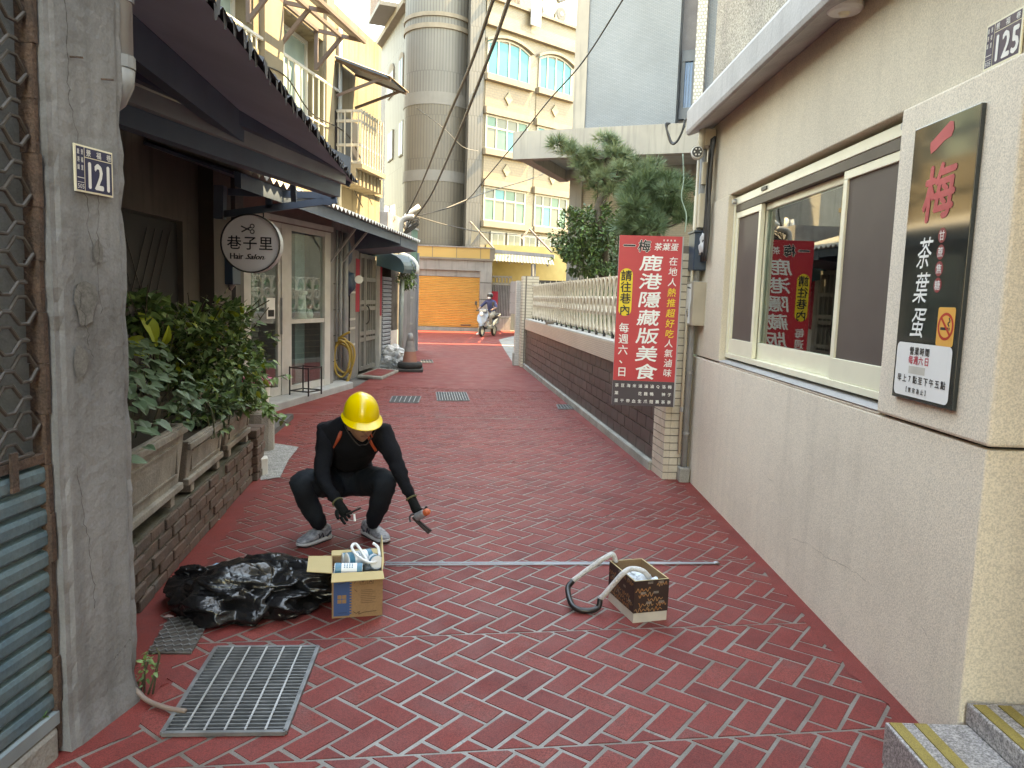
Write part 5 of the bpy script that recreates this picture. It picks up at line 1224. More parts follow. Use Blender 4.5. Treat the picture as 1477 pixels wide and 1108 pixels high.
bush('wall_creeper', 'green creeper hanging beside the end of the corrugated roof', D(587, 396, 16.6), (.26, .3, .48), 420, OO, [m_leaf2, m_leaf], 31, 6, base=D(590, 420, 16.6), size=(1.2, 2.0))

# small tiled roof over salon and doors
m_tin = mat('weathered_tin_roof', (.50, .49, .44), (.40, .39, .35), rough=.7, scale=2, streak=.2)
ra, rb_ = Vector((-2.455, 7.0, 2.62)), Vector((-1.94, 15.45, 2.62)); rd = (rb_ - ra); RL = rd.length; rd /= RL; rin = Vector((-rd.y, rd.x, 0)); rin = -rin if rin.x > 0 else rin
def rf(u, w, dz=0): return ra + rd * u + rin * w + Vector((0, 0, .30 * w + dz))
t = thing('corrugated_roof', rf(RL / 2, 0), 'small corrugated tin roof over the salon and the barred doors', 'roof')
mb = MB(); n = 94
for i in range(n):
    a, b = .03 * math.cos(math.pi * i), .03 * math.cos(math.pi * (i + 1)); u0, u1 = RL * i / n, RL * (i + 1) / n
    mb.poly([rf(u0, 0, a), rf(u1, 0, b), rf(u1, 1.4, b), rf(u0, 1.4, a)])
mb.build('tin_sheet', m_tin, t)
mb = MB().prism([rf(0, .06, -.04), rf(RL, .06, -.04), rf(RL, .12, -.04), rf(0, .12, -.04)], (0, 0, -.14)); mb.build('eaves_board', m_navybeam, t)
mb = MB().prism([rf(0, .13, -.05), rf(RL - .05, .13, -.05), rf(RL - .05, 1.38, -.05), rf(0, 1.38, -.05)], (0, 0, -.03)); mb.build('soffit_sheet', m_navybeam, t)
MB().prism([rf(RL - .02, .05, -.05), rf(RL - .02, 1.38, -.05), rf(RL - .02, 1.38, -.75), rf(RL - .02, .05, -.22)], -rd * 1.6).build('end_valance', m_navybeam, t)
for u in (4.9, 5.6): MB().bar(rf(u, .3, -.1), DW.at(rf(u, .3).y - 11.98, 2.0, .02), .03).build('roof_strut', m_steel, t)

# ---- things on the ground along the left
hs_ = thing('coiled_hose', G(493, 560), 'coiled yellow garden hose hanging against the grey wall', 'hose')
m_hose = mat('yellow_hose', (.42, .27, .06), (.35, .22, .05), rough=.45)
hc = D(493, 522, 12.45)
for k, (rx, rz, dx, dz, o) in enumerate(((.20, .40, -.03, .0, 0), (.17, .26, .05, .10, -.05), (.21, .36, -.05, -.04, .04), (.13, .30, .02, .06, -.08))):
    pts = [hc + Vector((dx + rx * math.cos(a) , o + .02 * math.sin(3 * a), dz + rz * math.sin(a) + .02 * math.sin(2 * a + k))) for a in [2 * math.pi * i / 28 for i in range(28)]]
    MB().tube(pts, .019, 8, closed=True).build('hose_loop', m_hose, hs_, True)
tubeobj('hose_end', curve([hc + Vector((-.1, 0, .30)), hc + Vector((0, -.04, .42)), hc + Vector((.14, -.05, .50))], 12), .019, m_hose, hs_)
tubeobj('hose_tail', curve([hc + Vector((.14, -.05, -.2)), hc + Vector((.06, -.12, -.43)), hc + Vector((-.1, -.1, -.44)), hc + Vector((-.2, -.05, -.25))], 14), .019, m_hose, hs_)
tag(blob('stone', G(499, 556) + Vector((0, 0, .07)), .10, (1, 1, .9), m_oldwall, 6.6, None, 2, .3), 'round stone at the foot of the coiled hose', 'stone')
mt = [G(515, 545), G(551, 548), G(575, 537), G(545, 534)]
t = thing('door_ramp', mt[0], 'low red painted ramp with grey edges in front of the barred doors', 'ramp')
MB().prism([(v.x, v.y, -.003) for v in (mt[0], mt[1], mt[2], mt[3])], (0, 0, .05)).build('ramp_body', m_kerb, t, bev=.01)
ctr = sum(mt, Vector((0, 0, 0))) / 4; MB().poly([(ctr.x + (v.x - ctr.x) * .8, ctr.y + (v.y - ctr.y) * .8, .0505) for v in mt]).build('ramp_top', m_red, t)
pb = G(566, 531); t = thing('plastic_bag', pb, 'stuffed white plastic bag on the ground by the slatted shutter', 'bag')
blob('bag_body', pb + Vector((0, 0, .19)), .26, (.95, .8, .8), mat('pale_plastic_bag', (.58, .60, .62), (.40, .42, .44), rough=.3, scale=9, detail=6), 1.7, t, 4, .5, False); blob('bag_top', pb + Vector((.02, 0, .37)), .19, (1.1, .8, .6), m_plasticwhite, 8.3, t, 3, .6, False)
cb_ = G(591, 535); co = thing('traffic_cone', cb_, 'worn faded orange traffic cone weighted with a black tyre ring', 'traffic cone')
m_cone = mat('faded_orange_cone', (.40, .16, .11), (.32, .13, .095), rough=.7, dirt=(.22, .17, .15), dirtscale=4, dirtamt=.6)
MB().lathe(cb_ + Vector((0, 0, .10)), [(.165, 0), (.115, .30)], 24, cap=False).build('cone_lower', m_cone, co, True); MB().lathe(cb_ + Vector((0, 0, .40)), [(.115, 0), (.075, .22)], 24, cap=False).build('cone_band', mat('dirty_cone_band', (.30, .27, .25), (.22, .2, .19), rough=.7, scale=9), co, True); MB().lathe(cb_ + Vector((0, 0, .62)), [(.075, 0), (.045, .15), (.03, .155)], 24).build('cone_tip', mat('cone_tip_grey', (.38, .37, .36), (.3, .29, .28), rough=.7), co, True)
rg = MB(); rg.tube([cb_ + Vector((.20 * math.cos(a), .20 * math.sin(a), .12)) for a in [2 * math.pi * i / 24 for i in range(24)]], .06, 10, closed=True, flat=1.2); rg.build('tyre_ring', mat('black_rubber', (.03, .03, .03), (.045, .043, .04), rough=.85, scale=9), co, True)
MB().obox(cb_ + Vector((0, 0, .03)), (.27, .03, 0), (-.03, .27, 0), (0, 0, .028)).build('cone_base', mat('cone_base_dark', (.07, .065, .06), rough=.9), co, bev=.01)
# ================================================================== left: upper storey of the house row
m_render = mat('stained_cream_render', (.225, .196, .142), (.16, .14, .104), rough=.9, scale=1.6, grain=.08, bump=.2, bscale=30, streak=.85, dirt=(.15, .13, .095), dirtscale=1.3, dirtamt=.6)
m_pilaster = mat('clean_cream_render', (.24, .212, .16), (.20, .176, .134), rough=.9, scale=1.5, streak=.3)
m_alu = mat('pale_aluminium', (.50, .52, .52), (.43, .45, .45), rough=.4)
m_frosted = mat('frosted_window_glass', (.30, .42, .42), (.24, .35, .36), rough=.15, scale=2, coat=.4)
AP = Plane((-3.15, 10.46), 10.0)
up = thing('upper_house', AP.at(0, 4), 'old cream rendered upper storey with balcony windows above the awnings', 'house')
ua = lambda x, y=80: AP.sz(x, y)[0]
uE = ua(548, 255); zP = 5.9; zW0, zW1 = 3.75, 5.22
w2a, w2b = ua(409), ua(466); w1a, w1b = w2a - 1.55, ua(373) - .12
def wall(u0, u1, z0, z1, name='wall', o0=-.3, o1=0, m=None): return MB().slab(AP, u0, u1, z0, z1, o0, o1).build(name, m or m_render, up)
wall(-4.5, uE, 2.75, zW0); wall(-4.5, uE, zW1, zP); wall(w2b, uE, zW0 + .0005, zW1 - .0005); wall(w1b, w2a, zW0 + .0005, zW1 - .0005); wall(-4.5, w1a, zW0 + .0005, zW1 - .0005)
wall(uE - .02, uE, 2.75, zP - .001, 'end_wall', -6, -.301); wall(-4.5, uE - .021, zP - .25, zP - .2, 'roof_slab', -6, -.301)
wall(w1b + .15, w2a - .14, 3.3, zP - .05, 'pilaster', .001, .07, m_pilaster)
wall(w2b + .02, w2b + .30, 3.2, zP + .001, 'pilaster', .001, .05, m_pilaster)
for a, b in ((w2a, w2b), (w1a, w1b)):
    wall(a, b, zW0 - .001, zW1, 'window_back', -.42, -.31, m_frosted)
    wf = MB()
    for u in (a, a + (b - a) * .36, b - .06): wf.slab(AP, u, u + .06, zW0 + .001, zW1 - .001, -.30, -.24)
    wf.slab(AP, a + .061, b - .061, zW1 - .06, zW1 - .001, -.299, -.241); wf.build('window_frame', m_alu, up)
    wp = MB().slab(AP, a + .06, b - .06, zW0, zW1 - .06, -.28, -.27).build('pane', m_frosted, up)
    rr_ = thing('balcony_rail', AP.at(a, 4.6), 'thin metal balcony rail across the ' + ('farther' if a == w2a else 'nearer') + ' upper window', 'railing')
    MB().slab(AP, a - .3, b + .55, 4.62, 4.655, .02, .05).build('top_rail', m_alu, rr_)
    MB().slab(AP, a - .02, b + .1, 4.0, 4.02, .025, .045).build('middle_rail', m_alu, rr_)
    for k in range(7):
        u = a + .05 + (b - a) * k / 6.5; MB().slab(AP, u, u + .018, 3.7, 4.62, .026, .044).build('baluster', m_alu, rr_)
wall(w2a - .35, uE, 3.28, 3.36, 'string_course', .001, .05)
tag(tubeobj('wall_pipe', [AP.at(ua(486, 150), 2.8, .05), AP.at(ua(486, 150), 5.6, .05)], .035, m_palebeam), 'pale drain pipe running down the cream upper wall', 'pipe')
# awning over the far balcony window
m_awnframe = mat('brown_awning_frame', (.13, .10, .095), (.10, .08, .075), rough=.6)
t = thing('window_awning', AP.at(w2a, 5.3), 'open steel framed awning with brackets above the upper window', 'awning')
u0, u1 = w1b - .2, AP.d.dot(AP.hit(526, 71, .75) - AP.p)
MB().prism([AP.at(u0, 5.19, .52), AP.at(u1, 5.19, .52), AP.at(u1, 5.12, .75), AP.at(u0, 5.12, .75)], (0, 0, .02)).build('awning_sheet', mat('clear_awning_sheet', (.20, .185, .17), (.15, .14, .13), rough=.5), t)
for o, z in ((.05, 5.27), (.40, 5.18), (.75, 5.10)): MB().bar(AP.at(u0, z, o), AP.at(u1, z, o), .045, .05).build('awning_rail', m_awnframe, t)
for u in (u0 + .03, w2a - .12, u1 - .03):
    MB().bar(AP.at(u, 5.27, .04), AP.at(u, 5.10, .76), .04, .05).build('bracket_arm', m_awnframe, t); MB().bar(AP.at(u, 4.75, .03), AP.at(u, 5.17, .42), .04, .05).build('bracket_brace', m_awnframe, t); MB().bar(AP.at(u, 4.72, .03), AP.at(u, 5.28, .03), .05, .05).build('bracket_post', m_awnframe, t)
m_cagew = mat('off_white_cage_paint', (.42, .41, .37), (.36, .35, .32), rough=.5)
# caged window and its tin awning
oc = .42; c0, c1 = AP.d.dot(AP.hit(520, 200, oc) - AP.p), AP.d.dot(AP.hit(551, 215, oc) - AP.p); zc0, zc1 = AP.hit(551, 249, oc).z, AP.hit(551, 180, oc).z
cg = thing('caged_window', AP.at(c0, 3.7), 'white barred window cage on the upper wall under a tin awning', 'window')
MB().slab(AP, c0, c1, zc0, zc1, .001, .02).build('window_pane', mat('dark_caged_glass', (.03, .032, .035), (.045, .04, .045), rough=.3), cg)
for z in (zc0, zc0 + .26, zc0 + .62, zc1): 
    MB().slab(AP, c0, c1, z - .02, z + .02, oc - .02, oc).build('cage_rail', m_cagew, cg); MB().slab(AP, c0, c0 + .03, z - .02, z + .02, .021, oc - .021).build('cage_rail', m_cagew, cg)
for k in range(9): MB().slab(AP, c0 + (c1 - c0 - .025) * k / 8, c0 + (c1 - c0 - .025) * k / 8 + .026, zc0 - .03, zc1 + .03, oc + .001, oc + .02).build('cage_bar', m_cagew, cg)
for k in range(4): MB().slab(AP, c0 - .02, c0 - .002, zc0, zc1, .05 + k * .11, .068 + k * .11).build('cage_bar', m_cagew, cg)
MB().slab(AP, c0 - .05, c1 + .05, zc0 - .10, zc0 - .031, .001, oc + .05).build('cage_floor', m_pilaster, cg)
for k in range(8): MB().slab(AP, c0 - .05 + k * .16, c0 + .02 + k * .16, zc0 - .34, zc0 - .101, .05, oc - .05).build('ledge_slat', m_pilaster, cg)
t = thing('tin_awning', AP.at(c0, 5), 'sloping cream tin awning above the barred window cage', 'awning')
a0, a1 = c0 - .12, AP.d.dot(AP.hit(590, 171, .92) - AP.p)
mb = MB()
for k in range(30):
    ua0, ua1 = a0 + (a1 - a0) * k / 30, a0 + (a1 - a0) * (k + 1) / 30; dz = .012 * (k % 2)
    mb.poly([AP.at(ua0, 5.12 + dz, .03), AP.at(ua1, 5.12 + .012 - dz, .03), AP.at(ua1, 4.80 + .012 - dz, .92), AP.at(ua0, 4.80 + dz, .92)])
mb.build('tin_sheet', mat('cream_tin', (.55, .47, .36), (.45, .38, .29), rough=.6), t)
MB().prism([AP.at(a0, 5.09, .03), AP.at(a1, 5.09, .03), AP.at(a1, 4.78, .88), AP.at(a0, 4.78, .88)], (0, 0, .02)).build('awning_lining', m_navybeam, t)
for u in (c0 - .02, a1 - .1): MB().bar(AP.at(u, 5.08, .03), AP.at(u, 4.77, .9), .04, .05).build('awning_arm', m_awnframe, t); MB().bar(AP.at(u, 4.55, .03), AP.at(u, 4.80, .78), .03, .04).build('awning_brace', m_awnframe, t)
m_gwall_ = mat('plain_grey_render', (.2, .195, .185), rough=.9)
# pale house behind
b = MB(); P0 = D(505, 128, 19.5); P1 = D(556, 128, 21.5)
tag(MB().prism([(P0.x, P0.y, 2), (P1.x, P1.y, 2), (P1.x - 3, P1.y + 3, 2), (P0.x - 3, P0.y + 2, 2)], (0, 0, 5.2)).build('pale_house', mat('white_render', (.36, .35, .32), (.31, .30, .28), rough=.9, streak=.4)), 'pale flat topped house behind the cream upper storey', 'house')

# ================================================================== cream building with round tower
m_cream_t = tilemat('cream_facade_tile', (.15, .123, .083), (.138, .112, .075), (.10, .083, .06), .22, .075, 49, rough=.45, jw=.14)
m_tan_t = tilemat('tan_facade_tile', (.14, .098, .056), (.126, .088, .05), (.098, .071, .045), .22, .12, 49, rough=.45, jw=.14)
m_ltrim = mat('cream_trim_paint', (.21, .175, .12), (.19, .16, .11), rough=.7)
m_ledgeb = mat('brown_grey_sill', (.17, .145, .115), (.14, .12, .095), rough=.8)
m_winframe = mat('white_window_frame', (.25, .24, .215), (.225, .218, .195), rough=.5)
m_teal = mat('teal_window_glass', (.025, .17, .20), (.02, .14, .17), rough=.25, scale=.8, spec=.25)
m_greywin = mat('grey_green_window_glass', (.105, .11, .09), (.08, .09, .078), rough=.25, scale=.8, spec=.25)
m_greenc = mat('green_curtain_glass', (.065, .14, .11), (.045, .11, .09), rough=.25, scale=1.5, spec=.25)
C0 = D(690, 440, 37.); CF = Plane(C0, 49.0)
cb = thing('cream_building', C0, 'cream tiled apartment building with a round corner tower at the end of the alley', 'building')
cs = lambda x, y=150: CF.sz(x, y)
zz = lambda y, x=691: CF.sz(x, y)[1]
uR = cs(838, 150)[0]; zTop = zz(3)
zs = lambda x, y: CF.sz(x, y)[1]
MB().slab(CF, 0, uR, -.02, zTop, -8, 0).build('facade_wall', m_cream_t, cb)
zcor = zz(33)
MB().slab(CF, -.05, uR, zcor, zcor + .22, .001, .25).build('cornice', m_ledgeb, cb); MB().slab(CF, -.05, uR, zcor + .2205, zTop + .25, .001, .12).build('parapet', m_cream_t, cb)
zp = zTop + .25
MB().slab(CF, -.1, uR, zp + .001, zp + .14, -.1, .3).build('parapet_cap', m_ledgeb, cb)
zgr = zz(335)
def cwin(u0, u1, z0, z1, rows, cols, glassm, arch=0., frac=.66, label='window'):
    f = MB(); t_ = .09
    f.slab(CF, u0, u1, z0, z0 + t_, .0015, .06).slab(CF, u0, u0 + t_, z0 + t_ + .0005, z1 - .0005, .0015, .06).slab(CF, u1 - t_, u1, z0 + t_ + .0005, z1 - .0005, .0015, .06)
    n = 10
    for k in range(n):
        a, b = k / n, (k + 1) / n; h = lambda s_: z1 + arch * (1 - (2 * s_ - 1) ** 2)
        pts = [CF.at(u0 + (u1 - u0) * a, h(a), .0015), CF.at(u0 + (u1 - u0) * b, h(b), .0015), CF.at(u0 + (u1 - u0) * b, h(b) + t_, .0015), CF.at(u0 + (u1 - u0) * a, h(a) + t_, .0015)]
        f.prism(pts, CF.n * .0585)
    for c in range(1, cols):
        s_ = c / cols; f.slab(CF, u0 + (u1 - u0) * s_ - .04, u0 + (u1 - u0) * s_ + .04, z0 + t_ + .0005, z1 + arch * (1 - (2 * s_ - 1) ** 2), .0015, .055)
    if rows > 1: f.slab(CF, u0 + t_ + .0005, u1 - t_ - .0005, z0 + (z1 - z0) * frac, z0 + (z1 - z0) * frac + .08, .0555, .062)
    o = f.build('window', m_winframe, cb)
    gi = 0
    for c in range(cols):
        a, b = u0 + (u1 - u0) * c / cols + .04, u0 + (u1 - u0) * (c + 1) / cols - .04
        hh = z1 + arch * .75
        for (q0, q1) in ([(z0 + t_, hh)] if rows == 1 else [(z0 + t_, z0 + (z1 - z0) * frac), (z0 + (z1 - z0) * frac + .08, hh)]):
            s_ = MB().slab(CF, a, b, q0, q1, .001, .02).build('pane', glassm[gi % len(glassm)]); sub(s_, o); gi += 1
    sub(MB().slab(CF, u0 - .15, u1 + .15, z0 - .28, z0 - .001, .0012, .30).build('sill', m_ledgeb), o)
    if arch:
        hd = MB()
        for k in range(n):
            a, b = k / n, (k + 1) / n; h = lambda s_: z1 + t_ + .02 + arch * (1 - (2 * s_ - 1) ** 2); U = lambda s_: u0 - .12 + (u1 - u0 + .24) * s_
            hd.prism([CF.at(U(a), h(a), .001), CF.at(U(b), h(b), .001), CF.at(U(b), h(b) + .13, .001), CF.at(U(a), h(a) + .13, .001)], CF.n * .22)
        sub(hd.build('window_head', m_ledgeb), o)
    return o
uA0, uA1 = .05, cs(763, 110)[0]; uB0, uB1 = cs(776, 115)[0], cs(823, 140)[0]
floors = [(zz(104), zz(60), 1, [m_teal], .35), (zz(213), zz(165), 2, [m_greywin, m_greenc, m_greenc, m_greywin, m_teal, m_greywin], 0), (zz(318), zz(270), 2, [m_greenc, m_greywin, m_greywin, m_teal, m_greywin, m_greenc], 0)]
for (z0, z1, rows, gm_, arch) in floors:
    cwin(uA0 + .05, uA1, z0, z1, rows, 4, gm_, arch); cwin(uB0, uB1, z0, z1, rows, 4, gm_[::-1], arch)
    if z0 != floors[-1][0] or True:
        for (a, b) in ((uA0 + .0, uA1 + .1), (uB0 - .1, uB1 + .1)):
            zb = z0 - 2.3 if z0 > zgr else None
            lo = z0 - (zz(104) - zz(163)) + .0
for (za, zb) in ((zz(213) + (zz(165) - zz(213)) + .42, zz(104) - .29), (zz(270) + .42, zz(213) - .29)):
    for (a, b) in ((uA0, uA1 + .1), (uB0 - .1, uB1 + .15)):
        pnl = MB().slab(CF, a, b, za, zb, .0008, .03).build('spandrel', m_tan_t, cb)
        um, zm = (a + b) / 2, (za + zb) / 2; dgap = .14
        sub(MB().slab(CF, um - .02, um + .02, za + .02, zb - .02, .0305, .034).build('joint_line', m_ledgeb), pnl)
        sub(MB().prism([CF.at(um - .24, zm, .035), CF.at(um, zm - .30, .035), CF.at(um + .24, zm, .035), CF.at(um, zm + .30, .035)], CF.n * .06).build('diamond', m_ltrim), pnl)
        sub(MB().slab(CF, a - .05, b + .05, zb_ := za - .32, za - .001, .001, .22).build('window_hood', m_ledgeb), pnl)
# ground floor band with small windows
zg1, zg0 = zz(338), zz(366)
MB().slab(CF, 0, uR, zg1 + .35, zg1 + .62, .001, .2).build('band_course', m_ltrim, cb)
for k in range(6):
    a = .6 + k * 1.05; f = MB().slab(CF, a, a + .9, zg0, zg1 + .2, .0012, .08).build('window', m_winframe, cb)
    sub(MB().slab(CF, a + .12, a + .42, zg0 + .12, zg1 + .08, .081, .09).build('pane', m_greywin), f); sub(MB().slab(CF, a + .5, a + .8, zg0 + .12, zg1 + .08, .081, .09).build('pane', m_greywin), f)
# corner pier and round tower
tw_c = D(625, 440, 38.3); tw_r = 1.62
m_rib1 = tilemat('pale_grey_tower_tile', (.108, .106, .10), (.10, .098, .092), (.072, .07, .067), .14, 2.0, 90, rough=.6, jw=.012, bump=.5)
m_rib2 = tilemat('taupe_tower_tile', (.095, .083, .068), (.087, .077, .063), (.067, .059, .049), .14, 2.0, 90, rough=.6, jw=.012, bump=.5)
m_rib3 = mat('grey_tower_band', (.125, .121, .115), (.112, .109, .104), rough=.7)
tz = lambda y: D(625, y, 37.).z
lev = [(-.02, tz(360), m_rib2), (tz(360), tz(345), m_rib3)] if False else []
segs = [(480, 345, m_rib2), (345, 262, m_rib2), (262, 246, m_rib3), (246, 152, m_rib2), (152, 134, m_rib3), (134, 43, m_rib1), (43, 36, m_ledgeb), (36, 26, m_rib1), (26, 20, m_ledgeb), (20, -40, m_rib1)]
for y0_, y1_, m_ in segs:
    ro = tw_r + (.07 if m_ in (m_ledgeb,) else .02 if m_ is m_rib3 else 0)
    a, b = max(tz(y0_), -.02), tz(y1_)
    MB().lathe((tw_c.x, tw_c.y, a), [(ro, 0), (ro, b - a - .004)], 48).build('tower_drum', m_, cb, False)
pier0 = D(669, 440, 36.6)
MB().prism([(pier0.x, pier0.y, -.02), (C0.x - .02, C0.y - .15, -.02), (C0.x - .02, C0.y + 1.5, -.02), (pier0.x - .3, pier0.y + 1.5, -.02)], (0, 0, tz(-40))).build('corner_pier', m_rib1, cb)
# left flank of the building
TL = D(584, 440, 38.2); LF = Plane(TL, -21)
MB().slab(LF, 0, 7.2, -.02, tz(-6), .0, 4).build('flank_wall', m_rib1, cb)
MB().slab(LF, -.1, 7.4, tz(-6), tz(-6) + .3, -.35, 4).build('flank_cornice', m_ledgeb, cb)
for px0, px1, y0_, y1_, ar in ((577, 583, 85, 128, 1), (561, 569, 105, 140, 1), (577, 583, 175, 225, 0), (561, 568, 190, 232, 0)):
    a, b = LF.sz(px1, y0_)[0], LF.sz(px0, y0_)[0]; z1, z0 = LF.sz((px0 + px1) / 2, y0_)[1], LF.sz((px0 + px1) / 2, y1_)[1]
    f = MB().slab(LF, a, b, z0, z1, -.06, -.001)
    if ar:
        n = 10; f.prism([LF.at(a + (b - a) * (.5 - .5 * math.cos(math.pi * k / n)), z1 + .001 + (b - a) * .3 * math.sin(math.pi * k / n), -.06) for k in range(n + 1)], LF.n * .059)
    o = f.build('window', m_ledgeb, cb)
    for k in range(2): sub(MB().slab(LF, a + .04 + k * (b - a) * .5, a + (b - a) * (.5 * k + .5) - .03, z0 + .06, z1 - .04, -.075, -.0605).build('pane', mat('flank_glass', (.045, .08, .11), (.035, .065, .09), rough=.4, spec=.2)), o)
# roof terrace: slatted railing, screens, air conditioners
ter = thing('terrace_railing', CF.at(2, zp), 'dark slatted railing on the roof terrace of the cream building', 'railing')
u0, u1 = cs(700, 10)[0], cs(757, 25)[0]
for k in range(26): MB().slab(CF, u0 + (u1 - u0) * k / 26, u0 + (u1 - u0) * k / 26 + .05, zp + .14, zp + 2.0, -.4, -.36).build('slat', m_awnframe, ter)
MB().slab(CF, u0, u1, zp + .30, zp + .36, -.355, -.33).build('rail', m_awnframe, ter)
scr = tag(MB().slab(CF, cs(759, 25)[0], cs(773, 25)[0], zp - .6, zp + 2.4, .31, .40).build('terrace_screen', mat('pale_blue_panel_sheet', (.45, .48, .50), (.4, .43, .45), rough=.5), bev=.03), 'pale grey metal panel standing on the terrace edge', 'panel')
for i, (xa, ya, xb) in enumerate(((784, 52, 800), (802, 60, 818))):
    a, b = cs(xa, ya)[0], cs(xb, ya)[0]; t = thing('air_conditioner', CF.at(a, zp + .15), ('left' if i == 0 else 'right') + ' white outdoor air conditioner unit on the roof terrace', 'air conditioner', 'air conditioners on the terrace')
    h = 1.25 if i == 0 else .95
    MB().slab(CF, a, b, zp + .145, zp + .145 + h, -.6, -.1).build('unit_case', m_winframe, t, bev=.03)
    ctr = CF.at((a + b) / 2, zp + .145 + h * .5, -.098); MB().lathe(ctr, [(h * .36, 0), (h * .36, .02), (h * .30, .03)], 24, CF.n).build('fan_grille', m_steel if i == 0 else m_black, t); MB().lathe(ctr + CF.n * .032, [(h * .12, 0), (h * .1, .02)], 16, CF.n).build('fan_hub', m_winframe, t)
pg_ = thing('pergola', CF.at(5, zp + 1.9), 'white slatted roof frame above the air conditioners', 'pergola')
u0, u1 = cs(776, 15)[0], uR - .1
for k in range(6): MB().slab(CF, u0 + (u1 - u0) * k / 5 - .05, u0 + (u1 - u0) * k / 5 + .05, zp + 2.0, zp + 2.12, -2, .2).build('rafter', m_winframe, pg_)
MB().slab(CF, u0, u1, zp + 2.121, zp + 2.2, .05, .25).build('front_beam', m_winframe, pg_); MB().slab(CF, u0, u1, zp + 2.121, zp + 2.2, -2, -1.8).build('front_beam', m_winframe, pg_)
for u in (u0, u1 - .1): MB().slab(CF, u, u + .1, zp + .15, zp + 1.99, -.3, -.2).build('post', m_winframe, pg_)
MB().slab(CF, cs(690, 0)[0], uR, zp + .14, zp + 4.6, -4.2, -4).build('penthouse_wall', m_cream_t, cb)
# balcony box at the top left of the flank
MB().slab(LF, 1.4, 4.4, tz(-6) + .3, tz(-6) + .5, -1.2, 2).build('balcony_slab', m_rib3, cb)
tag(MB().box(-17, -11, 22, 42, -.02, 16).build('west_sky_blocker', m_gwall_), 'unseen tall block west of the alley, added to shade the cream building', 'house')  # added out of view to cut skylight and ground bounce on the flank
rb2 = thing('balcony_rail', LF.at(5, 14), 'dark balcony rail at the top corner against the blue sky', 'railing')
for k in range(12): MB().slab(LF, 1.4 + k * .265, 1.44 + k * .265, tz(-6) + .501, tz(-6) + 1.6, -1.15, -1.1).build('baluster', m_awnframe, rb2)
MB().slab(LF, 1.4, 4.4, tz(-6) + 1.6, tz(-6) + 1.66, -1.17, -1.08).build('top_rail', m_awnframe, rb2)

# ================================================================== garage block with yellow shutter
m_gshut = mat('yellow_orange_shutter', (.80, .54, .21), (.74, .49, .19), rough=.45, scale=1.2, dirt=(.34, .2, .08), dirtamt=.2)
m_ytile = tilemat('yellow_band_tile', (.44, .28, .085), (.40, .25, .075), (.2, .15, .07), 1.05, .75, 90, rough=.4, jw=.03)
m_gwall = mat('grey_garage_render', (.24, .235, .22), (.19, .187, .177), rough=.85, scale=1.6, streak=.6)
GA = Plane(G(596, 476), math.degrees(math.atan2(G(690, 478.5).x - G(596, 476).x, G(690, 478.5).y - G(596, 476).y)))
ug = lambda x, y=440: GA.sz(x, y)[0]
zg = lambda y, x=680: GA.sz(x, y)[1]
gg_ = thing('garage', GA.at(2, 0), 'low garage block with a bright yellow roller shutter at the alley end', 'garage')
SIDE = 1 if GA.at(0, 0, 1).y < GA.p.y else -1
def gs(u0, u1, z0, z1, o0, o1, name, m, par=None): return MB().slab(GA, u0, u1, z0, z1, o0 * SIDE, o1 * SIDE).build(name, m, par or gg_)
ur, ue = ug(691), ug(708)
gs(-4, ur, -.02, zg(473), -.4, 0, 'shutter_kerb', m_gwall)
zt_ = zg(400)
mb = MB(); n = 30; h = (zt_ - zg(472.5)) / n
for k in range(n):
    z = zg(472.5) + k * h; a = [GA.at(-4, z, -.09 * SIDE), GA.at(ur, z, -.09 * SIDE), GA.at(ur, z + h * .68, -.025 * SIDE), GA.at(-4, z + h * .68, -.025 * SIDE)]; mb.m = 0; mb.poly(a); mb.m = 1; mb.poly([a[3], a[2], GA.at(ur, z + h, -.09 * SIDE), GA.at(-4, z + h, -.09 * SIDE)])
mb.build('shutter_slats', [m_gshut, mat('shutter_groove', (.44, .28, .10), rough=.7)], gg_, kind='stuff')
gs(ur - .8, ur - .35, zg(470), zg(468.5), -.024, -.01, 'shutter_handle', m_rust)
gs(-4, ur, zt_ + .001, zg(391), -.4, .0, 'lintel_face', m_gwall); gs(-4, ue, zg(391) + .001, zg(376), -.4, .10, 'beam', m_gwall); gs(-4, ue + .05, zg(376) + .001, zg(373), -.4, .18, 'beam_edge', m_ledgeb)  # recessed lintel strip in the same grey render as the beam
gs(ur + .001, ue, -.02, zg(391), -.6, .12, 'pier', m_gwall)
for y in (408, 432, 457): gs(ur + .002, ue - .001, zg(y), zg(y) + .03, .121, .125, 'pier_joint', m_dark)
gs(-4, ug(704), zg(373) + .001, zg(358), -.6, .16, 'yellow_band', m_ytile); gs(ug(704) + .001, ue + .1, zg(373) + .001, zg(358), -.6, .18, 'band_end', m_ledgeb)
gs(-4, ue + .1, zg(358) + .001, zg(356.5), -4, .22, 'roof_edge', m_gwall)
# gate side right of the garage: yellow wall, dark gate, canopy
YW = Plane(D(704, 470, 37.2), 78)
yl = thing('yellow_wall', YW.at(2, 0), 'yellow rendered ground floor wall under the tin canopy right of the garage', 'wall')
MB().slab(YW, -.2, 6, 1.9, 4.1, .001 - .4, 0).build('wall_panel', mat('yellow_render', (.40, .31, .13), (.35, .27, .11), rough=.8), yl); MB().slab(YW, -.2, 6, -.02, 1.9, -.4, -.001).build('wall_base', m_gwall, yl)
gt = thing('iron_gate', D(722, 480, 35.8), 'dark iron bar gate behind the scooter rider', 'gate')
g0, g1 = D(709, 440, 35.6), D(737, 440, 36.0); ztop, zbot = D(722, 399, 35.8).z, D(722, 457, 35.8).z
for k in range(13):
    p = g0.lerp(g1, k / 12); MB().bar((p.x, p.y, zbot), (p.x, p.y, ztop - .35), .05).build('bar', m_gate, gt)
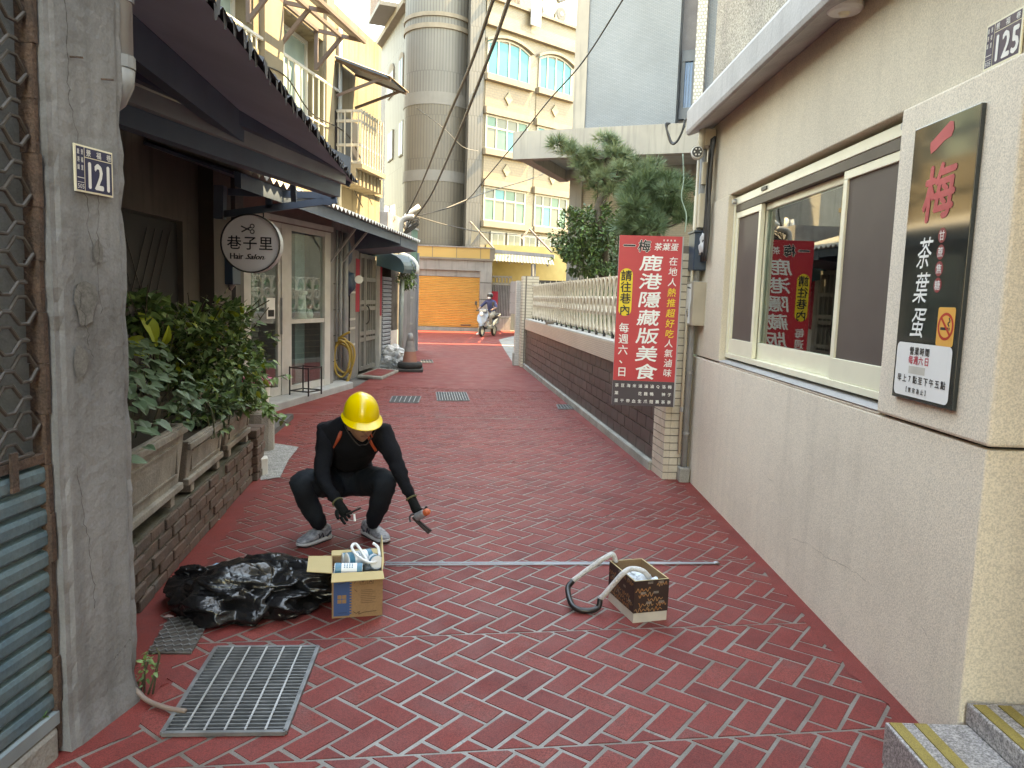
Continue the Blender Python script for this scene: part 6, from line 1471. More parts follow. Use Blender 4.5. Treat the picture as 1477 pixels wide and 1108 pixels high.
for k in range(6):
    p = g0.lerp(g1, (k + .5) / 6); MB().tube([Vector((p.x, p.y, ztop - .17)) + Vector((.1 * math.cos(a), 0, .14 * math.sin(a))) for a in [math.pi * i / 5 for i in range(10)]], .018, 5, closed=True).build('gate_scroll', m_gate, gt)
for z in (zbot, ztop - .35, ztop): MB().bar((g0.x, g0.y, z), (g1.x, g1.y, z), .06).build('gate_rail', m_gate, gt)
MB().prism([(g0.x, g0.y + .08, zbot), (g1.x, g1.y + .08, zbot), (g1.x, g1.y + .12, zbot), (g0.x, g0.y + .12, zbot)], (0, 0, ztop - .4 - zbot)).build('gate_backing', m_dark, gt)
MB().prism([(g0.x - .2, g0.y - .05, -.02), (g1.x, g1.y - .05, -.02), (g1.x, g1.y + .3, -.02), (g0.x - .2, g0.y + .3, -.02)], (0, 0, zbot - .05)).build('gate_wall', m_gwall, gt)
rc0 = D(714, 421, 35.4); t = tag(MB().box(rc0.x - .14, rc0.x + .14, rc0.y, rc0.y + .03, rc0.z - .62, rc0.z + .02).build('red_couplet', m_couplet), 'red paper banner hanging on the iron gate behind the rider', 'couplet')
gw0, gw1 = D(735.5, 440, 33.5), D(751.5, 440, 31.5)
t = thing('grey_gate_wall', gw0, 'blue grey sheet panel wall between the iron gate and the garden wall', 'wall')
m_bgpanel = mat('blue_grey_panel', (.27, .31, .35), (.23, .265, .30), rough=.5, scale=2)
zb0, zb1 = D(742, 453, 32.5).z, D(742, 405, 32.5).z
for k in range(3):
    z0, z1 = zb0 + (zb1 - zb0) * k / 3, zb0 + (zb1 - zb0) * (k + 1) / 3 - .02
    MB().prism([(gw0.x, gw0.y, z0), (gw1.x, gw1.y, z0), (gw1.x + .1, gw1.y + .1, z0), (gw0.x + .1, gw0.y + .1, z0)], (0, 0, z1 - z0)).build('panel', m_bgpanel, t)
MB().prism([(gw0.x + .25, gw0.y + .02, -.02), (gw1.x - .2, gw1.y + .02, -.02), (gw1.x, gw1.y + .3, -.02), (gw0.x + .3, gw0.y + .3, -.02)], (0, 0, zb0 + .015)).build('panel_base', m_oldwall, t)
wb = D(772, 400, 26); 
t = thing('brown_wall', wb, 'low brown wall behind the far brick post', 'wall')
q = D(757, 404, 24.5); MB().box(q.x, q.x + 1.4, q.y, q.y + .3, -.02, D(770, 404, 24.5).z).build('wall_body', m_porchwall, t)
# tin canopy
ca0, ca1 = D(708, 366, 34.5), D(800, 372, 34.0)
t = thing('tin_canopy', ca0, 'pale corrugated tin canopy over the yellow wall', 'canopy')
mb = MB()
for k in range(40):
    p, q = ca0.lerp(ca1, k / 40), ca0.lerp(ca1, (k + 1) / 40); d0_, d1_ = .03 * (k % 2), .03 * ((k + 1) % 2)
    mb.poly([p + Vector((0, 0, -.32 + d0_)), q + Vector((0, 0, -.32 + d1_)), q + Vector((0, 3.6, .25 + d1_)), p + Vector((0, 3.6, .25 + d0_))])
mb.build('tin_sheet', mat('pale_tin', (.13, .14, .13), (.10, .115, .11), rough=.6), t)
MB().bar(ca0 + Vector((0, .1, .12)), ca1 + Vector((0, .1, .06)), .12, .16).build('gutter', m_gate, t)
for k in range(5):
    p = ca0.lerp(ca1, (k + .5) / 5); MB().bar(p + Vector((0, .15, -.36)), p + Vector((0, 3.5, .18)), .06, .08).build('rafter', m_winframe, t)
pc = D(769, 400, 34.2); tubeobj('canopy_post', [(pc.x, pc.y, 0), (pc.x, pc.y, ca1.z - .3)], .11, m_rib1, t, 12)
for xa, ya, xb, yb in ((718, 322, 712, 366), (679, 318, 690, 356), (678, 318, 668, 350), (760, 330, 795, 366), (762, 330, 752, 352)):
    pass
t = thing('awning_stays', D(680, 320, 36.4), 'rusty steel stays propping the canopy frames on the cream building', 'bracket')
for xa, ya, xb, yb, Y in ((678, 320, 712, 358, 36.0), (763, 330, 796, 364, 36.5), (763, 330, 752, 345, 36.5)): MB().bar(D(xa, ya, Y + .4), D(xb, yb, Y - .6), .07).build('stay', m_awnframe, t)
fl = D(684, 336, 36.2); tag(MB().poly([D(682, 322, 36), D(692, 335, 35.6), D(679, 353, 35.8)]).build('cloth_flag', m_pilaster), 'cream triangular cloth hung on the steel stay', 'cloth')
for o in [bpy.data.objects['cloth_flag']]:
    md = o.modifiers.new('thick', 'SOLIDIFY'); md.thickness = .02
# pipes and wire tangle at the roof corner
t = thing('roof_pipes', D(596, 310, 17), 'bent white pipes with a tangle of wires at the roof corner', 'pipe')
tubeobj('pipe', curve([D(578, 345, 16.5), D(579, 322, 16.5), D(586, 314, 16.5), D(597, 313, 16.5)], 18), .055, m_pipe, t); tubeobj('pipe', [D(585, 312, 17), D(605, 297, 17)], .05, m_white, t)
tubeobj('pipe', [D(556, 335, 18), D(556, 312, 18), D(559, 299, 18), D(566, 297, 18), D(567, 318, 18)], .06, m_white, t)
rw = random.Random(2)
for k in range(7):
    tubeobj('wire', curve([D(582 + rw.uniform(-4, 4), 338, 16.6), D(598 + rw.uniform(-8, 8), 322 + rw.uniform(-8, 8), 16.6), D(592 + rw.uniform(-12, 12), 312 + rw.uniform(-6, 12), 16.6), D(586, 334 + rw.uniform(-4, 4), 16.6)], 15), .012, m_black, t, 5)
# ================================================================== garden trees behind the railing
m_needle = mat('pine_needle', (.115, .175, .09), (.07, .12, .06), rough=.55, scale=6)
m_needle2 = mat('pale_pine_needle', (.20, .26, .14), (.14, .19, .10), rough=.55, scale=6)
m_shrubl = mat('garden_leaf', (.10, .155, .06), (.06, .105, .045), rough=.5, scale=6)
SPR = ([], [])
for k in range(7):
    a = (k - 3) * .28; d = Vector((math.sin(a), math.cos(a), .25 * ((k % 3) - 1))); w = Vector((.016, -.003, 0)); i = len(SPR[0])
    SPR[0].extend([-w * .5, w * .5, d * .17]); SPR[1].append((i, i + 1, i + 2))
def pine(label, base, trunk, tufts, r, nper, seed, mats, group=None):
    rr = random.Random(seed); t = thing('pine_tree', base, label, 'tree', 'garden pines')
    tm = MB(); tm.tube(curve(trunk, 16), [.07 - .05 * i / 40 for i in range(len(curve(trunk, 16)))], 7)
    for c in tufts:
        s_ = min(trunk[1:], key=lambda p: (Vector(p) - c).length + max(0, p.z - c.z) * 2); tm.tube(curve([s_, s_.lerp(c, .5) + Vector((0, 0, -.06)), c], 6), [.024, .020, .018, .016, .014, .012, .010, .009, .008, .007, .006, .005, .005, .004, .004][:len(curve([s_, s_, c], 6))], 5)
    tm.build('trunk', m_bark, t, True)
    mb = MB()
    for c in tufts:
        k_ = rr.uniform(.75, 1.2)
        for _ in range(nper):
            v = Vector((rr.gauss(0, .42), rr.gauss(0, .42), rr.gauss(0, .26)))
            if v.length > 1.1: continue
            mb.m = rr.choices(range(len(mats)), [5, 2][:len(mats)])[0]
            d = (v + Vector((0, 0, .45)) + Vector((rr.gauss(0, .3), rr.gauss(0, .3), rr.gauss(0, .3)))).normalized()
            addleaf(mb, SPR[0], SPR[1], c + v * r * k_, leafbasis(d, Vector((rr.gauss(0, 1), rr.gauss(0, 1), .3))), rr.uniform(.7, 1.2))
    mb.build('crown', mats, t, kind='stuff'); return t
tr1 = [D(868, 425, 12.6), D(872, 350, 12.6), D(862, 300, 12.6), D(880, 262, 12.6), D(876, 225, 12.6)]
tf1 = [D(x, y, 12.6 + dy) for x, y, dy in ((803, 207, 0), (815, 213, .1), (826, 222, -.1), (838, 228, .1), (852, 224, -.2), (874, 200, 0), (882, 208, .1), (885, 222, -.1), (868, 232, .2), (897, 226, 0), (907, 232, .2), (893, 243, -.2), (855, 246, .1), (870, 254, -.2), (886, 260, .1), (902, 256, .2), (918, 246, 0), (932, 243, .1), (942, 240, .1), (846, 255, 0), (862, 270, .1), (880, 276, -.1), (850, 240, .2), (897, 270, .1), (840, 238, -.1))]
pine('grey green garden pine with open twisted crown rising above the shrub', D(868, 440, 12.6), tr1, tf1, .14, 46, 3, [m_needle2, m_needle])
tr2 = [D(955, 430, 10.6), D(950, 360, 10.6), D(946, 325, 10.6), D(958, 290, 10.6)]
rq = random.Random(12)
tf2 = [D(rq.uniform(905, 990), rq.uniform(272, 338), 10.6 + rq.uniform(-.35, .35)) for _ in range(30)] + [D(925 + 6 * k, 268 - 3 * (k % 3), 10.6) for k in range(10)]
pine('dark garden pine with dense crown right above the red banner', D(955, 440, 10.6), tr2, tf2, .16, 52, 4, [m_needle, m_shrubl])
bush('garden_shrub', 'rounded small leaved shrub leaning over the ring railing', D(850, 350, 12.8), (.78, .75, .80), 6500, OO, [m_shrubl, m_leaf2, m_leaf], 41, 20, base=D(865, 440, 12.8), size=(.9, 1.7), clump=.02)
bush('garden_shrub', 'twiggy dark shrub between the rounded shrub and the red banner', D(905, 375, 11.4), (.36, .5, .45), 1300, OO, [m_shrubl, m_leaf], 43, 26, base=D(905, 450, 11.4), size=(.9, 1.6), clump=.05)
hed = MB(); rh = random.Random(6)
for k in range(3800):
    u = rh.uniform(.5, 9.8); p = FP.at(u, 1.0 + rh.random() ** 1.2 * .78, .45 + rh.uniform(0, .7)); d = Vector((rh.gauss(-.4, .5), rh.gauss(-.3, .5), rh.gauss(.1, .5)))
    addleaf(hed, OO[0], OO[1], p, leafbasis(d, Vector((rh.gauss(0, .3), rh.gauss(0, .3), 1))), rh.uniform(1.2, 2.2))
h = hed.build('garden_plants', m_leaf, None, kind='stuff'); h['label'] = 'dark low garden plants seen through the ring railing'; h['category'] = 'plants'

# ================================================================== overhead cables
m_cab = mat('black_cable', (.02, .02, .022), rough=.5); m_cabp = mat('pale_cable', (.12, .118, .11), rough=.6)
ends = [(735, -60, 6.4), (711, 0, 7.4), (679, 93, 9.4), (643, 177, 12.0), (613, 253, 15), (600, 282, 16.4), (585, 312, 17)]
tag(tubeobj('overhead_cable', curve([D(*p) for p in ends], 40), .019, m_cab, n=6), 'left one of two thick black cables sloping across the cream building', 'cable', 'overhead cables')
ends = [(758, -60, 6.4), (734, 0, 7.4), (714, 58, 8.8), (679, 149, 11), (657, 202, 12.6), (622, 280, 15.8), (600, 312, 17)]
tag(tubeobj('overhead_cable', curve([D(*p) for p in ends], 40), .021, m_cab, n=6), 'right one of two thick black cables sloping across the cream building', 'cable', 'overhead cables')
ends = [(935, -60, 9), (898, 0, 9.8), (840, 90, 11.6), (790, 147, 13), (740, 210, 14.6), (700, 258, 16), (672, 290, 17), (640, 302, 17.4), (600, 312, 17.2)]
tag(tubeobj('overhead_cable', curve([D(*p) for p in ends], 50), .011, m_cab, n=6), 'thin black cable crossing the grey tiled building and canopy', 'cable', 'overhead cables')
for pts, lab in (([(600, 312, 17), (650, 326, 19), (705, 336, 22), (780, 340, 28)], 'pale slack wire running across below the tower'), ([(640, 302, 17.4), (700, 278, 20), (760, 260, 24), (800, 244, 28)], 'thin wire rising from the roof pipes toward the canopy'), ([(600, 155, 20), (640, 185, 26), (668, 212, 33), (690, 218, 36)], 'thin pale wire sagging across the round tower')):
    tag(tubeobj('thin_wire', curve([D(*p) for p in pts], 24), .012, m_cabp, n=5), lab, 'wire', 'thin overhead wires')
tag(tubeobj('facade_wire', curve([AP.at(ua(335), 4.2, .06), AP.at(ua(400), 4.35, .08), AP.at(ua(440), 4.05, .1), AP.at(ua(500), 4.0, .08), AP.at(ua(540), 3.2, .06)], 30), .010, m_cab, n=5), 'loose black wire sagging along the cream upper wall', 'wire')
tag(tubeobj('facade_wire', curve([AP.at(ua(470), 3.75, .05), AP.at(ua(490), 3.5, .07), AP.at(ua(520), 3.0, .06)], 18), .009, m_cab, n=5), 'short black wire hanging below the barred window cage', 'wire')

# ================================================================== drain covers
def grate(name, q, label, nb, nr, h=.014, rodm=None, seen_bars=True):
    q = [Vector((a, b, 0)) for a, b in q]; c = sum(q, Vector((0, 0, 0))) / 4; t = thing(name, c, label, 'drain cover')
    P = lambda s_, r: q[0].lerp(q[1], s_).lerp(q[3].lerp(q[2], s_), r)
    MB().poly([v + Vector((0, 0, .0050)) for v in q][::-1]).build('sump', mat('dusty_sump', (.11, .11, .11), (.16, .16, .165), rough=.9, scale=5), t)
    m_gr = mat('dull_grate_steel', (.25, .255, .26), (.16, .165, .17), rough=.5, metal=.5, scale=14, dirt=(.14, .12, .10), dirtamt=.5)
    fr_ = MB()
    for a, b in ((0, 1), (1, 2), (2, 3), (3, 0)): fr_.bar(q[a] + Vector((0, 0, h / 2 + .004)), q[b] + Vector((0, 0, h / 2 + .004)), .016, h)
    fr_.build('frame', m_gr, t)
    for k in range(1, nb): MB().bar(P(.015, k / nb) + Vector((0, 0, h / 2 + .0042)), P(.985, k / nb) + Vector((0, 0, h / 2 + .0042)), .0055, h - .003).build('bar', m_gr, t)
    for k in range(1, nr): MB().bar(P(k / nr, .01) + Vector((0, 0, h + .0035)), P(k / nr, .99) + Vector((0, 0, h + .0035)), .007, .005).build('rod', rodm or mat('bright_rod_steel', (.6, .6, .6), (.45, .45, .45), rough=.4, metal=.5), t)
    return t
grate('drain_grate', [(v.x, v.y) for v in (G(312, 938), G(459, 937), G(411, 1061), G(234, 1063))], 'large steel drain grate in the red paving at the lower left', 26, 6)
grate('drain_grate', [(v.x, v.y) for v in (G(566, 573), G(607, 573), G(603, 582), G(562, 581))], 'small far drain grate with pale rods, left of the square one', 6, 6)
grate('drain_grate', [(v.x, v.y) for v in (G(629, 567), G(672, 567), G(677, 579), G(631, 579))], 'square far drain grate in the middle of the alley', 14, 12)
grate('drain_grate', [(v.x, v.y) for v in (G(803, 585), G(826, 585), G(834, 591), G(806, 591))], 'dark little drain grate beside the foot of the garden wall', 6, 6, rodm=m_steel)
grate('drain_grate', [(v.x, v.y) for v in (G(607, 520), G(623, 520), G(625, 524), G(608, 524))], 'farthest tiny drain grate, behind the traffic cone', 4, 4)
t = thing('chequer_cover', G(255, 920), 'small rusty chequer plate cover half under the black bag', 'drain cover')
q = [G(x, y) for x, y in ((243, 895), (312, 880), (276, 945), (212, 945))]
MB().prism([(v.x, v.y, .003) for v in q], (0, 0, .006)).build('cover_plate', mat('worn_chequer_steel', (.13, .115, .10), (.07, .055, .045), rough=.55, metal=.3, scale=14), t)
mb = MB(); ru = random.Random(1)
for i in range(11):
    for j in range(9):
        s_, r_ = (i + .5) / 11, (j + .5) / 9; p = q[0].lerp(q[1], s_).lerp(q[3].lerp(q[2], s_), r_) + Vector((0, 0, .011)); a = R(45 if (i + j) % 2 else -45)
        mb.obox(p, (.013 * math.cos(a), .013 * math.sin(a), 0), (-.003 * math.sin(a), .003 * math.cos(a), 0), (0, 0, .003))
mb.build('tread_studs', m_steel, t, kind='stuff')
tag(tubeobj('drain_hose', curve([D(193, 992, 2.68), G(212, 1010, .02), G(240, 1021, .02), G(268, 1026, .024)], 18), .009, mat('brown_hose', (.26, .19, .16), rough=.5)), 'short brown hose leading from the pillar foot onto the drain grate', 'hose')
bush('weed', 'small green weed growing at the foot of the concrete pillar', LP.at(.36, .10, -.02) + Vector((.03, .02, 0)), (.05, .05, .10), 60, OO, [m_leaf2, m_leaf], 51, 4, size=(.3, .6), shell=0)
bush('weed', 'tiny weed on the shutter threshold', GP.at(-.06, .15, -.0), (.03, .03, .025), 16, OO, [m_leaf], 52, 0, size=(.4, .7), shell=0)
for i, (x, y, c, l) in enumerate(((313, 815, (.25, .5, .65), 'scrap of pale blue wrapper beside the black bag'), (243, 890, (.6, .45, .45), 'small pinkish scrap on the paving by the chequer plate'), (312, 750, (.65, .6, .56), 'pale chip of mortar near the planter wall'))):
    p = G(x, y, .012); tag(MB().prism([p + Vector(v) for v in ((-.02, -.008, 0), (.01, -.014, .003), (.024, .006, 0), (-.006, .012, .004))], (0, 0, .004)).build('litter', mat('litter_%s' % ['blue', 'pink', 'pale'][i], c, rough=.5)), l, 'litter')

# ================================================================== foreground objects
m_bag = mat('shiny_black_plastic', (.008, .008, .009), (.012, .012, .013), rough=.24, scale=6, spec=.5)
_n = m_bag.node_tree.nodes; _l = m_bag.node_tree.links; _g = _n.new('ShaderNodeNewGeometry'); _v = _n.new('ShaderNodeTexVoronoi'); _v.feature = 'DISTANCE_TO_EDGE'; _v.inputs['Scale'].default_value = 11
_w = _n.new('ShaderNodeTexNoise'); _w.inputs['Scale'].default_value = 9; _w.inputs['Detail'].default_value = 3; _mx = _n.new('ShaderNodeVectorMath'); _mx.operation = 'MULTIPLY_ADD'; _mx.inputs[1].default_value = (.12, .12, .12)
_l.new(_g.outputs['Position'], _w.inputs['Vector']); _l.new(_w.outputs['Color'], _mx.inputs[0]); _l.new(_g.outputs['Position'], _mx.inputs[2]); _l.new(_mx.outputs[0], _v.inputs['Vector'])
_b = _n.new('ShaderNodeBump'); _b.inputs['Strength'].default_value = .42; _b.inputs['Distance'].default_value = .03; _l.new(_v.outputs['Distance'], _b.inputs['Height']); _l.new(_b.outputs[0], _n['Principled BSDF'].inputs['Normal'])
def crumple(name, c, sq, seed, parent, sub_=6, amp=.22, cut=.0, floor_=None, rot=0.):
    bm = bmesh.new(); bmesh.ops.create_icosphere(bm, subdivisions=sub_, radius=1); c = Vector(c)
    for v in bm.verts:
        d = v.co.normalized(); s_ = Vector((seed, seed * .7, seed * .3))
        k = 1 + amp * 1.1 * noise.noise(d * 1.5 + s_)
        for f_, a_ in ((1.7, .8), (3.1, .34), (7, .05)): k += amp * a_ * (.5 - abs(noise.noise(Vector((d.x * f_ * .6, d.y * f_, d.z * f_ * 1.3)) + s_)) * 2.2)
        p = Vector((d.x * sq[0] * k, d.y * sq[1] * k, d.z * sq[2] * k)); p = Matrix.Rotation(rot, 3, 'Z') @ p
        p += c
        if floor_ is not None and p.z < floor_: p.z = floor_ + (p.z - floor_) * .03
        v.co = p
    me = bpy.data.meshes.new(name); bm.to_mesh(me); bm.free(); me.materials.append(m_bag); me.polygons.foreach_set('use_smooth', [True] * len(me.polygons))
    return link(name, me, Vector((0, 0, 0)), parent)
gb_ = thing('garbage_bag', G(350, 890), 'crumpled shiny black garbage bag lying open beside the cardboard box', 'bag')
crumple('bag_body', G(352, 880) + Vector((.0, .06, .07)), (.34, .24, .122), 1.3, gb_, 6, .30, floor_=.006)
crumple('bag_body', G(322, 890) + Vector((.02, .03, .06)), (.22, .16, .12), 6.1, gb_, 5, .34, floor_=.006)
crumple('bag_tie', G(276, 866) + Vector((0, .06, .09)), (.12, .05, .055), 3.7, gb_, 5, .35, floor_=.006, rot=-.1)
crumple('bag_mouth', G(402, 868) + Vector((.02, .10, .09)), (.30, .17, .10), 9.4, gb_, 6, .22, floor_=.006, rot=-.25)
crumple('bag_mouth', G(436, 866) + Vector((.0, .03, .055)), (.17, .10, .07), 2.9, gb_, 5, .25, floor_=.006, rot=.35)

m_card = mat('brown_cardboard', (.31, .175, .088), (.27, .15, .075), rough=.85, scale=3, grain=.08)
m_cardin = mat('pale_cardboard_inside', (.55, .42, .22), (.49, .37, .19), rough=.85, scale=3)
m_blueprint = mat('blue_box_print', (.025, .075, .20), (.02, .06, .17), rough=.7)
m_brownprint = mat('dark_brown_print', (.13, .065, .035), rough=.8)
cb0, cb1 = G(478.5, 893), G(551.5, 888); bd = (cb1 - cb0); bw_ = bd.length; bd /= bw_; bn_ = Vector((-bd.y, bd.x, 0)); bh_, bdep = .222, .25
bx = thing('cardboard_box', cb0, 'open brown cardboard box with a blue printed panel, full of white cans', 'box')
cp_ = lambda a, b, z: cb0 + bd * a + bn_ * b + Vector((0, 0, z))
T_ = .004
def panel(name, pts, nrm, m=None): return MB().prism(pts, Vector(nrm) * T_).build(name, m or m_card, bx)
panel('front_panel', [cp_(0, 0, .002), cp_(bw_, 0, .002), cp_(bw_, 0, bh_), cp_(0, 0, bh_)], bn_); panel('back_panel', [cp_(0, bdep, .002), cp_(bw_, bdep, .002), cp_(bw_, bdep, bh_), cp_(0, bdep, bh_)], -bn_)
panel('side_panel', [cp_(.0005, T_ + .0005, .002), cp_(.0005, bdep - T_ - .0005, .002), cp_(.0005, bdep - T_ - .0005, bh_), cp_(.0005, T_ + .0005, bh_)], bd); panel('side_panel', [cp_(bw_ - .0005, T_ + .0005, .002), cp_(bw_ - .0005, bdep - T_ - .0005, .002), cp_(bw_ - .0005, bdep - T_ - .0005, bh_), cp_(bw_ - .0005, T_ + .0005, bh_)], -bd)
panel('bottom_panel', [cp_(.005, .005, .003), cp_(bw_ - .005, .005, .003), cp_(bw_ - .005, bdep - .005, .003), cp_(.005, bdep - .005, .003)], (0, 0, 1))
panel('flap', [cp_(0, -.0, bh_ + .001), cp_(bw_, 0, bh_ + .001), cp_(bw_ + .004, -.045, bh_ - .022), cp_(-.004, -.045, bh_ - .026)], (0, -.35, .9), m_cardin)
panel('flap', [cp_(0, .005, bh_ + .001), cp_(0, bdep - .005, bh_ + .001), cp_(-.112, bdep - .03, bh_ + .015), cp_(-.116, .02, bh_ + .010)], (0, 0, 1), m_cardin)
panel('flap', [cp_(0, bdep, bh_ + .001), cp_(bw_, bdep, bh_ + .001), cp_(bw_ + .004, bdep + .045, bh_ + .012), cp_(0, bdep + .045, bh_ + .012)], (0, -.2, .97), m_cardin)
panel('flap', [cp_(bw_, .02, bh_ + .001), cp_(bw_, bdep - .01, bh_ + .001), cp_(bw_ + .012, bdep + .0, bh_ + .10), cp_(bw_ + .008, bdep - .09, bh_ + .105), cp_(bw_ + .01, .06, bh_ + .03)], bd * -1, m_cardin)
fs = Sheet(cb0, bd, (0, 0, 1), -.0012) if (bd.cross(Vector((0, 0, 1)))).dot(bn_) > 0 else Sheet(cb0, bd, (0, 0, 1), .0012)
mb = MB(); fs.rect(mb, .008, .083, .012, bh_ - .020, k=1)
for k in range(14): fs.rect(mb, .083, .092, .02 + k * .0135, .027 + k * .0135, k=1)
bp_ = mb.build('blue_print', m_blueprint, bx)
mb = MB()
for i in (0, 1):
    for j in (0, 1): fs.rect(mb, .026 + i * .022, .045 + i * .022, .075 + j * .022, .094 + j * .022, k=2)
mb.build('window_mark', m_card, bx)
mb = MB()
for k in range(8): fs.line(mb, [(.135, .135 - k * .009), (.135 + (.07 if k % 3 else .055), .135 - k * .009)], .0022, k=1)
for c in (.145, .18):
    fs.line(mb, [(c - .014, .165), (c + .014, .165), (c + .014, .192), (c - .014, .192), (c - .014, .165)], .002, k=1)
fs.disc(mb, .145, .183, .010, .006, k=1); fs.line(mb, [(.145, .183), (.145, .170)], .003, k=1); fs.line(mb, [(.172, .17), (.19, .188)], .004, k=1); fs.line(mb, [(.172, .188), (.19, .17)], .004, k=1)
fs.line(mb, [(.105, .17), (.110, .185), (.104, .195)], .003, k=1); fs.line(mb, [(.10, .03), (.115, .02), (.13, .03), (.125, .016), (.15, .024), (.21, .028)], .004, k=1); fs.line(mb, [(.105, .14), (.118, .128)], .003, k=1)
mb.build('brown_print', m_brownprint, bx)
mb = MB(); fs.line(mb, [(.03, .028), (.07, .028)], .003, k=2); fs.line(mb, [(.03, .17), (.065, .178)], .004, k=2); mb.build('blue_print_dark', mat('dark_blue_print', (.02, .045, .12), rough=.7), bx)
# cans and tube in the box
m_can = mat('white_can', (.78, .79, .80), (.74, .75, .77), rough=.3); m_canb = mat('teal_can_band', (.03, .20, .30), (.03, .17, .26), rough=.35)
def can(a, b, ax, lab, r=.032, L=.13):
    a, b = Vector(a), Vector(b); d = (b - a).normalized(); L = (b - a).length; t = thing('can', a, lab, 'can', 'cans in the cardboard box')
    MB().lathe(a, [(r * .9, 0), (r, .004), (r, L - .004), (r * .9, L)], 20, d).build('can_body', m_can, t); MB().lathe(a + d * .004, [(r + .0006, 0), (r + .0006, L * .22)], 20, d, cap=False).build('can_band', m_canb, t); MB().lathe(a + d * (L * .80), [(r + .0006, 0), (r + .0006, L * .19)], 20, d, cap=False).build('can_band', m_canb, t)
    mb = MB(); u = Vector((0, 0, 1)); u = (u - d * u.dot(d)).normalized(); w = d.cross(u)
    for k in range(4):
        s0_ = L * (.34 + .09 * k); f = lambda s_, th: a + d * s_ + (u * math.cos(th) + w * math.sin(th)) * (r + .0012)
        for q in range(3): mb.poly([f(s0_, .3 + q * .25), f(s0_ + .006, .3 + q * .25), f(s0_ + .006, .46 + q * .25), f(s0_, .46 + q * .25)]); mb.poly([f(s0_, -.9 - q * .25 + .9), f(s0_ + .004, -.9 - q * .25 + .9), f(s0_ + .004, -.78 - q * .25 + .9), f(s0_, -.78 - q * .25 + .9)])
    mb.build('can_print', m_canb, t)
can(cp_(.012, .06, bh_ + .0), cp_(.145, .05, bh_ - .004), 0, 'white can with teal bands lying in front in the cardboard box')
can(cp_(.07, .12, bh_ + .022), cp_(.19, .165, bh_ + .024), 0, 'white can lying under the white tube in the cardboard box', .036)
can(cp_(.185, .19, bh_ + .0), cp_(.215, .07, bh_ + .02), 0, 'white can leaning at the right side of the cardboard box', .034)
can(cp_(.05, .20, bh_ + .0), cp_(.17, .215, bh_ - .005), 0, 'white can at the back wall of the cardboard box', .032)
tag(tubeobj('white_tube', curve([cp_(.20, .16, bh_ + .09), cp_(.225, .14, bh_ + .07), cp_(.225, .09, bh_ + .03), cp_(.18, .06, bh_ + .026), cp_(.12, .09, bh_ + .055), cp_(.095, .13, bh_ + .085), cp_(.115, .16, bh_ + .09), cp_(.14, .13, bh_ + .066), cp_(.17, .07, bh_ + .03)], 60), .007, m_can), 'looped white plastic tube on top of the cans in the cardboard box', 'tube')
MB().box(0, .001, 0, .001, 0, .001) if False else None
tag(MB().prism([cp_(.006, .006, .02), cp_(bw_ - .006, .006, .02), cp_(bw_ - .006, bdep - .006, .02), cp_(.006, bdep - .006, .02)], (0, 0, bh_ - .07)).build('packing', mat('dark_packing', (.10, .12, .12), (.2, .24, .25), rough=.7, scale=25)), 'crumpled packing filling the cardboard box below the cans', 'packing')

# patterned box with hoses
m_darkbox = mat('dark_brown_box_print', (.038, .020, .016), (.03, .016, .013), rough=.5)
m_gold = mat('orange_script_print', (.42, .17, .06), (.34, .21, .11), rough=.5, scale=20)
m_palep = mat('pale_box_print', (.42, .37, .32), rough=.6)
m_creamcard = mat('cream_box_base', (.58, .52, .45), (.5, .45, .39), rough=.8, scale=9)
k0, k1, k2 = G(912.5, 900), G(962, 895), G(876.5, 866); pd_ = (k1 - k0); pw_ = pd_.length; pd_ /= pw_; pn_ = (k2 - k0); pl_ = pn_.length; pn_ /= pl_; ph_ = .212
pbx = thing('patterned_box', k0, 'dark brown carton printed with orange script, cream base, standing on the paving', 'box')
kp = lambda a, b, z: k0 + pd_ * a + pn_ * b + Vector((0, 0, z))
def kwall(a0, b0, a1, b1, z0, z1, m, name, inn):
    return MB().prism([kp(a0, b0, z0), kp(a1, b1, z0), kp(a1, b1, z1), kp(a0, b0, z1)], Vector(inn) * .006).build(name, m, pbx)
zb_ = .052
kwall(0, 0, pw_, 0, zb_, ph_, m_darkbox, 'front_panel', pn_); kwall(0, pl_, pw_, pl_, zb_, ph_, m_darkbox, 'back_panel', -pn_)
kwall(.0003, .0065, .0003, pl_ - .0065, zb_, ph_, m_darkbox, 'side_panel', pd_); kwall(pw_ - .0003, .0065, pw_ - .0003, pl_ - .0065, zb_, ph_, m_darkbox, 'side_panel', -pd_)
MB().prism([kp(.002, .002, .001), kp(pw_ - .002, .002, .001), kp(pw_ - .002, pl_ - .002, .001), kp(.002, pl_ - .002, .001)], (0, 0, zb_ - .002)).build('cream_base', m_creamcard, pbx, bev=.002)
for nm, q in (('inner_lining', [(0.0066, .0066), (pw_ - .0066, .0066), (pw_ - .0066, pl_ - .0066), (.0066, pl_ - .0066)]),):
    mb = MB()
    for i in range(4):
        a, b = q[i], q[(i + 1) % 4]; mb.poly([kp(*a, zb_), kp(*b, zb_), kp(*b, ph_ + .001), kp(*a, ph_ + .001)])
    mb.build(nm, m_card, pbx)
    mb = MB()
    o4 = [(0, 0), (pw_, 0), (pw_, pl_), (0, pl_)]
    for i in range(4): mb.poly([kp(*o4[i], ph_ + .0015), kp(*o4[(i + 1) % 4], ph_ + .0015), kp(*q[(i + 1) % 4], ph_ + .0015), kp(*q[i], ph_ + .0015)])
    mb.build('rim', m_cardin, pbx)
rs = random.Random(17)
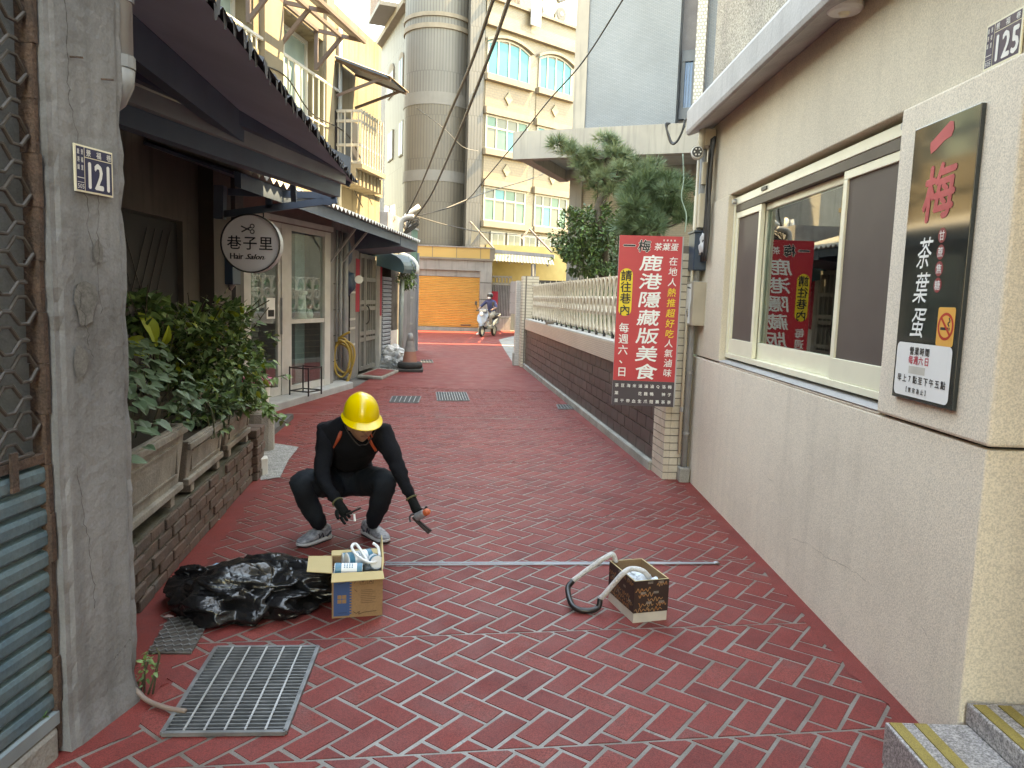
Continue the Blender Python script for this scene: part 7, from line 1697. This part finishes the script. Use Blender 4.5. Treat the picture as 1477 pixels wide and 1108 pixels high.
def scribbles(sheet, w, gname, flip=False):
    mg, mp = MB(), MB()
    for r in range(6):
        z = .012 + r * .025
        x = -.02 + (r % 2) * .045
        while x < w - .02:
            if (r + int(x * 90)) % 3 != 1:
                L = min(.085, w - .006 - x); x0 = max(x, .006)
                if L > .03:
                    pts = [(x0 + (L - .006) * t_, z + .0085 * math.sin(t_ * 24 + r) * (1 + .5 * math.sin(t_ * 9 + x * 40)) + .004 * t_) for t_ in [i / 26 for i in range(27)]]
                    sheet.line(mg, pts, .0038, k=1)
            x += .094
        for k in range(2):
            xx = .02 + ((r * .37 + k * .55) % 1) * (w - .06)
            if r % 2: 
                for q in range(3): sheet.line(mp, [(xx, z + .016 - q * .004), (xx + .028, z + .016 - q * .004)], .002, k=1.3)
    mg.build('script_print', m_gold, pbx); mp.build('pale_print', m_palep, pbx)
scribbles(Sheet(kp(0, 0, zb_), pd_, (0, 0, 1), .0012), pw_, 'a'); scribbles(Sheet(kp(0, pl_, zb_), -pn_, (0, 0, 1), .0012), pl_, 'b')
# crumpled white wrappings in it
for i, (a, b, z, r_) in enumerate(((.065, .06, .17, .042), (.11, .09, .175, .038), (.065, .13, .17, .045), (.10, .19, .14, .045), (.125, .05, .18, .03))):
    blob('wrapping', kp(a, b, z), r_, (1, 1, .7), mat('white_wrapping', (.70, .74, .78), (.55, .62, .68), rough=.4, scale=20), 3.3 + i * 2.1, pbx, 4, .55, False)
hz = thing('flexible_hose', kp(.0, .1, .2), 'looped black hose with white wrapped ends leaning out of the patterned box', 'hose')
m_whitehose = mat('white_wrapped_hose', (.66, .64, .62), (.52, .50, .49), rough=.5, scale=40, bump=.5, bscale=90)
a_ = [G(826, 838, .10), G(819, 850, .07), G(826, 874, .03), G(845, 881, .018), G(862, 877, .03), G(866, 864, .07)]
tubeobj('black_hose', curve(a_, 40), .0145, mat('black_hose_rubber', (.016, .014, .014), rough=.35), hz, 12)
tubeobj('white_hose', curve([G(826, 838, .10), G(826, 838, .10).lerp(kp(-.03, .27, .25), .5), kp(-.03, .27, .245), kp(.01, .28, .25), kp(.03, .28, .21)], 30), .0135, m_whitehose, hz, 10)
tubeobj('white_hose', curve([G(866, 864, .07), G(866, 864, .07).lerp(kp(-.02, .09, .222), .5), kp(-.02, .09, .222), kp(.03, .10, .238), kp(.075, .07, .235), kp(.11, .06, .20)], 30), .0135, m_whitehose, hz, 10)

# thin rods laid across the paving
t = thing('chalk_rods', G(800, 816), 'pair of thin pale blue rods lying across the red paving between the boxes', 'rod')
m_rod = mat('pale_blue_rod', (.50, .56, .62), (.40, .46, .52), rough=.35)
a, b = G(556, 816), G(1033, 815)
for k, nm in ((-.017, 'rod'), (.017, 'rod')): tubeobj(nm, [a + Vector((0, k, .012)), a.lerp(b, .5) + Vector((0, k * .8, .012)), b + Vector((0, k * .35, .012))], .0045, m_rod, t, 8)
blob('rod_end', b + Vector((0, 0, .014)), .014, (1.4, .9, .7), m_steel, 1.1, t, 2, .2)
# ================================================================== people
m_skin = mat('tanned_skin', (.36, .20, .14), (.31, .165, .115), rough=.5, scale=12)
m_shirt = mat('black_work_shirt', (.007, .008, .011), (.005, .0055, .008), rough=.9, scale=12, spec=.2, grain=.2, gscale=260, bump=.25, bscale=40, dist=.01)
m_jeans = mat('black_denim', (.013, .018, .024), (.008, .010, .014), rough=.85, scale=7, spec=.2, grain=.25, gscale=260, bump=.25, bscale=35, dist=.01)
m_glove = mat('black_knit_glove', (.008, .010, .010), (.006, .007, .0075), rough=.9, spec=.2, scale=50, bump=.3, bscale=200)
def skin(joints, edges, root, level=2):
    names = list(joints); ix = {n: i for i, n in enumerate(names)}
    me = bpy.data.meshes.new('skin'); me.from_pydata([tuple(joints[n][0]) for n in names], [(ix[a], ix[b]) for a, b in edges], [])
    o = bpy.data.objects.new('skin', me); COL.objects.link(o)
    o.modifiers.new('s', 'SKIN').use_smooth_shade = True
    lay = me.skin_vertices[0] if me.skin_vertices else None
    if lay is None:
        bm = bmesh.new(); bm.from_mesh(me); bm.verts.layers.skin.verify(); bm.to_mesh(me); bm.free(); lay = me.skin_vertices[0]
    for n in names:
        r = joints[n][1]; lay.data[ix[n]].radius = (r, r) if not isinstance(r, tuple) else r
    for d_ in lay.data: d_.use_root = False
    lay.data[ix[root]].use_root = True
    ss_ = o.modifiers.new('ss', 'SUBSURF'); ss_.levels = level; ss_.render_levels = level
    out = bpy.data.meshes.new_from_object(o.evaluated_get(bpy.context.evaluated_depsgraph_get())); bpy.data.objects.remove(o); bpy.data.meshes.remove(me)
    out.materials.clear(); return out
def paint(me, joints, regions, mats):
    """material of each face from the nearest bone: regions = [(a, b, slot)]"""
    for m in mats: me.materials.append(m)
    for p in me.polygons:
        best = (1e9, 0); c = p.center
        for a, b, s_ in regions:
            A, B = Vector(joints[a][0]), Vector(joints[b][0]); ab = B - A; t_ = max(0, min(1, (c - A).dot(ab) / max(ab.length_squared, 1e-9))); d = (c - A - ab * t_).length / (joints[a][1] if not isinstance(joints[a][1], tuple) else joints[a][1][0])
            if d < best[0]: best = (d, s_)
        p.material_index = best[1]; p.use_smooth = True
def wrinkle(me, amp, sc, skip=()):
    nv = [v.normal.copy() for v in me.vertices]; bad = set()
    for p in me.polygons:
        if p.material_index in skip: bad.update(p.vertices)
    for v, n_ in zip(me.vertices, nv):
        if v.index in bad: continue
        q = Vector((v.co.x * sc, v.co.y * sc, v.co.z * sc * 1.6)); v.co += n_ * amp * (noise.noise(q) + .6 * (.4 - abs(noise.noise(q * 2.3)) * 2))
    me.update()
J = lambda x, y, Y: D(x, y, Y)
wj = {
    'pelvis': (J(503, 690, 4.86), .14), 'waist': (J(506, 666, 4.84), .148), 'chest': (J(511, 638, 4.70), .158), 'upchest': (J(513, 620, 4.60), .115), 'neck': (J(516, 608, 4.50), .055), 'skull0': (J(518, 604, 4.45), .060),
    'shR': (J(470, 625, 4.58), .075), 'elR': (J(464, 686, 4.48), .050), 'frR': (J(474, 706, 4.40), .042), 'wrR': (J(489, 727, 4.33), .030),
    'shL': (J(553, 625, 4.55), .075), 'elL': (J(572, 672, 4.46), .050), 'frL': (J(584, 698, 4.42), .041), 'wrL': (J(595, 722, 4.38), .030),
    'hipR': (J(478, 696, 4.80), .105), 'thR': (J(450, 698, 4.58), .102), 'knR': (J(430, 695, 4.40), .076), 'caR': (J(446, 727, 4.50), .066), 'anR': (J(465, 762, 4.58), .046),
    'hipL': (J(528, 694, 4.82), .105), 'thL': (J(545, 695, 4.62), .102), 'knL': (J(558, 694, 4.45), .076), 'caL': (J(546, 727, 4.56), .066), 'anL': (J(536, 760, 4.66), .046)}
we = [('pelvis', 'waist'), ('waist', 'chest'), ('chest', 'upchest'), ('upchest', 'neck'), ('neck', 'skull0'), ('upchest', 'shR'), ('shR', 'elR'), ('elR', 'frR'), ('frR', 'wrR'), ('upchest', 'shL'), ('shL', 'elL'), ('elL', 'frL'), ('frL', 'wrL'),
      ('pelvis', 'hipR'), ('hipR', 'thR'), ('thR', 'knR'), ('knR', 'caR'), ('caR', 'anR'), ('pelvis', 'hipL'), ('hipL', 'thL'), ('thL', 'knL'), ('knL', 'caL'), ('caL', 'anL')]
wk = thing('person', G(497, 780), 'worker in black clothes and yellow hard hat crouching on the red paving', 'person')
me = skin(wj, we, 'pelvis')
paint(me, wj, [('pelvis', 'waist', 0), ('waist', 'chest', 0), ('chest', 'upchest', 0), ('upchest', 'neck', 0), ('neck', 'skull0', 2), ('shR', 'elR', 0), ('elR', 'wrR', 0), ('shL', 'elL', 0), ('elL', 'wrL', 0), ('upchest', 'shR', 0), ('upchest', 'shL', 0), ('hipR', 'knR', 1), ('knR', 'anR', 1), ('hipL', 'knL', 1), ('knL', 'anL', 1), ('pelvis', 'hipR', 1), ('pelvis', 'hipL', 1)], [m_shirt, m_jeans, m_skin])
wrinkle(me, .012, 9, (2,)); wrinkle(me, .006, 24, (2,))
# head joined to the same body mesh
hx = Vector((.07, -.22, .97)).normalized(); hf = Vector((.40, -.86, -.30)); hf = (hf - hx * hf.dot(hx)).normalized(); hs = hf.cross(hx)      # crown, forward, side
hc = J(521, 609, 4.42)
def headmesh(c, up, fw, sd, s=1., mats=None):
    bm = bmesh.new(); bmesh.ops.create_icosphere(bm, subdivisions=5, radius=1)
    for v in bm.verts:
        d = v.co.normalized(); x, y, z = d        # x side, y forward, z up
        r = Vector((x * .076, y * .095, z * .115))
        if z < 0: r.x *= 1 - .30 * z * z; r.y *= (1 - .22 * z * z * (1 if y < 0 else .3))
        def g(px_, pz_, w, a):
            if y > .2: return a * math.exp(-(((x - px_) / w) ** 2 + ((z - pz_) / (w * 1.3)) ** 2))
            return 0
        r.y += g(0, -.12, .13, .022) + g(0, -.22, .11, .010) - g(.36, .02, .17, .011) - g(-.36, .02, .17, .011) + g(0, -.52, .22, .006) - g(0, -.43, .20, .004) + g(0, -.80, .28, .014) + g(.3, .18, .3, .004) + g(-.3, .18, .3, .004)
        if abs(x) > .86 and -.35 < z < .18 and -.3 < y < .25: r.x *= 1.17
        v.co = c + (sd * r.x + fw * r.y + up * r.z) * s
    m = bpy.data.meshes.new('head'); bm.to_mesh(m); bm.free(); return m
def joinmesh(a, b, slot):
    bm = bmesh.new(); bm.from_mesh(a); n = len(bm.faces); bm.from_mesh(b); bm.faces.ensure_lookup_table()
    for f in bm.faces[n:]: f.material_index = slot; f.smooth = True
    bm.to_mesh(a); bm.free(); bpy.data.meshes.remove(b)
joinmesh(me, headmesh(hc, hx, hf, hs), 2)
link('body', me, Vector((0, 0, 0)), wk)
def dot(name, c, r, sq, m, parent, ax=None): return blob(name, c, r, sq, m, 1.0, parent, 3, 0.)
for s_ in (1, -1):
    dot('eye', hc + hf * .083 + hs * s_ * .030 + hx * .004, .012, (1, 1, .6), m_white, wk); dot('eyebrow', hc + hf * .090 + hs * s_ * .032 + hx * .030, .014, (1.3, .5, .35), m_black, wk)
dot('mouth', hc + hf * .092 - hx * .052, .02, (1.2, .5, .3), mat('lip_tone', (.24, .10, .08), rough=.5), wk)
blob('hair', hc - hf * .03 + hx * .012, .098, (.88, 1., 1.), mat('black_hair', (.012, .011, .01), rough=.6), 2., wk, 4, .06)
# hard hat
m_helmet = mat('yellow_helmet_plastic', (.80, .55, .012), (.74, .50, .010), rough=.28, scale=3, coat=.3)
hp = hc + hx * .046; mb = MB(); prof = []
N_ = 40; rows_ = []
for i in range(15):
    t_ = i / 14; a = t_ * math.pi / 2; row = []
    for j in range(N_):
        th = 2 * math.pi * j / N_; f = math.cos(th); s_ = math.sin(th)
        rx, ry = .104, .126
        rr_ = math.cos(a) ** .8; z = .128 * math.sin(a) ** .95
        ridge = .006 * math.exp(-(s_ * rr_ * 3.2) ** 2) * math.sin(a) if i > 1 else 0
        row.append(hp + hs * (s_ * rx * rr_) + hf * (f * ry * rr_ - .004) + hx * (z + ridge))
    rows_.append(row)
brim = []
for j in range(N_):
    th = 2 * math.pi * j / N_; f = math.cos(th); s_ = math.sin(th); e = .012 + .040 * max(0, f) ** 1.6
    brim.append(hp + hs * (s_ * (.108 + e * .7)) + hf * (f * (.130 + e) - .004) + hx * (-.012 - .012 * max(0, f)))
brim2 = [p - hx * .004 for p in brim]; inn_ = [hp + (p - hp) * .93 - hx * .004 for p in rows_[0]]
allr = [inn_, brim2, brim] + rows_
for r0, r1_ in zip(allr, allr[1:]):
    for j in range(N_): mb.poly([r0[j], r0[(j + 1) % N_], r1_[(j + 1) % N_], r1_[j]])
mb.poly(rows_[-1])
hat = mb.build('hard_hat', m_helmet, wk, True)
mb = MB()
for s_ in (1, -1): mb.tube(curve([hp + hs * s_ * .108 - hx * .005, hp + hs * s_ * .09 - hx * .08 + hf * .02, hc + hs * s_ * .03 - hx * .118 + hf * .05, hc - hx * .12 + hf * .06], 10), .004, 5)
mb.build('chin_strap', m_black, wk)
# collar, buttons, orange braces
nk = wj['neck'][0]; fwd = Vector((.15, -.85, -.45)).normalized()
mb = MB(); 
cc = J(515, 613, 4.50); mb.tube([cc + Vector((.078 * math.cos(a), .062 * math.sin(a), .018 * math.sin(a))) for a in [2 * math.pi * i / 22 for i in range(22)]], .017, 6, closed=True, flat=1.4); mb.build('collar', m_shirt, wk, True)
dot('button', J(506, 643, 4.555), .007, (1, .6, 1), m_white, wk); dot('button', J(506, 651, 4.565), .007, (1, .6, 1), m_white, wk)
m_orange = mat('orange_strap', (.50, .075, .03), rough=.6)
mb = MB(); mb.tube(curve([J(492, 622, 4.48), J(488, 633, 4.47), J(481, 646, 4.49)], 6), [.008, .010, .012, .012, .011, .010, .008, .006, .005, .004, .004, .004, .004][:len(curve([J(492, 622, 4.48), J(488, 633, 4.47), J(481, 646, 4.49)], 6))], 6); mb.build('strap', m_orange, wk)
mb = MB(); mb.tube(curve([J(531, 630, 4.46), J(536, 640, 4.46), J(542, 650, 4.49)], 6), .009, 6); mb.build('strap', m_orange, wk)
mb = MB(); mb.tube(curve([J(533, 621, 4.43), J(537, 631, 4.43)], 4), .005, 5); mb.build('strap', m_orange, wk)
# gloves with five fingers
def hand(name, w, palm_dir, palm_n, curl, parent, m, side=1, L=.175, thumb_open=.42):
    w = Vector(w); d = Vector(palm_dir).normalized(); n_ = Vector(palm_n); n_ = (n_ - d * n_.dot(d)).normalized(); s_ = d.cross(n_) * side     # s_: towards the thumb
    j = {'w': (w - d * .03, .030), 'w2': (w + d * .015, .027), 'p': (w + d * .055, (.038, .020))}; e = [('w', 'w2'), ('w2', 'p')]
    me0 = skin({'w': (w - d * .04, .031), 'w2': (w + d * .01, .028), 'p': (w + d * .05, (.030, .036)), 'p2': (w + d * .088, (.022, .034))}, [('w', 'w2'), ('w2', 'p'), ('p', 'p2')], 'w', 2)
    parts = [me0]
    for i, (off, ln) in enumerate(((.030, .070), (.010, .080), (-.011, .074), (-.030, .058))):
        b = w + d * (.070 if i < 3 else .064) + s_ * off; c_ = curl[i]; ch = {}; p = b; a = .15; ed = []; ch['0'] = (b, .0105)
        for q, fr in enumerate((.42, .32, .26)):
            a += c_ * (.8, 1., .7)[q]; p = p + (d * math.cos(a) + n_ * math.sin(a)) * ln * fr * 1.15; ch[str(q + 1)] = (p, (.0098, .009, .008)[q]); ed.append((str(q), str(q + 1)))
        parts.append(skin(ch, ed, '0', 2))
    b = w + d * .025 + s_ * .026; td = (d * .55 + s_ * thumb_open + n_ * .45).normalized(); ch = {'0': (b, .014), '1': (b + td * .024, .013), '2': (b + td * .036 + d * .016 + n_ * .006, .0115), '3': (b + td * .040 + d * .034 + n_ * .014, .010)}
    parts.append(skin(ch, [('0', '1'), ('1', '2'), ('2', '3')], '0', 2))
    bm = bmesh.new()
    for p_ in parts: bm.from_mesh(p_); bpy.data.meshes.remove(p_)
    for f in bm.faces: f.smooth = True; f.material_index = 0
    mm = bpy.data.meshes.new(name); bm.to_mesh(mm); bm.free(); mm.materials.append(m); return link(name, mm, Vector((0, 0, 0)), parent)
wR, wL = wj['wrR'][0], wj['wrL'][0]
hand('glove', wR, (.55, -.30, -.72), (.35, -.65, -.1), (.35, .5, .6, .65), wk, m_glove, 1)
hand('glove', wL, (.40, -.25, -.75), (.7, .35, -.4), (.8, .85, .9, .9), wk, m_glove, -1)
for w, a, b in ((wR, wj['frR'][0], wR), (wL, wj['frL'][0], wL)):
    d = (b - a).normalized(); MB().lathe(w - d * .022, [(.034, 0), (.036, .004), (.034, .009)], 18, d).build('glove_cuff', mat('olive_cuff_trim', (.14, .13, .06), rough=.8), wk)
# shoes
m_shoe = mat('grey_running_shoe', (.40, .40, .42), (.14, .14, .16), rough=.6, scale=34); m_sole = mat('white_shoe_sole', (.62, .61, .60), (.52, .51, .5), rough=.6); m_solet = mat('black_outsole', (.03, .03, .03), rough=.8); m_shoedark = mat('dark_shoe_patch', (.05, .05, .065), rough=.6)
def shoe(heel, toe):
    heel, toe = Vector((heel.x, heel.y, 0)), Vector((toe.x, toe.y, 0)); d = (toe - heel); L = d.length; d /= L; s_ = Vector((d.y, -d.x, 0))
    def loft(secs, name, m, par):
        mb = MB(); rows_ = []
        for (t_, w, z0, z1, pw) in secs:
            row = []
            for j in range(16):
                a = 2 * math.pi * j / 16; ca, sa_2 = math.cos(a), math.sin(a); row.append(heel + d * (t_ * L) + s_ * (w * math.copysign(abs(ca) ** pw, ca)) + Vector((0, 0, (z0 + z1) / 2 + (z1 - z0) / 2 * math.copysign(abs(sa_2) ** pw, sa_2))))
            rows_.append(row)
        for r0, r1_ in zip(rows_, rows_[1:]):
            for j in range(16): mb.poly([r0[j], r0[(j + 1) % 16], r1_[(j + 1) % 16], r1_[j]])
        mb.poly(rows_[0][::-1]); mb.poly(rows_[-1]); return mb.build(name, m, par, True)
    up_ = loft([(.02, .020, .025, .075, .8), (.05, .034, .022, .098, .8), (.18, .040, .020, .105, .8), (.30, .040, .020, .100, .8), (.42, .040, .020, .092, .85), (.55, .044, .020, .080, .85), (.70, .047, .020, .066, .85), (.84, .044, .022, .056, .85), (.94, .034, .024, .048, .9), (.99, .016, .026, .040, .9)], 'shoe', m_shoe, wk)
    sub(loft([(.0, .026, .008, .034, .5), (.06, .040, .006, .036, .5), (.3, .041, .006, .032, .5), (.6, .048, .006, .030, .5), (.85, .047, .008, .030, .5), (.97, .030, .012, .030, .5), (1.02, .012, .016, .030, .6)], 'sole', m_sole, None), up_); sub(loft([(.0, .024, .0, .0085, .5), (.1, .039, .0, .0065, .5), (.6, .047, .0, .0065, .5), (.9, .044, .001, .009, .5), (1.0, .014, .008, .018, .6)], 'outsole', m_solet, None), up_)
    mb = MB()
    for k in range(5):
        t_ = .36 + k * .07; z = .104 - .055 * (k / 5) ; p = heel + d * (t_ * L); mb.tube([p - s_ * .026 + Vector((0, 0, z - .018)), p + Vector((0, 0, z + .001)), p + s_ * .026 + Vector((0, 0, z - .018))], .004, 5)
    sub(mb.build('laces', m_white), up_)
    mb = MB()
    for sg in (1, -1):
        p = heel + d * (.42 * L) + s_ * sg * .0395; z = .048
        for a0, a1 in (((-.02, -.012), (-.012, .018)), ((-.012, .018), (.012, -.012)), ((.012, -.012), (.02, .018))):
            mb.bar(p + d * a0[0] + Vector((0, 0, z + a0[1])), p + d * a1[0] + Vector((0, 0, z + a1[1])), .011, .004)
        mb.bar(heel + d * (.1 * L) + s_ * sg * .037 + Vector((0, 0, .06)), heel + d * (.24 * L) + s_ * sg * .0405 + Vector((0, 0, .035)), .018, .004)
    sub(mb.build('side_patch', m_shoedark), up_)
shoe(G(475, 776), G(430, 791)); shoe(G(526, 769), G(558, 785))
# tool in the right hand image side and torch in the other hand
t = thing('marker_stick', J(510, 744, 4.24), 'short dark stick with a pale tip held in the gloved hand nearer the middle', 'tool')
MB().tube([J(520, 733, 4.22), J(500, 742, 4.26)], .006, 8).build('stick', m_black, t); MB().tube([J(511, 742, 4.22), J(512, 752, 4.20)], .006, 8).build('stick_tip', m_paper, t)
t = thing('hand_torch', J(608, 742, 4.30), 'small silver gas torch with orange nozzle and dangling black straps held by the worker', 'torch')
ta, tb = J(601, 746, 4.30), J(617, 738, 4.26); td = (tb - ta).normalized()
MB().lathe(ta, [(.020, 0), (.024, .004), (.024, .06), (.02, .07)], 18, td).build('torch_body', mat('silver_torch', (.5, .5, .52), (.3, .3, .32), rough=.35, metal=.6, scale=30), t)
MB().lathe(ta + td * .0705, [(.021, 0), (.020, .022), (.012, .034), (.010, .036)], 16, td).build('torch_nozzle', mat('orange_nozzle', (.75, .20, .07), (.6, .12, .05), rough=.4), t)
tubeobj('strap', curve([J(599, 742, 4.33), J(594, 742, 4.32), J(591, 746, 4.31), J(592, 753, 4.3)], 14), .006, m_black, t, 6); tubeobj('strap', curve([J(596, 746, 4.31), J(604, 755, 4.29), J(619, 769, 4.27)], 12), .010, mat('brown_black_strap', (.035, .02, .018), rough=.6), t, 6); tubeobj('strap', curve([J(599, 747, 4.31), J(608, 755, 4.29), J(622, 766, 4.27)], 12), .008, mat('brown_black_strap', (.035, .02, .018)), t, 6)

# ---- scooter and rider
SO = Vector((-1.02, 30.3, 0)); SA = R(22)     # heading: front towards the camera, turned a little to the left
sf = Vector((-math.sin(SA), -math.cos(SA), 0)); ssd = Vector((sf.y, -sf.x, 0)); 
sp = lambda f, s_, z: SO + sf * f + ssd * s_ + Vector((0, 0, z))
sct = thing('motor_scooter', SO, 'silver grey motor scooter ridden towards the camera at the alley end', 'scooter')
m_sil = mat('silver_scooter_paint', (.26, .29, .33), (.23, .26, .30), rough=.35, metal=.3, coat=.2); m_blk = mat('scooter_black', (.03, .03, .032), rough=.5)
def wheel(f):
    tw = MB(); c = sp(f, 0, .235); w = tw.tube([c + sf * (.185 * math.cos(a)) + Vector((0, 0, .185 * math.sin(a))) for a in [2 * math.pi * i / 24 for i in range(24)]], .05, 10, closed=True).build('wheel', m_blk, sct, True)
    sub(MB().lathe(c - ssd * .03, [(.15, 0), (.15, .06)], 20, ssd).build('rim', m_steel), w)
wheel(.62); wheel(-.55)
mb = MB(); pr = [(.62, .50, .13), (.70, .56, .15), (.66, .80, .17), (.52, 1.00, .13)]
mb.prism([sp(.74, -.06, .46), sp(.74, .06, .46), sp(.70, .20, .62), sp(.60, .23, .82), sp(.48, .15, 1.0), sp(.48, -.15, 1.0), sp(.60, -.23, .82), sp(.70, -.20, .62)], sf * -.10 + Vector((0, 0, .02))); mb.build('front_shield', m_sil, sct, bev=.03)
MB().prism([sp(.80, -.07, .40), sp(.80, .07, .40), sp(.40, .08, .48), sp(.40, -.08, .48)], (0, 0, .06)).build('front_fender', m_sil, sct, bev=.03)
MB().prism([sp(.5, -.17, .30), sp(.5, .17, .30), sp(-.2, .17, .30), sp(-.2, -.17, .30)], (0, 0, .08)).build('floor_board', m_blk, sct, bev=.02)
MB().prism([sp(-.1, -.15, .36), sp(-.1, .15, .36), sp(-.85, .11, .52), sp(-.85, -.11, .52)], (0, 0, .26)).build('rear_body', m_sil, sct, bev=.05)
MB().prism([sp(-.02, -.14, .70), sp(-.02, .14, .70), sp(-.8, .12, .79), sp(-.8, -.12, .79)], (0, 0, .09)).build('seat', m_blk, sct, bev=.03)
MB().bar(sp(.46, -.35, 1.02), sp(.46, .35, 1.02), .035).build('handlebar', m_blk, sct); MB().obox(sp(.52, 0, 1.03), ssd * .16, sf * .07, (0, 0, .06)).build('handlebar_cowl', m_sil, sct, bev=.02)
MB().lathe(sp(.70, 0, .90), [(.085, 0), (.06, .03)], 16, sf).build('headlight', m_paper, sct)
for s_ in (1, -1):
    MB().bar(sp(.45, .28 * s_, 1.03), sp(.43, .36 * s_, 1.24), .015).build('mirror_stem', m_blk, sct); MB().obox(sp(.43, .37 * s_, 1.30), ssd * .05, sf * .012, (0, 0, .075)).build('mirror', m_blk, sct, bev=.01)
MB().tube(curve([sp(-.5, -.16, .80), sp(-.82, -.15, .86), sp(-.98, 0, .90), sp(-.82, .15, .86), sp(-.5, .16, .80)], 16), .022, 8).build('grab_rail', m_winframe, sct, True)
MB().bar(sp(-.45, .2, .3), sp(-.75, .22, .36), .07).build('exhaust', m_steel, sct)
rj = {'pelvis': (sp(-.25, 0, .88), .15), 'waist': (sp(-.22, 0, 1.05), .14), 'chest': (sp(-.16, 0, 1.26), .16), 'up': (sp(-.13, 0, 1.38), .11), 'neck': (sp(-.12, 0, 1.46), .055), 'sk': (sp(-.11, 0, 1.50), .06),
      'sR': (sp(-.13, -.19, 1.37), .075), 'eR': (sp(.02, -.34, 1.15), .052), 'wR': (sp(.38, -.28, 1.06), .034), 'hR': (sp(.45, -.28, 1.05), .04), 'sL': (sp(-.13, .19, 1.37), .075), 'eL': (sp(.02, .36, 1.15), .052), 'wL': (sp(.38, .28, 1.06), .034), 'hL': (sp(.45, .28, 1.05), .04),
      'pR': (sp(-.18, -.12, .86), .11), 'kR': (sp(.22, -.20, .82), .075), 'aR': (sp(.16, -.16, .44), .045), 'fR': (sp(.30, -.16, .41), .04), 'pL': (sp(-.18, .12, .86), .11), 'kL': (sp(.12, .28, .66), .075), 'aL': (sp(-.02, .42, .12), .045), 'fL': (sp(.14, .44, .05), .042)}
rde = thing('person', SO + Vector((.1, 0, 0)), 'scooter rider in navy shirt, beige trousers, dark helmet and white face mask', 'person')
me = skin(rj, [('pelvis', 'waist'), ('waist', 'chest'), ('chest', 'up'), ('up', 'neck'), ('neck', 'sk'), ('up', 'sR'), ('sR', 'eR'), ('eR', 'wR'), ('wR', 'hR'), ('up', 'sL'), ('sL', 'eL'), ('eL', 'wL'), ('wL', 'hL'), ('pelvis', 'pR'), ('pR', 'kR'), ('kR', 'aR'), ('aR', 'fR'), ('pelvis', 'pL'), ('pL', 'kL'), ('kL', 'aL'), ('aL', 'fL')], 'pelvis')
paint(me, rj, [('pelvis', 'chest', 0), ('chest', 'up', 0), ('up', 'sR', 0), ('up', 'sL', 0), ('sR', 'eR', 0), ('sL', 'eL', 0), ('eR', 'hR', 2), ('eL', 'hL', 2), ('neck', 'sk', 2), ('pR', 'kR', 1), ('kR', 'aR', 1), ('pL', 'kL', 1), ('kL', 'aL', 1), ('aR', 'fR', 3), ('aL', 'fL', 3), ('pelvis', 'pR', 1), ('pelvis', 'pL', 1)], [mat('navy_shirt', (.04, .05, .13), (.03, .04, .10), rough=.8), mat('beige_trousers', (.42, .37, .29), (.36, .32, .25), rough=.85), m_skin, m_white])
rh_ = sp(-.09, 0, 1.58); joinmesh(me, headmesh(rh_, Vector((0, 0, 1)), sf, ssd, 1.0), 2); link('body', me, Vector((0, 0, 0)), rde)
MB().lathe(rh_ + Vector((0, 0, .015)), [(.125, -.03), (.13, .02), (.115, .07), (.075, .115), (.02, .132)], 22).build('helmet', m_blk, rde, True)
MB().lathe(rh_ + Vector((0, 0, .082)), [(.113, .0), (.078, .052), (.02, .068)], 22).build('helmet_top', m_winframe, rde, True)
blob('face_mask', rh_ + sf * .075 - Vector((0, 0, .045)), .062, (1.05, .75, .95), m_paper, 1., rde, 3, .03)
for s_ in (1, -1): dot('eye', rh_ + sf * .088 + ssd * s_ * .03 + Vector((0, 0, .005)), .011, (1, .8, .7), m_black, rde)
